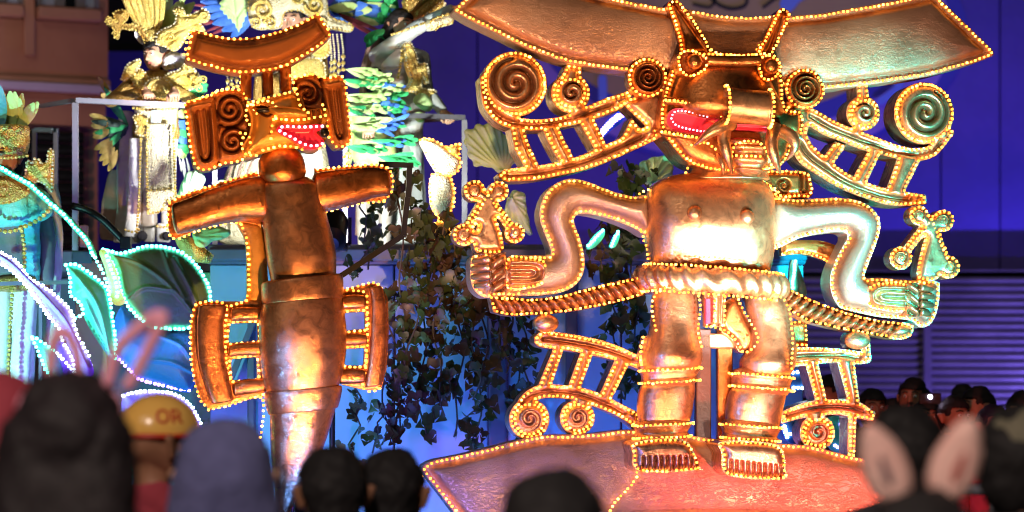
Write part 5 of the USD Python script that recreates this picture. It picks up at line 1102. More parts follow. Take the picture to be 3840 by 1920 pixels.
lit_leaf('upright grey leaf with one bright teal lamp string, right of the bronze belt', [(2958, 1085), (2964, 985), (2978, 975), (2992, 990), (3010, 1040), (3026, 1092), (3010, 1130), (2965, 1125)], 14.7, 'sheer_leaf', [], [[(2979, 980), (2976, 1010), (2972, 1045), (2970, 1078)]], sp=0.016, curve=0.03)
lit_leaf('slanted teal leaf sliver glowing inside the bend of the left bronze arm', [(2200, 928), (2225, 885), (2262, 858), (2268, 880), (2245, 915), (2215, 935)], 15.0, 'leaf_teal', [], [[(2206, 922), (2232, 892), (2260, 864)]], sp=0.016, curve=0.02)
lit_leaf('second slanted teal leaf sliver, nearer to the bronze torso', [(2286, 926), (2300, 890), (2318, 866), (2324, 890), (2306, 928)], 15.0, 'leaf_teal', [], [[(2292, 922), (2304, 894), (2317, 870)]], sp=0.016, curve=0.02)
lit_leaf('blue leaf with a violet lamp string seen through the left ladder of the ear scroll', [(2235, 512), (2262, 470), (2300, 430), (2345, 408), (2358, 425), (2330, 460), (2290, 490), (2250, 525)], 15.4, 'leaf_blue', [], [[(2240, 512), (2268, 474), (2305, 440), (2350, 416)], [(2248, 516), (2276, 484), (2312, 450), (2352, 424)]], bulb='violet_bulb', sp=0.016, curve=0.02)
lit_leaf('turquoise leaf with violet lamps behind the lower right spiral', [(3108, 1566), (3178, 1576), (3184, 1690), (3120, 1688), (3104, 1630)], 14.9, 'leaf_teal', [], [[(3150, 1590), (3170, 1600)], [(3130, 1672), (3150, 1680), (3172, 1674)]], bulb='violet_bulb', sp=0.016, curve=0.02)
lit_leaf('turquoise leaf with violet lamps left of the lower right spiral', [(2930, 1566), (2998, 1560), (3006, 1655), (2950, 1652)], 14.9, 'leaf_blue', [], [[(2940, 1620), (2960, 1628), (2980, 1622)], [(2940, 1600), (2950, 1640)]], bulb='white_bulb', sp=0.016, curve=0.02)
lit_leaf('pale blue leaf edge showing between the bronze shin and the lower right ladder', [(2968, 1394), (3022, 1390), (3028, 1452), (2970, 1458)], 14.9, 'leaf_blue', [], [[(2972, 1398), (3020, 1396), (3024, 1450), (2974, 1454)]], bulb='white_bulb', sp=0.024, curve=0.02)
Fs = Frame(180, 14.3, 0); st = thing('lamp_string_stem', 'bent leaf stem wound with white teal lamps, curving in from the left edge', 'light string', Fs.o)
sl = smooth_line(Fs.loc([(-60, 596), (0, 628), (60, 662), (110, 690), (160, 735), (200, 770), (250, 815), (290, 860), (318, 890), (340, 925), (352, 960)]), 0.02)
part(st, 'stem', tube(np.stack([sl[:, 0], np.zeros(len(sl)), sl[:, 1]], 1), 0.018), 'leaf_teal'); _L = Lamps(st, 'teal_bulb', 0.0115, 0.024); _L.line(sl, -0.022); _L.flush(120)
Fs = Frame(400, 15.2, 0); st = thing('black_bent_pipe', 'black bent pipe ending in a square foot beside the costumed boy', 'pipe', Fs.o)
sl = smooth_line(Fs.loc([(270, 772), (320, 785), (380, 820), (430, 868), (470, 910)]), 0.02); part(st, 'pipe', tube(np.stack([sl[:, 0], np.zeros(len(sl)), sl[:, 1]], 1), 0.022), 'black_metal')
q = Fs.loc([(452, 888), (492, 935)]); part(st, 'foot', box(q[0, 0], q[1, 0], -0.03, 0.03, q[1, 1], q[0, 1], 0.005), 'black_metal')

# unlit fan-shaped cloth leaves
def fan_leaf(label, outline, Y, mat='leaf_lime', root=None, stalk=None, group=None):
    u0 = float(np.mean([p[0] for p in outline])); F = Frame(u0, Y, 8)
    t = thing('cloth_leaf', label, 'cloth leaf', F.o, 8)
    p = smooth_line(F.loc(outline), 0.01, True); n = len(p); c = p.mean(0)
    k = 1 + 0.045 * np.sign(np.sin(np.arange(n) * 0.9)) * np.abs(np.sin(np.arange(n) * 0.9)) ** 0.5
    g = Polygon(c + (p - c) * k[:, None]).buffer(0)
    g = max(polys(g), key=lambda q: q.area)
    r0 = F.loc([root])[0]
    vs = [(np.array([r0, r0 + (q - r0) * 0.95]), 0.012, 0.006) for q in resample(p, 0.06, True)]
    part(t, 'blade', slab(g, 0.008, puff(0.004, 0.02, 0.05), carve(*vs), 0.008), mat)
    if stalk: q = F.loc(stalk); part(t, 'stalk', tube(np.stack([q[:, 0], np.full(len(q), 0.01), q[:, 1]], 1), 0.012), mat)
    return t
fan_leaf('large lime green pleated cloth leaf below the big left spiral', [(1742, 500), (1770, 480), (1805, 465), (1850, 470), (1890, 500), (1920, 530), (1935, 600), (1890, 650), (1830, 625), (1780, 620), (1752, 565)], 15.6, 'leaf_lime', (1890, 650), [(1890, 650), (1860, 720), (1850, 800)])
fan_leaf('pale green serrated cloth leaf beside the left scroll ornament', [(1915, 725), (1950, 715), (1970, 735), (1975, 780), (1985, 830), (1995, 885), (1960, 860), (1920, 830), (1900, 780)], 15.5, 'leaf_pale', (1910, 740), [(1910, 740), (1890, 830), (1890, 900)])
fan_leaf('lime cloth leaf standing above the left shoulder of the large figure', [(2385, 660), (2395, 620), (2420, 600), (2480, 585), (2510, 600), (2525, 650), (2480, 680), (2430, 690)], 15.6, 'leaf_lime', (2440, 690), [(2440, 690), (2445, 760), (2450, 900)])
fan_leaf('green feathery cloth leaf just left of the copper figure, above its arm', [(664, 745), (680, 690), (700, 650), (735, 636), (762, 655), (766, 690), (735, 735), (700, 760)], 15.8, 'leaf_pale', (690, 760))
fan_leaf('green feathery cloth leaf under the left arm of the copper figure', [(720, 880), (760, 856), (810, 850), (860, 862), (852, 890), (800, 905), (760, 930), (735, 915)], 15.0, 'leaf_lime', (720, 890))
fan_leaf('wide olive cloth leaf behind the left arm of the copper figure', [(770, 745), (800, 690), (830, 676), (860, 690), (840, 730), (800, 755)], 15.9, 'leaf_pale', (780, 755))

# ------------------------------------------------------------------ hanging ivy
for k, (a, b) in enumerate((((0.034, 0.056, 0.010), (0.058, 0.086, 0.016)), ((0.060, 0.046, 0.012), (0.086, 0.064, 0.016)), ((0.08, 0.115, 0.040), (0.12, 0.165, 0.06)), ((0.058, 0.034, 0.012), (0.078, 0.046, 0.018)))):
    n = {'tc': ('texture_coordinate', {}), 'n': ('noise_texture', {'scale': 30.0, 'detail': 3.0}), 'r': ('rgb_ramp', {'ramp': [(0.3, a), (0.7, b)]}), 'p': ('principled_bsdf', {'roughness': 0.42}), 't': ('translucent_bsdf', {}), 'm': ('mix_closure', {'fac': 0.25})}
    usdkit.material(stage, f'/World/Looks/ivy{k}', n, [('tc.object', 'n.vector'), ('n.fac', 'r.fac'), ('r.color', 'p.base_color'), ('r.color', 't.color'), ('p.BSDF', 'm.closure1'), ('t.BSDF', 'm.closure2')], surface='m.closure')
look('ivy_stem', (0.06, 0.045, 0.025), (0.09, 0.07, 0.04), 0.7)
def ivy_leaf(s, fold=0.25, R=None):
    prof = [(0.10, 0.16), (0.30, 0.22), (0.47, 0.10), (0.50, -0.12), (0.38, -0.36), (0.22, -0.62), (0.08, -0.90)]
    k = 1 + 0.22 * R.normal(size=len(prof)) * 0.6
    rt = np.array([(x * q, 0, z) for (x, z), q in zip(prof, k)]); lf = rt[::-1] * [-1, 1, 1] * [1 + 0.15 * R.normal(), 1, 1]
    o = np.vstack([[[0, 0, 0.06]], rt, [[0.03 * R.normal(), 0, -1.0]], lf, [[0, 0, -0.05]], [[0, 0, -0.5]]])
    o[:, 1] = -np.abs(o[:, 0]) * fold - (0.05 + 0.25 * R.random()) * (o[:, 2] - 0.1) ** 2
    n = len(o) - 2; a, b = n, n + 1; f = []
    for i in range(n):
        j = (i + 1) % n; f.append([a if (o[i, 2] + o[j, 2]) > -0.5 else b, j, i])
    f += [[a, b, 4], [b, a, n - 4]]
    return o * s, np.array(f)
def ivy(u, v0, v1, Y, label, density=1.0, kinds=(0, 1, 3), size=1.0, seed=0):
    R = np.random.default_rng(seed); p0 = at(u, v0, Y)
    t = thing('ivy_strand', label, 'ivy', p0, group=None)
    L = (v1 - v0) * KPX * Y; n = max(4, int(L / 0.05))
    s = np.linspace(0, 1, n); ph = R.random(4) * 6
    c = np.stack([0.05 * np.sin(s * 5 + ph[0]) * s + 0.02 * np.sin(s * 17 + ph[1]), 0.04 * np.sin(s * 6 + ph[2]), -s * L], 1)
    part(t, 'stem', tube(c, 0.006, 5), 'ivy_stem')
    for i in range(int(L / 0.027 * density)):
        k = R.random(); q = np.array([np.interp(k, s, c[:, j]) for j in range(3)])
        a = R.random() * 2 * PI; v, f = ivy_leaf((0.056 + 0.044 * R.random()) * size, 0.15 + 0.3 * R.random(), R)
        M = trimesh.transformations.euler_matrix(0.9 * R.normal() * 0.5, 0.75 * R.normal(), R.normal() * 0.8)[:3, :3]
        v = v @ M.T + q + np.array([math.cos(a), 0.5 * math.sin(a) - 0.2, 0.2]) * (0.02 + 0.060 * R.random() * size)
        part(t, 'leaf', (v, f, vnormals(v, f)), f'ivy{kinds[int(R.random() * len(kinds))]}')
for k, (u, v0, v1, Y, lb, de, kd, sz) in enumerate((
    (1500, 620, 1660, 15.15, 'longest dark ivy strand, hanging from the end of the black stand', 1.0, (0, 1, 3), 1.0), (1550, 640, 1420, 15.05, 'dark ivy strand with a green top, right of the longest strand', 1.1, (0, 0, 1), 1.0),
    (1600, 760, 1640, 15.2, 'ivy strand in the thick middle of the dark ivy curtain', 1.1, (0, 1, 3), 1.05), (1655, 800, 1560, 15.1, 'brown tinged ivy strand between the two figures', 1.15, (1, 3, 0), 1.05),
    (1710, 840, 1640, 15.2, 'dark ivy strand under the left gold lamp-lit scroll leaf', 1.15, (0, 1, 3), 1.05), (1765, 900, 1500, 15.05, 'short thick ivy strand at the left fist of the large figure', 1.15, (0, 1, 3), 1.0),
    (1805, 960, 1690, 15.2, 'ivy strand hanging over the dark float post, left of it', 0.95, (1, 3, 0), 1.0), (1920, 1040, 1560, 15.3, 'ivy strand just right of the dark float post', 1.0, (0, 1, 3), 1.0),
    (1965, 1150, 1690, 15.3, 'ivy strand behind the lower left scroll, near the base tip', 0.8, (0, 3, 1), 1.0), (1870, 1000, 1400, 15.1, 'short ivy strand crossing the dark float post', 1.0, (1, 3, 3), 1.0),
    (1360, 740, 1040, 15.1, 'pale green ivy sprig right of the copper torso, under its right arm', 0.95, (2, 2, 0), 0.9), (1400, 760, 1010, 15.15, 'green ivy sprig above the diagonal black strut', 0.9, (2, 0, 0), 0.9),
    (1340, 1450, 1740, 15.1, 'light green ivy sprig low beside the copper tail', 0.9, (2, 2, 3), 0.8), (1430, 1430, 1700, 15.2, 'ivy sprig low between the copper tail and the long strand', 0.85, (0, 2, 3), 0.95),
    (1470, 1080, 1600, 15.2, 'thin ivy strand right of the right handle of the copper figure', 0.7, (1, 3, 0), 1.0),
    (2260, 860, 1170, 15.25, 'dark ivy strand inside the bend of the left bronze arm', 1.2, (0, 1, 3), 1.1), (2320, 840, 1230, 15.3, 'dark ivy strand left of the bronze torso', 1.25, (0, 1, 3), 1.1), (2375, 880, 1500, 15.35, 'ivy strand beside the left bronze thigh', 1.0, (0, 0, 1), 1.05),
    (2300, 1180, 1480, 15.3, 'ivy strand seen through the lower left ladder of the large figure', 0.9, (0, 0, 1), 1.0), (2340, 620, 800, 15.4, 'dark ivy tuft above the left bronze arm', 1.6, (0, 0, 1), 1.1), (2420, 640, 800, 15.4, 'ivy tuft under the lime leaf at the bronze shoulder', 1.4, (0, 0, 2), 1.0))):
    ivy(u, v0, v1, Y, lb, de, kd, sz, 100 + k)
# ------------------------------------------------------------------ costumed performers on the float
def glitter(name, c1, c2, metal=0.75, rough=0.32):
    n = {'tc': ('texture_coordinate', {}), 'n': ('noise_texture', {'scale': 14.0, 'detail': 4.0, 'roughness': 0.7}), 'r': ('rgb_ramp', {'ramp': [(0.3, c1), (0.7, c2)]}),
         'v': ('voronoi_texture', {'scale': 110.0}), 'w': ('noise_texture', {'scale': 22.0, 'detail': 3.0, 'distortion': 1.0}), 'ad': ('math', {'math_type': 'add'}),
         'bp': ('bump', {'strength': 0.8, 'distance': 0.012}), 'p': ('principled_bsdf', {'metallic': metal, 'roughness': rough})}
    usdkit.material(stage, '/World/Looks/' + name, n, [('tc.object', 'n.vector'), ('n.fac', 'r.fac'), ('r.color', 'p.base_color'), ('tc.object', 'v.vector'), ('tc.object', 'w.vector'), ('v.distance', 'ad.value1'), ('w.fac', 'ad.value2'), ('ad.value', 'bp.height'), ('bp.normal', 'p.normal')], surface='p.BSDF')
glitter('gold', (0.70, 0.46, 0.07), (0.88, 0.70, 0.24), 0.30, 0.36)
glitter('gold_dark', (0.42, 0.24, 0.05), (0.62, 0.38, 0.10), 0.4, 0.34)
glitter('gold_white', (0.82, 0.72, 0.42), (0.88, 0.82, 0.60), 0.15, 0.4)
look('satin_grey', (0.30, 0.27, 0.23), (0.42, 0.38, 0.33), 0.38, scale=5, bump=0.4, bscale=9, bdist=0.04)
look('satin_white', (0.72, 0.70, 0.68), (0.80, 0.78, 0.76), 0.35, scale=5, bump=0.4, bscale=10, bdist=0.03)
look('satin_brown', (0.20, 0.12, 0.09), (0.28, 0.17, 0.13), 0.4, scale=5, bump=0.4, bscale=9, bdist=0.04)
look('sheer_grey', (0.36, 0.40, 0.38), (0.46, 0.50, 0.47), 0.6, scale=5, bump=0.4, bscale=9, bdist=0.03)
look('fluff_white', (0.66, 0.64, 0.68), (0.74, 0.72, 0.76), 0.95, scale=12, bump=0.25, bscale=40, bdist=0.01)
look('teal_cloth', (0.10, 0.50, 0.46), (0.20, 0.62, 0.58), 0.5, scale=9, bump=0.6, bscale=24, bdist=0.02)
look('turquoise', (0.05, 0.36, 0.48), (0.08, 0.44, 0.56), 0.45, scale=6, bump=0.5, bscale=14, bdist=0.02)
look('plume_green', (0.02, 0.34, 0.10), (0.05, 0.48, 0.16), 0.6, scale=20); look('plume_lime', (0.46, 0.66, 0.20), (0.56, 0.74, 0.32), 0.6, scale=20)
look('plume_blue', (0.03, 0.12, 0.55), (0.07, 0.22, 0.70), 0.6, scale=20); look('plume_maroon', (0.16, 0.015, 0.03), (0.26, 0.03, 0.05), 0.55, scale=20)
look('plume_dark', (0.012, 0.03, 0.025), (0.02, 0.07, 0.05), 0.6, scale=20); look('plume_ochre', (0.48, 0.32, 0.07), (0.58, 0.42, 0.12), 0.6, scale=20)

def blade3(a, b, w, droop=0.04, fold=0.25, n=7, toward=(0, -1, 0)):
    a, b = np.array(a, float), np.array(b, float); ax = b - a; L = np.linalg.norm(ax); ax /= L
    side = np.cross(ax, toward); side /= np.linalg.norm(side) + 1e-9; up = np.cross(side, ax)
    t = np.linspace(0, 1, n); wd = w * (0.18 + 0.82 * np.sin(np.clip(t, 0, 1) ** 0.8 * PI * 0.86)) * np.where(t > 0.97, 0.35, 1)
    c = a + ax * (t * L)[:, None] - up * (droop * np.sin(t * PI))[:, None]
    V = np.vstack([c + side * wd[:, None] / 2 - up * (fold * wd)[:, None] / 2, c, c - side * wd[:, None] / 2 - up * (fold * wd)[:, None] / 2])
    F = []
    for i in range(n - 1):
        for o in (0, n): F += [[o + i, o + n + i, o + i + 1], [o + n + i, o + n + i + 1, o + i + 1]]
    F = np.array(F); return V, F, vnormals(V, F)

class Dress:
    """Costume pieces traced on the plane of one performer."""
    def __init__(s, t, F): s.t, s.F, s.R = t, F, np.random.default_rng(int(F.o[0] * 100) % 997)
    def P(s, pts, d): return s.F.loc(pts, d)
    def plate(s, name, pts, d, mat, bulge=0.02, thick=0.03, grooves=(), parent=None, smooth=True, jag=0.0):
        p = s.P(pts, d)
        if smooth: p = smooth_line(p, 0.008, True)
        if jag:
            q = resample(p, 0.02, True); nrm = q - q.mean(0); nrm /= np.linalg.norm(nrm, axis=1, keepdims=True); p = q + nrm * (jag * np.where(np.arange(len(q)) % 2, 1, -1))[:, None]
        g = Polygon(p).buffer(0)
        if g.is_empty: return
        rel = carve(*[(smooth_line(s.P(k, d), 0.008), -0.014, 0.007) for k in grooves]) if grooves else None
        if mat.startswith('gold'):
            gi = max(polys(g.buffer(-0.004)) or [g], key=lambda q: q.area); e = resample(np.array(gi.exterior.coords), 0.021, True); e = e + s.R.normal(size=e.shape) * 0.002
            rr = 0.0085 * (0.7 + 0.6 * s.R.random(len(e))); V = np.vstack([ICO.vertices * r + np.array([q[0], d - 0.008, q[1]]) for q, r in zip(e, rr)]); Fk = np.vstack([ICO.faces + 12 * k for k in range(len(e))])
            part(parent or s.t, 'sequin_edge', (V, Fk, np.tile(ICO.vertices, (len(e), 1))), 'gold' if mat != 'gold' else 'gold_white', kind='stuff')
        return part(parent or s.t, name, lift(slab(g, thick, puff(0.008, bulge, 0.03), rel, 0.010), d), mat)
    def scroll(s, name, u, v, r, d, mat, cw=1):
        c = s.P([(u, v)], d)[0]; R = r * s.F.mpp(); t = np.linspace(0, 1, 36); a = cw * t * 2 * PI * 1.5
        rr = R * (0.2 + 0.8 * t); ln = np.stack([c[0] + rr * np.cos(a), np.full(36, d), c[1] + rr * np.sin(a)], 1)
        part(s.t, name, tube(ln, np.linspace(R * 0.12, R * 0.22, 36), 8), mat)
    def feather(s, a, b, w, mat, d=0.0, d2=None, name='feather', parent=None, droop=0.03):
        A, B = s.P([a], d)[0], s.P([b], d if d2 is None else d2)[0]
        return part(parent or s.t, name, blade3((A[0], d, A[1]), (B[0], d if d2 is None else d2, B[1]), w * s.F.mpp(), droop), mat)
    def fan(s, root, tips, w, mats, d=0.0, jitter=6, tipmat=None):
        for k, tp in enumerate(tips):
            j = s.R.normal(size=2) * jitter; b = (tp[0] + j[0], tp[1] + j[1]); a = root if not isinstance(root, list) else root[k]
            s.feather(a, b, w * (0.85 + 0.3 * s.R.random()), mats[k % len(mats)], d + 0.01 * s.R.normal(), d - 0.03 + 0.02 * s.R.normal())
            if tipmat:
                m = (a[0] + (b[0] - a[0]) * 0.55, a[1] + (b[1] - a[1]) * 0.55); s.feather(m, (b[0] + (b[0] - m[0]) * 0.05, b[1] + (b[1] - m[1]) * 0.05), w * 1.05, tipmat, d - 0.03, d - 0.05, 'feather_tip')
    def loft(s, name, secs, mat, depth=0.7, d=0.0, amp=0.008, wob=None, n=2.3):
        q = [np.r_[s.P([r[:2]], d)[0], s.P([r[2:]], d)[0]] for r in secs]
        return part(s.t, name, noisy(loft(q, depth, n, d0=d, cap=0.15, wob=wob), amp, 9), mat)
    def beads(s, name, pts, d, r, mat, sp=None):
        p = resample(smooth_line(s.P(pts, d), 0.01), sp or r * 1.9); V = []; ico = trimesh.creation.icosphere(0, r)
        ms = [(ico.vertices + np.array([q[0], d + 0.004 * s.R.normal(), q[1]]), ico.faces) for q in p]
        F = np.vstack([ico.faces + 12 * k for k in range(len(ms))]); part(s.t, name, (np.vstack([m[0] for m in ms]), F, np.tile(ico.vertices / r, (len(ms), 1))), mat, kind='stuff')

folds = lambda k, a0=0.07: (lambda s, a: a0 * np.cos(k * a + 2 * math.sin(3 * s)) * min(1, s * 2.5))
# --- the boy at the rail
zA = at(0, 905, 16.75)[2]; FA = Frame(585, 16.75, 0, zA)
A, _ = person('costumed_performer', 'boy in gold and white costume with tall gold crown, leaning on the white rail', FA.o, 0, 1.31, 'costumed performers on the float', 'skin', 'gold_dark', 'satin_white', ('short', 'hair_black'),
              {1: ((0.33, -0.16, 1.22), (0.22, -0.46, 1.27), (0.1, -0.7, -0.55), (0, 0.3, -1), 0.9), -1: ((-0.36, -0.24, 1.20), (-0.03, -0.46, 1.27), (0.35, -0.6, -0.5), (0, 0.3, -1), 0.9)}, turn=-28, nod=8, head_k=1.22)
D = Dress(A, FA)
D.plate('shoulder_plate', [(455, 300), (462, 268), (480, 240), (522, 220), (527, 240), (512, 262), (530, 256), (556, 285), (562, 300), (540, 345), (524, 350), (500, 315), (486, 290), (470, 304)], -0.16, 'gold', 0.03, 0.03, [[(480, 280), (520, 300), (530, 335)], [(490, 255), (515, 270)]])
D.plate('shoulder_plate', [(612, 292), (640, 270), (668, 262), (690, 240), (720, 248), (745, 275), (752, 310), (720, 335), (690, 345), (650, 340), (625, 320)], -0.16, 'gold', 0.03, 0.03, [[(640, 300), (690, 280), (730, 290)], [(650, 325), (700, 315)]])
D.plate('breast_medallion', [(540, 350), (545, 315), (570, 294), (600, 290), (630, 300), (652, 335), (640, 362), (590, 366), (555, 362)], -0.22, 'gold', 0.04, 0.03, [[(560, 345), (575, 318), (600, 308), (628, 322), (634, 350)], [(580, 350), (600, 330), (615, 350)]])
for u, v in ((705, 255), (730, 300), (762, 300), (745, 332)): D.scroll('rosette', u, v, 16, -0.22, 'gold')
D.plate('white_ruff', [(608, 214), (640, 196), (680, 200), (708, 226), (700, 262), (668, 252), (640, 258), (614, 262), (606, 240)], -0.05, 'fluff_white', 0.05, 0.06, jag=0.004)
D.plate('leafy_collar', [(690, 300), (720, 285), (745, 300), (775, 310), (770, 345), (735, 372), (705, 360), (690, 330)], -0.12, 'plume_green', 0.03, 0.04, jag=0.006)
D.loft('tunic', [(500, 392, 668, 392), (508, 430, 664, 430), (520, 470, 660, 470), (528, 520, 652, 520)], 'gold_white', 0.6, -0.05)
D.loft('front_cloth', [(545, 470, 652, 470), (552, 540, 650, 540), (556, 640, 654, 640), (560, 720, 656, 720), (568, 790, 640, 785)], 'gold_white', 0.3, -0.2, 0.006, folds(7, 0.10))
D.plate('cloth_fringe', [(552, 715), (600, 712), (656, 705), (662, 740), (648, 735), (640, 775), (622, 750), (612, 790), (590, 800), (556, 806), (552, 760)], -0.27, 'gold_white', 0.012, 0.02, smooth=False, jag=0.006)
D.plate('belt_scroll', [(496, 440), (520, 425), (552, 440), (548, 500), (530, 512), (506, 500), (512, 470)], -0.24, 'gold', 0.025, 0.03, [[(515, 455), (535, 470), (525, 495)]])
D.loft('cloak', [(448, 420, 500, 420), (444, 520, 516, 520), (440, 640, 520, 640), (440, 760, 525, 760), (432, 860, 528, 860), (430, 905, 520, 908)], 'satin_grey', 0.35, 0.10, 0.01, folds(6, 0.12))
D.loft('cloak_lining', [(415, 640, 470, 640), (385, 740, 470, 740), (372, 850, 450, 850), (380, 898, 440, 905)], 'satin_brown', 0.4, 0.22, 0.01)
D.loft('silver_legging', [(486, 520, 540, 520), (482, 640, 536, 640), (478, 760, 532, 760), (468, 860, 520, 860), (464, 885, 520, 890)], 'satin_white', 0.7, -0.06, 0.012)
D.loft('grey_legging', [(520, 540, 562, 540), (528, 660, 566, 660), (530, 780, 590, 780), (540, 905, 582, 908)], 'satin_grey', 0.7, -0.03, 0.010)
D.loft('white_boot', [(590, 842, 640, 842), (586, 880, 640, 880), (588, 908, 638, 908)], 'satin_white', 0.8, -0.05, 0.012)
for pts in ([(528, 520), (524, 640), (520, 760), (512, 870)], [(552, 480), (550, 600), (552, 720), (556, 800)], [(650, 470), (654, 600), (658, 735)], [(500, 405), (560, 412), (640, 408), (670, 400)], [(470, 862), (500, 870), (520, 862)], [(590, 848), (615, 852), (640, 846)]): D.beads('gold_trim', pts, -0.27, 0.011, 'gold')
q = D.P([(565, 412), (604, 460)], -0.33); part(A, 'pale_armband', box(q[0, 0], q[1, 0], -0.335, -0.315, q[1, 1], q[0, 1], 0.004), 'sheer_grey')
# crown
D.loft('crown_band', [(548, 120, 628, 112), (540, 150, 640, 140), (545, 172, 650, 160)], 'gold', 0.85, -0.02, 0.01)
D.plate('crown_scroll', [(552, 172), (530, 140), (512, 118), (480, 112), (452, 110), (446, 140), (432, 145), (424, 110), (398, 92), (394, 70), (406, 60), (428, 72), (440, 84), (424, 58), (430, 42), (462, 36), (480, 48), (478, 72), (462, 88), (500, 90), (530, 100), (556, 130), (575, 165)], -0.06, 'gold_dark', 0.025, 0.03, [[(450, 100), (500, 105), (545, 145)]])
D.plate('crown_scroll', [(585, 165), (588, 130), (610, 108), (650, 92), (660, 60), (648, 40), (664, 26), (690, 32), (700, 52), (742, 44), (760, 30), (782, 44), (786, 68), (768, 84), (752, 84), (768, 108), (758, 122), (720, 116), (700, 140), (672, 180), (648, 192), (620, 176)], -0.10, 'gold', 0.03, 0.03, [[(620, 150), (670, 120), (740, 90)], [(630, 165), (660, 150)], [(665, 55), (690, 65), (735, 65)]])
for u, v, r in ((470, 60, 14), (412, 80, 14), (765, 62, 17), (668, 45, 13), (640, 140, 16), (432, 128, 12)): D.scroll('crown_curl', u, v, r, -0.13, 'gold')
for k, (u, v) in enumerate(((470, -8), (492, -22), (512, -30), (535, -40), (556, -44), (580, -40), (604, -24))):
    a, b = D.P([(548 + k * 7, 126)], -0.03)[0], D.P([(u, v)], -0.03)[0]; ln = np.linspace(0, 1, 10)[:, None]; p = a + (b - a) * ln; part(A, 'crown_ray', tube(np.stack([p[:, 0] + 0.02 * np.sin(ln[:, 0] * PI) * (k - 3) / 3, np.full(10, -0.04) - 0.008 * (k % 2), p[:, 1]], 1), np.linspace(0.010, 0.026, 10), 8), 'gold')
D.fan((575, 130), [(480, 40), (505, -20), (620, -40), (655, -20), (690, -10), (640, -30), (720, 6)], 44, ['plume_lime', 'leaf_lime', 'plume_lime', 'leaf_pale'], 0.04)
D.feather((545, 168), (505, 120), 26, 'fluff_white', -0.02, name='white_plume')
# dark feather fan with ochre tips on the left
D.fan((480, 470), [(372, 296), (378, 352), (340, 435), (346, 470), (352, 500), (350, 520), (366, 556), (372, 580), (385, 612), (405, 640), (392, 330), (345, 452), (376, 600)], 24, ['plume_dark', 'plume_green', 'plume_dark'], 0.06, 4, 'plume_ochre')
D.fan([(655, 430), (655, 460), (660, 490), (665, 520), (665, 545), (660, 560)], [(700, 420), (708, 465), (712, 500), (715, 530), (712, 560), (700, 590)], 34, ['plume_lime', 'plume_blue', 'plume_green', 'plume_blue', 'plume_green'], 0.05)
D.fan([(672, 590), (684, 585), (698, 590)], [(680, 660), (692, 672), (706, 655)], 10, ['sheer_grey'], 0.06)

# --- the performer hidden behind the copper hat
zB = at(0, 905, 17.3)[2]; FBp = Frame(1095, 17.3, 0, zB)
B, _ = person('costumed_performer', 'performer with huge blue and green plumes, face half hidden behind the copper hat', FBp.o, 0, 1.60, 'costumed performers on the float', 'skin', 'gold_dark', 'satin_white', ('short', 'hair_black'), None, turn=-8, nod=10)
D = Dress(B, FBp)
D.loft('bell_skirt', [(1010, 330, 1190, 330), (960, 430, 1210, 430), (900, 540, 1215, 540), (850, 660, 1230, 660), (830, 780, 1240, 780), (820, 900, 1245, 905)], 'gold_white', 0.55, 0.05, 0.01, folds(14, 0.06))
for u0, u1 in ((872, 842), (905, 880), (938, 915)): D.beads('skirt_stripe', [(u0 + 40, 560), (u0, 620), (u1, 700)], -0.28, 0.010, 'satin_brown', 0.012)
D.plate('golden_hood', [(945, 100), (930, 30), (950, -40), (1040, -80), (1150, -70), (1220, -20), (1240, 60), (1320, 92), (1310, 118), (1240, 110), (1190, 120), (1165, 70), (1120, 40), (1070, 50), (1052, 100), (1000, 108)], -0.10, 'gold_white', 0.04, 0.05, [[(965, 60), (1000, 10), (1060, -10)], [(1140, 10), (1180, 50), (1200, 90)], [(1220, 70), (1300, 100)]])
for u, v, r in ((985, 40, 40), (1012, 88, 24), (1180, 20, 36), (960, 86, 20), (1210, 82, 20), (1120, -10, 24)): D.scroll('hood_curl', u, v, r, -0.17, 'gold', 1 if u < 1100 else -1)
D.plate('gold_disc', [(1160, 180), (1172, 152), (1200, 140), (1232, 150), (1242, 182), (1228, 212), (1200, 222), (1170, 210)], -0.2, 'gold', 0.03, 0.03, [[(1180, 180), (1200, 160), (1222, 180), (1200, 202), (1182, 188)]])
D.plate('glitter_bodice', [(1070, 240), (1110, 220), (1180, 215), (1215, 235), (1220, 290), (1180, 300), (1090, 300)], -0.2, 'gold', 0.03, 0.03)
for u, l in ((1252, 280), (1268, 290), (1284, 262), (1240, 285), (850, 330), (866, 318), (884, 326)):
    D.beads('bead_strand', [(u - 4, 130 if u > 1000 else 262), (u + 3, (130 + l) / 2 if u > 1000 else 296), (u, l)], -0.22, 0.008, 'gold_white'); D.beads('bead_strand', [(u + 3, l - 50), (u + 3, l - 2)], -0.23, 0.016, 'gold', 0.06)
D.plate('green_leaf', [(832, -10), (870, -60), (935, -40), (932, 30), (918, 70), (895, 118), (880, 90), (850, 60), (826, 30)], 0.02, 'leaf_lime', 0.02, 0.01, [[(890, 110), (880, 40), (870, -40)], [(885, 70), (910, 30)], [(880, 60), (845, 20)]], jag=0.008)
D.fan((960, 40), [(745, -40), (752, 0), (765, 30), (778, 62), (800, 92), (830, 120), (870, 138), (770, 12), (790, 76)], 40, ['plume_blue'], 0.10, 5)
D.fan((980, 30), [(715, 20), (724, 60), (738, 90), (760, 122), (790, 140), (722, 40)], 14, ['plume_maroon'], 0.14, 4)
D.fan((1230, 30), [(1360, -30), (1380, 10), (1395, 40), (1370, 60), (1345, 78), (1340, 20)], 40, ['plume_blue', 'plume_blue', 'plume_lime'], 0.10, 5)
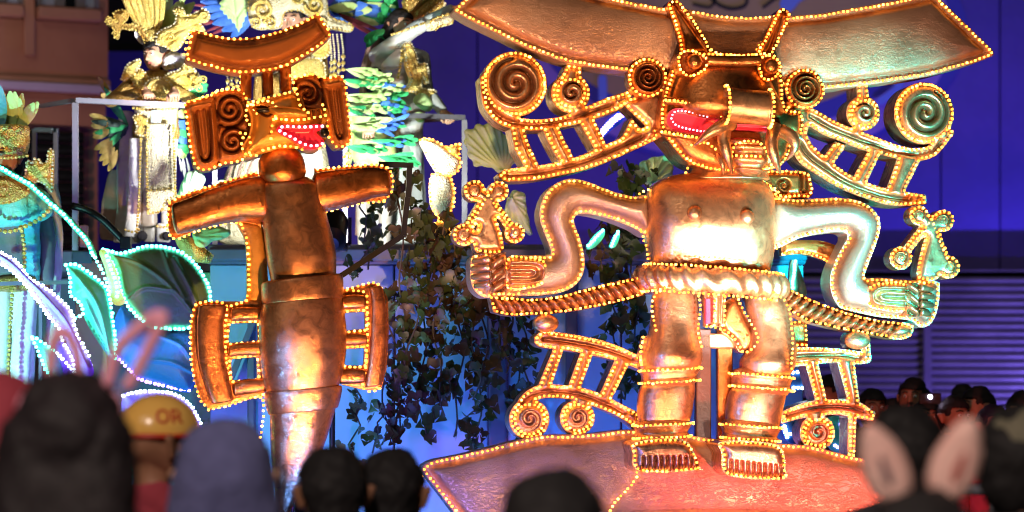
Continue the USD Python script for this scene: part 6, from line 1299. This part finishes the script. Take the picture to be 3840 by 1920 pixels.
D.fan((1240, 20), [(1470, -20), (1480, 20), (1470, 60), (1460, 88), (1440, 100), (1415, 96), (1490, 40)], 38, ['plume_green', 'plume_lime', 'plume_blue', 'plume_green'], 0.13, 6)
D.fan((1270, 50), [(1410, 130), (1385, 128), (1360, 108), (1425, 112)], 16, ['plume_maroon'], 0.08, 4)
D.plate('white_apron', [(1136, 560), (1200, 555), (1206, 640), (1170, 660), (1138, 650)], -0.3, 'satin_white', 0.02, 0.02)

# --- the performer reaching to the right
zC = at(0, 905, 17.3)[2]; FC = Frame(1500, 17.3, 30, zC)
C, _ = person('costumed_performer', 'dark haired performer in grey and gold reaching one arm out towards the big headdress', FC.o, 30, 1.56, 'costumed performers on the float', 'skin', 'sheer_grey', 'sheer_grey', ('long', 'hair_black'),
              {-1: ((-0.053, -0.33, 1.56), (0.15, -0.55, 1.70), (0.75, -0.3, 0.05), (0, -0.4, -1), 0.5), 1: ((0.14, -0.16, 1.14), (0.15, -0.40, 0.955), (0.2, -0.8, -0.4), (0, 0.2, -1), 0.9)}, turn=15, nod=4)
D = Dress(C, FC)
D.loft('grey_robe', [(1410, 200, 1540, 180), (1395, 280, 1560, 280), (1400, 400, 1575, 400), (1400, 560, 1580, 560), (1400, 760, 1590, 760), (1400, 905, 1600, 905)], 'sheer_grey', 0.5, 0.02, 0.012, folds(9, 0.05))
D.loft('brown_cape', [(1385, 150, 1425, 145), (1362, 220, 1420, 215), (1350, 280, 1412, 285), (1345, 420, 1405, 420), (1340, 640, 1400, 640), (1335, 880, 1400, 880)], 'satin_brown', 0.5, 0.12, 0.010, folds(7, 0.10))
D.plate('white_sash', [(1438, 240), (1470, 205), (1500, 180), (1512, 200), (1500, 250), (1470, 262), (1442, 258)], -0.2, 'satin_white', 0.03, 0.03)
D.plate('gold_trim_band', [(1515, 168), (1540, 160), (1560, 200), (1572, 240), (1598, 236), (1608, 300), (1600, 316), (1586, 290), (1584, 330), (1628, 335), (1632, 360), (1600, 372), (1560, 350), (1540, 345), (1520, 340), (1540, 300), (1525, 250)], -0.24, 'gold', 0.025, 0.03, [[(1530, 190), (1560, 260), (1570, 330)]])
D.beads('gold_trim', [(1506, 190), (1504, 230), (1492, 290)], -0.25, 0.012, 'gold'); D.beads('gold_trim', [(1470, 130), (1520, 112), (1580, 90), (1640, 70), (1690, 50)], -0.42, 0.010, 'gold')
D.plate('gold_cuff', [(1612, 78), (1650, 60), (1690, 50), (1702, 70), (1690, 92), (1650, 100), (1622, 116)], -0.58, 'gold_white', 0.03, 0.06, jag=0.005)
D.plate('gold_headdress', [(1535, 60), (1520, 10), (1540, -50), (1620, -60), (1660, -20), (1658, 14), (1640, 32), (1610, 46), (1580, 66), (1555, 76)], -0.06, 'gold_dark', 0.03, 0.05, [[(1545, 50), (1590, 10), (1640, -20)]], jag=0.005)
D.plate('gold_headdress_edge', [(1590, 60), (1620, 34), (1660, 0), (1668, 20), (1650, 40), (1610, 64)], -0.10, 'gold', 0.02, 0.03, jag=0.006)
D.fan((1500, 80), [(1440, 20), (1430, 60), (1450, -10), (1480, -30)], 44, ['plume_green'], 0.10)
D.fan((1440, 110), [(1380, 170), (1400, 160), (1430, 150), (1460, 146), (1365, 160)], 34, ['plume_green', 'plume_green'], 0.0)
D.plate('lime_leaf', [(1560, 360), (1590, 350), (1620, 380), (1620, 410), (1600, 418), (1570, 400), (1552, 380)], -0.3, 'leaf_lime', 0.02, 0.01); D.plate('lime_leaf', [(1556, 425), (1580, 420), (1592, 445), (1580, 460), (1560, 450)], -0.3, 'leaf_lime', 0.02, 0.01)
# ruffled plume skirts in front of them
zS = at(0, 640, 16.9)[2]; FS = Frame(1400, 16.9, 0, zS)
S_, _ = person('costumed_performer', 'crouching performer buried in layered green, lime and blue plume ruffles at the dark rail', (FS.o[0], FS.o[1] + 0.1, zd), 0, 1.25, 'costumed performers on the float', 'skin', 'plume_lime', 'satin_grey', ('short', 'hair_black'), {1: ((0.1, -0.1, 1.1), (-0.02, -0.3, 1.18), (0, -0.6, -0.6), (0, 0.3, -1), 0.8)}, turn=170)
FS2 = Frame(0, 16.9, 0, zd); FS2.o = np.array([FS.o[0], FS.o[1] + 0.1, zd]); FS2.c = CAM - FS2.o; D = Dress(S_, FS2)
for r0, (v, u0, u1, L, col) in enumerate([(262, 1330, 1400, 70, ['plume_lime']), (300, 1310, 1440, 70, ['plume_lime', 'plume_green']), (330, 1400, 1490, 60, ['plume_blue', 'plume_lime']), (360, 1305, 1430, 70, ['plume_lime']), (370, 1430, 1500, 60, ['plume_blue', 'plume_green', 'plume_green']),
                                         (410, 1330, 1440, 60, ['plume_lime', 'plume_lime', 'plume_green']), (405, 1430, 1510, 60, ['plume_green', 'plume_blue']), (470, 1320, 1410, 90, ['plume_lime', 'plume_lime']), (480, 1400, 1490, 80, ['plume_blue', 'plume_green', 'plume_blue']), (550, 1330, 1420, 80, ['plume_lime', 'plume_green']), (540, 1420, 1520, 90, ['plume_green', 'plume_blue', 'plume_green']), (600, 1450, 1540, 70, ['plume_green'])]):
    n = int((u1 - u0) / 8); sl = -0.25
    for k in range(n):
        u = u0 + (u1 - u0) * k / max(1, n - 1); vv = v + sl * (u - 1400) * 0.4
        D.feather((u - 34, vv - 10), (u + L * 0.55, vv + 26 * D.R.normal() * 0.5 + 6), 13 + 6 * D.R.random(), col[int(D.R.random() * len(col))], -0.28 - 0.012 * r0, -0.36 - 0.012 * r0 - 0.04 * D.R.random())

# --- the crowned performer at the left edge
FE = Frame(30, 15.0, 0, 1.55)
E, _ = person('costumed_performer', 'crowned performer at the left edge in teal ruff and silver trousers', FE.o, 0, 1.66, 'costumed performers on the float', 'skin_brown', 'cloth_grey', 'satin_white', ('short', 'hair_black'), None, turn=-35, nod=2)
D = Dress(E, FE)
D.loft('crown_band', [(-50, 480, 105, 478), (-45, 520, 108, 520), (-45, 560, 104, 562), (-42, 580, 102, 582)], 'gold', 0.75, -0.02, 0.012)
for u, v, r in ((40, 500, 18), (80, 520, 16), (10, 530, 16), (98, 500, 13), (60, 540, 14)): D.scroll('crown_curl', u, v, r, -0.14, 'gold')
D.beads('crown_rim', [(-40, 585), (30, 592), (102, 584)], -0.15, 0.012, 'gold')
D.fan((40, 500), [(-10, 330), (15, 345), (40, 342), (62, 344), (84, 350), (126, 384), (148, 386), (30, 360), (70, 365)], 44, ['plume_lime', 'plume_lime', 'leaf_lime'], 0.0, 4)
D.fan((10, 480), [(-25, 330), (2, 318), (-40, 340)], 40, ['plume_blue', 'turquoise'], -0.05, 4)
D.plate('gold_collar', [(82, 690), (98, 640), (96, 610), (112, 600), (122, 612), (128, 596), (150, 596), (158, 612), (176, 600), (178, 570), (186, 556), (200, 562), (202, 600), (200, 660), (196, 720), (176, 700), (140, 682), (110, 700)], -0.16, 'gold', 0.03, 0.03, [[(100, 680), (140, 650), (180, 620), (190, 580)], [(110, 690), (150, 666), (186, 660)], [(190, 690), (194, 610)]])
D.plate('gold_breast', [(-40, 680), (0, 660), (50, 668), (90, 690), (110, 720), (80, 745), (40, 760), (-20, 760)], -0.22, 'gold_dark', 0.04, 0.03, [[(-10, 700), (20, 690), (36, 710), (20, 735), (-5, 730)]])
D.loft('teal_ruff', [(-60, 740, 120, 700), (-64, 780, 180, 730), (-60, 820, 192, 790), (-50, 850, 160, 830)], 'teal_cloth', 0.75, -0.05, 0.02, folds(16, 0.08))
D.beads('gold_trim', [(-40, 852), (30, 868), (100, 846), (160, 812), (190, 776)], -0.28, 0.016, 'gold')
D.loft('satin_waist', [(-50, 850, 84, 850), (-54, 900, 84, 900), (-50, 960, 86, 965)], 'cloth_grey', 0.7, -0.03, 0.014)
D.loft('turquoise_sash', [(84, 840, 152, 830), (90, 930, 152, 920), (90, 1010, 152, 1000), (86, 1060, 150, 1050)], 'turquoise', 0.6, -0.08, 0.012)
D.loft('sheer_cloak', [(168, 690, 214, 690), (172, 800, 232, 800), (176, 950, 236, 950), (174, 1100, 226, 1100), (176, 1300, 220, 1300)], 'sheer_grey', 0.4, 0.10, 0.010, folds(6, 0.10))
D.loft('hip_belt', [(-50, 1060, 150, 1040), (-50, 1090, 152, 1075)], 'gold_dark', 0.6, -0.06, 0.014)
for s_ in ([(66, 1080, 140, 1080), (56, 1180, 132, 1180), (46, 1280, 122, 1280), (40, 1380, 112, 1380), (40, 1480, 108, 1480), (36, 1580, 108, 1580)], [(-40, 1080, 40, 1080), (-40, 1200, 36, 1200), (-46, 1340, 30, 1340), (-50, 1480, 20, 1480), (-50, 1580, 20, 1580)]): D.loft('silver_legging', s_, 'satin_white', 0.7, -0.05, 0.012)
for pts in ([(46, 1090), (40, 1200), (34, 1320), (30, 1450)], [(80, 850), (92, 940), (88, 1050)]): D.beads('gold_trim', pts, -0.2, 0.014, 'gold')
q = D.P([(238, 820), (272, 936)], 0.3); tb = thing('tan_board', 'narrow tan board standing behind the grey cloak at the left', 'board', (0, 0, 0)); part(tb, 'face', box(FE.o[0] + q[0, 0], FE.o[0] + q[1, 0], 15.85, 15.89, zd, FE.o[2] + q[0, 1], 0.008), 'tan_board')
bp = [at(-80, 1066, 14.6), at(258, 1058, 14.6)]; hb = thing('dark_hand_bar', 'thin dark hand bar crossing in front of the silver trousers at the left', 'bar', bp[0]); part(hb, 'tube', bar((0, 0, 0), bp[1] - bp[0], 0.022), 'float_dark'); part(hb, 'post', bar((0.35, 0.02, -0.005), (0.35, 0.02, 1.55 - bp[0][2]), 0.02), 'float_dark')

# --- small gold lamp-lit scroll figure by the rail
FG = Frame(1660, 15.9, 5); G = thing('gold_scroll_ornament', 'gold scrolled ornament outlined with lamps, right of the dark rail end', 'ornament', FG.o, 5); Lp = Lamps(G, r=0.0085, spacing=0.028)
for nm, pts, mt in (('scroll_leaf', [(1575, 525), (1600, 518), (1640, 530), (1690, 566), (1730, 600), (1718, 640), (1690, 660), (1650, 655), (1615, 610), (1590, 560)], 'gold_white'), ('scroll_ear', [(1676, 552), (1700, 544), (1724, 538), (1722, 580), (1712, 592)], 'gold_dark'),
                    ('scroll_body', [(1620, 655), (1680, 655), (1700, 690), (1706, 730), (1694, 790), (1660, 828), (1630, 800), (1612, 740)], 'gold_white'), ('scroll_foot', [(1618, 850), (1650, 826), (1676, 840), (1692, 875), (1690, 898), (1630, 898)], 'gold')):
    g = Polygon(smooth_line(FG.loc(pts), 0.01, True)).buffer(0); part(G, nm, slab(g, 0.1, puff(0.01, 0.04, 0.05), None, 0.009), mt); Lp.poly(g, 0.002, -0.006)
pp = FG.loc([(1650, 900), (1650, 1000)]); part(G, 'support', bar((pp[0, 0], 0.05, pp[0, 1] + 0.05), (pp[0, 0], 0.05, ZF(918)), 0.03), 'black_metal'); Lp.flush(150)
FG = Frame(1265, 15.9, 5); G = thing('gold_lamp_curl', 'small amber lamp curl seen under the right arm of the copper figure', 'light string', FG.o, 5); Lp = Lamps(G, r=0.009, spacing=0.030)
ln = smooth_line(FG.loc([(1262, 800), (1256, 840), (1248, 870), (1246, 890)]), 0.01); part(G, 'wire', tube(np.stack([ln[:, 0], np.zeros(len(ln)), ln[:, 1]], 1), 0.008), 'gold_dark'); Lp.line(ln, -0.01)
ln = smooth_line(FG.loc([(1292, 590), (1300, 575), (1312, 578), (1310, 600), (1300, 615)]), 0.01); part(G, 'wire', tube(np.stack([ln[:, 0], np.zeros(len(ln)), ln[:, 1]], 1), 0.008), 'gold_dark'); Lp.line(ln, -0.01)
a, b = FG.loc([(1246, 890)])[0], FG.loc([(1246, 925)])[0]; part(G, 'stake', bar((a[0], 0, ZF(918)), (a[0], 0, a[1]), 0.012), 'black_metal'); Lp.flush(60)
# glittering gold stocking and dark shoe resting on the float edge
gs = SPG = None
FT = Frame(720, 15.05, 0); T = thing('glitter_band', 'band of glittering gold cloth below the left arm of the copper figure', 'gold band', FT.o); g = Polygon(FT.loc([(650, 882), (690, 872), (740, 905), (800, 958), (786, 988), (735, 982), (690, 958), (664, 920)])); part(T, 'cloth', slab(g, 0.05, puff(0.01, 0.04, 0.05), None, 0.01), 'gold')
# ------------------------------------------------------------------ spectators
def feet_at(u, v, Y, top): p = at(u, v, Y); return np.array([p[0], Y, 0.0]), p[2]
def spectator(u, v, Y, label, **k):
    """The crown of the head shows at pixel (u, v) at distance Y; feet on the street."""
    p, z = feet_at(u, v, Y, 0); H = k.pop('H', None) or z / 1.0; k['head_k'] = k.get('head_k', 1.0) * 1.08 * 1.75 / H; H = z - (k['head_k'] - 1) * 0.11 * z / 1.75
    return person('person', label, (p[0], p[1], 0), k.pop('yaw', 180), H * 1.0, k.pop('group', 'spectators watching the parade from the street'), **k)

def ear_loop(t, pts, r, mat, y=0.0, name='rabbit_ear'):
    ln = smooth_line(np.array(pts, float), 0.008); return part(t, name, tube(ln, r, 10), mat)

# long haired woman with a wire rabbit-ear headband
P1, (hc, Rh) = spectator(262, 1412, 5.3, 'long dark haired person at lower left wearing a headband of pink wire rabbit ears', hair=('long', 'hair_brown'), top='cloth_dark', wide=1.05, head_k=1.12)
o = at(262, 1412, 5.3); k = KPX * 5.3
def loc1(u, v, y=0.0): p = at(u, v, 5.3); return (-(p[0] - o[0]), y, p[2])       # the person is turned about: local x runs to the left
hb = part(P1, 'headband', tube(np.array([loc1(262 + 195 * math.cos(a), 1545 - 140 * math.sin(a), 0.0) for a in np.linspace(-0.1, PI + 0.1, 30)]), 0.006, 8), 'pink_wire')
for pts in ([(188, 1440), (196, 1347), (206, 1284), (231, 1240), (262, 1262), (290, 1330), (306, 1440)], [(404, 1450), (440, 1320), (500, 1250), (580, 1190), (612, 1186), (608, 1216), (566, 1296), (520, 1390), (476, 1460)]):
    ear_loop(P1, [loc1(u, v, 0.01) for u, v in pts], 0.0135, 'pink_wire')
# person in a yellow helmet
P2, (hc, Rh) = spectator(590, 1498, 8.2, 'person in a glossy yellow helmet with red letters and black goggles strap', skin='skin_brown', yaw=122, hair=None, top='cloth_red', head_k=1.1)
s = hc[2] / 1.635
hm = m3.Manifold.sphere(0.128 * s, 48).scale([0.92, 1.12, 1.0]) - m3.Manifold.cube([1, 1, 0.3], True).translate([0, 0, -0.165]) 
hv = soft(hm, 0.02, 3); part(P2, 'helmet', (hv[0] + hc + np.array([0, 0.01, 0.03]), hv[1], hv[2]), 'helmet_yellow')
part(P2, 'helmet_rim', tube(np.array([hc + np.array([0.118 * s * math.cos(a), 0.01 + 0.142 * s * math.sin(a), 0.017]) for a in np.linspace(0, 2 * PI, 50)]), 0.009, 8), 'red_print')
part(P2, 'helmet_peak', soft(m3.Manifold.batch_hull([ball(hc + np.array([x, y, 0.012]), 0.008) for x, y in ((0.09, -0.1), (-0.09, -0.1), (0.05, -0.2), (-0.05, -0.2))]), 0.02, 2), 'helmet_yellow')
part(P2, 'goggles', soft(union([hullc((tuple(hc + np.array([0.085, -0.05, -0.005])), 0.026), (tuple(hc + np.array([0.05, -0.10, -0.012])), 0.03)), hullc((tuple(hc + np.array([-0.085, -0.05, -0.005])), 0.026), (tuple(hc + np.array([-0.05, -0.10, -0.012])), 0.03)), hullc((tuple(hc + np.array([-0.05, -0.10, -0.01])), 0.026), (tuple(hc + np.array([0.05, -0.10, -0.01])), 0.026))]), 0.02, 2), 'black_ball')
part(P2, 'chin_strap', tube(np.array([hc + np.array([0.10 * math.cos(a), -0.01, -0.03 + 0.10 * math.sin(a)]) for a in np.linspace(PI, 2 * PI, 24)]), 0.012, 8), 'black_ball')
lt = meshkit.text_mesh('OR', 0.045, 0.004, True); lt.apply_translation(-lt.bounds.mean(0))
v = lt.vertices.copy(); ang = math.radians(176); 
for sgn in (1,):
    R_ = 0.128 * s * 0.97; a = v[:, 0] / R_ + ang; el = 0.42 + v[:, 1] / (0.128 * s)
    q = np.stack([0.92 * R_ * np.cos(el) * np.cos(a), 1.12 * R_ * np.cos(el) * np.sin(a), 0.128 * s * np.sin(el)], 1) * (1.03 + v[:, 2:3] * 4) + hc + np.array([0, 0.01, 0.03])
    part(P2, 'letters', (q, lt.faces, None), 'red_print', False)
# hood, two dark heads, low head
P3, (hc, Rh) = spectator(845, 1590, 6.2, 'person in a pale lilac knitted hood, seen from behind', hair=None, top='knit_lilac', face=False, head_k=1.08, wide=1.05)
hd_ = m3.Manifold.batch_hull([ball(hc + np.array(c), r, 32) for c, r in (((0, 0.02, 0.03), 0.118), ((0, 0.05, -0.02), 0.116), ((0, -0.03, -0.0), 0.105), ((0.05, 0.04, -0.13), 0.095), ((-0.05, 0.04, -0.13), 0.095))]) - m3.Manifold.cube([0.15, 0.2, 0.2], True).translate([0, hc[1] - 0.15, hc[2] - 0.03])
part(P3, 'hood', noisy(soft(hd_, 0.02, 4), 0.008, 22), 'knit_lilac')
spectator(1255, 1690, 7.6, 'dark haired person with one ear showing, left of two heads close together', skin='skin_brown', yaw=205, turn=-18, top='cloth_navy')
spectator(1470, 1696, 7.9, 'dark haired person seen from behind, right of two heads close together', skin='skin_brown', yaw=172, top='cloth_dark', head_k=1.02)
spectator(2072, 1782, 5.0, 'dark haired person whose crown shows low in front of the crescent base', skin='skin_brown', top='cloth_dark', head_k=1.06)
# plush rabbit ears
P7, (hc, Rh) = spectator(3450, 1862, 4.7, 'dark haired person wearing big dusty pink plush rabbit ears at lower right', skin='skin_brown', top='cloth_dark', head_k=1.06)
o7 = at(3450, 1862, 4.7)
for cu, cv, ru, rv, tilt, inner, w in ((3316, 1740, 82, 156, 20, 'plush_dark', 0.17), (3592, 1728, 86, 168, -20, 'plush_red', 0.2)):
    t_ = np.linspace(0, 2 * PI, 60, endpoint=False); kk = KPX * 4.7
    def shape(a, b, off): 
        x, z = a * kk * np.cos(t_) * (1 - 0.25 * np.sin(t_)), b * kk * np.sin(t_); tr = math.radians(tilt); p = at(cu, cv + off, 4.7)
        return Polygon(np.stack([-(p[0] - o7[0]) - (x * math.cos(tr) - z * math.sin(tr)), (p[2]) + x * math.sin(tr) + z * math.cos(tr)], 1)).buffer(0)
    g = shape(ru, rv, 0); inn = shape(ru * w, rv * 0.40, 26)
    def fl(m): v, f, n = m[:3]; v = v * np.array([1, -1, 1]); f = f[:, ::-1]; return v, f, vnormals(v, f)
    e = part(P7, 'rabbit_ear', noisy(fl(slab(g, 0.028, puff(0.0, 0.018, 0.03), None, 0.008)), 0.003, 60), 'plush_pink')
    part(e, 'inner_ear', lift(fl(slab(inn, 0.012, puff(0.0, 0.006, 0.01), None, 0.006)), 0.019), inner)
part(P7, 'headband', tube(np.array([hc + np.array([0.112 * math.cos(a), 0.01, 0.02 + 0.105 * math.sin(a)]) for a in np.linspace(0, PI, 24)]), 0.008, 8), 'plush_dark')
spectator(3392, 1536, 7.2, 'dark haired person standing between the plush rabbit ears', skin='skin_brown', top='cloth_dark', head_k=1.05)
P9, (hc, Rh) = spectator(3842, 1535, 6.6, 'man in an olive cap at the right edge, ear showing', skin='skin_brown', yaw=150, turn=-20, top='cloth_dark', head_k=1.08, wide=1.1)
cp = m3.Manifold.sphere(0.120, 40).scale([0.94, 1.08, 0.95]) - m3.Manifold.cube([1, 1, 0.3], True).translate([0, 0, -0.135])
cv_ = soft(cp, 0.02, 3); part(P9, 'cap', noisy((cv_[0] + hc + np.array([0, 0.012, 0.03]), cv_[1], cv_[2]), 0.003, 20), 'cap_olive')
part(P9, 'cap_peak', soft(m3.Manifold.batch_hull([ball(hc + np.array([x, y, 0.05]), 0.007) for x, y in ((0.08, -0.09), (-0.08, -0.09), (0.05, -0.18), (-0.05, -0.18))]), 0.02, 2), 'cap_olive')
P10, (hc, Rh) = spectator(-40, 1420, 5.6, 'person in a red hood cut off by the left edge', hair=None, top='cloth_red', face=False, wide=1.1)
part(P10, 'hood', noisy(soft(m3.Manifold.batch_hull([ball(hc + np.array(c), r, 32) for c, r in (((0, 0.02, 0.02), 0.13), ((0, 0.05, -0.05), 0.13), ((0.07, 0.03, -0.17), 0.12), ((-0.07, 0.03, -0.17), 0.12))]), 0.02, 3), 0.006, 22), 'cloth_red')
# far spectators in front of the shutter
far = 'far spectators in front of the roller shutter'
for u, v, Y, yaw, hair, tp, lb in ((3270, 1464, 18.0, 10, ('short', 'hair_black'), 'cloth_dark', 'far dark haired person just right of the lower right scroll'), (3352, 1500, 18.8, 200, ('short', 'hair_black'), 'cloth_navy', 'small far person left of the one raising a phone'),
                                   (3424, 1424, 18.4, -20, ('long', 'hair_black'), 'cloth_dark', 'tall long haired far person behind the phone light'), (3575, 1492, 17.4, 30, ('short', 'hair_black'), 'cloth_grey', 'far person just right of the phone light'),
                                   (3612, 1448, 19.2, 170, ('short', 'hair_black'), 'cloth_dark', 'far person seen from behind against the shutter'), (3668, 1456, 18.0, -70, ('short', 'hair_black'), 'cloth_grey', 'far person in profile above the right rabbit ear'),
                                   (3722, 1524, 17.0, 20, ('short', 'hair_brown'), 'cloth_red', 'short far person between the rabbit ear and the olive cap'), (3112, 1412, 18.2, -50, ('short', 'hair_black'), 'cloth_dark', 'far person seen through the lower right ladder'),
                                   (3015, 1500, 18.6, 0, ('long', 'hair_black'), 'cloth_dark', 'far long haired person low behind the right bronze shin'), (3838, 1470, 18.5, 40, ('short', 'hair_black'), 'cloth_navy', 'far person at the right picture edge'), (2960, 1480, 19.4, 15, ('short', 'hair_black'), 'cloth_grey', 'far person half hidden behind the right bronze calf')):
    spectator(u, v, Y, lb, yaw=yaw, hair=hair, top=tp, skin='skin_brown', group=far)
PH, _ = spectator(3478, 1500, 17.8, 'far person raising a phone with its light on', yaw=0, skin='skin_brown', top='cloth_grey', group=far, arms={1: ((0.25, -0.22, 1.28), (0.06, -0.32, 1.56), (-0.2, -0.2, 1), (0, 0.6, 0.2), 0.7), -1: ((-0.25, -0.22, 1.28), (-0.10, -0.32, 1.55), (0.2, -0.2, 1), (0, 0.6, 0.2), 0.7)})
p = at(3488, 1495, 17.42); ph = thing('phone', 'phone held up with its bright white light on', 'phone', p, group=None)
part(ph, 'case', box(-0.075, 0.075, -0.005, 0.005, -0.038, 0.038, 0.004), 'black_metal')
glow('torch_white', (0.85, 0.70, 1.0), 160.0); cyl = trimesh.creation.cylinder(0.013, 0.004, sections=20); cyl.apply_transform(trimesh.transformations.rotation_matrix(PI / 2, [1, 0, 0])); cyl.apply_translation([0.0, -0.008, 0.012]); part(ph, 'torch', cyl, 'torch_white')
# crowd barrier at the right
p = at(3700, 1836, 9.5); br = thing('crowd_barrier', 'pale steel crowd barrier behind the man in the olive cap', 'barrier', (p[0], p[1], 0))
for z in (p[2], 0.55, 0.2): part(br, 'rail', bar((-0.3, 0, z), (1.6, 0, z), 0.04, sides=12), 'rail_white')
for x in np.arange(-0.3, 1.61, 0.16): part(br, 'upright', bar((x, 0, 0.02), (x, 0, p[2] - 0.01), 0.022, sides=10), 'rail_white')
for x in (-0.28, 1.58): part(br, 'foot', bar((x, -0.3, 0.02), (x, 0.3, 0.02), 0.04, sides=10), 'rail_white')
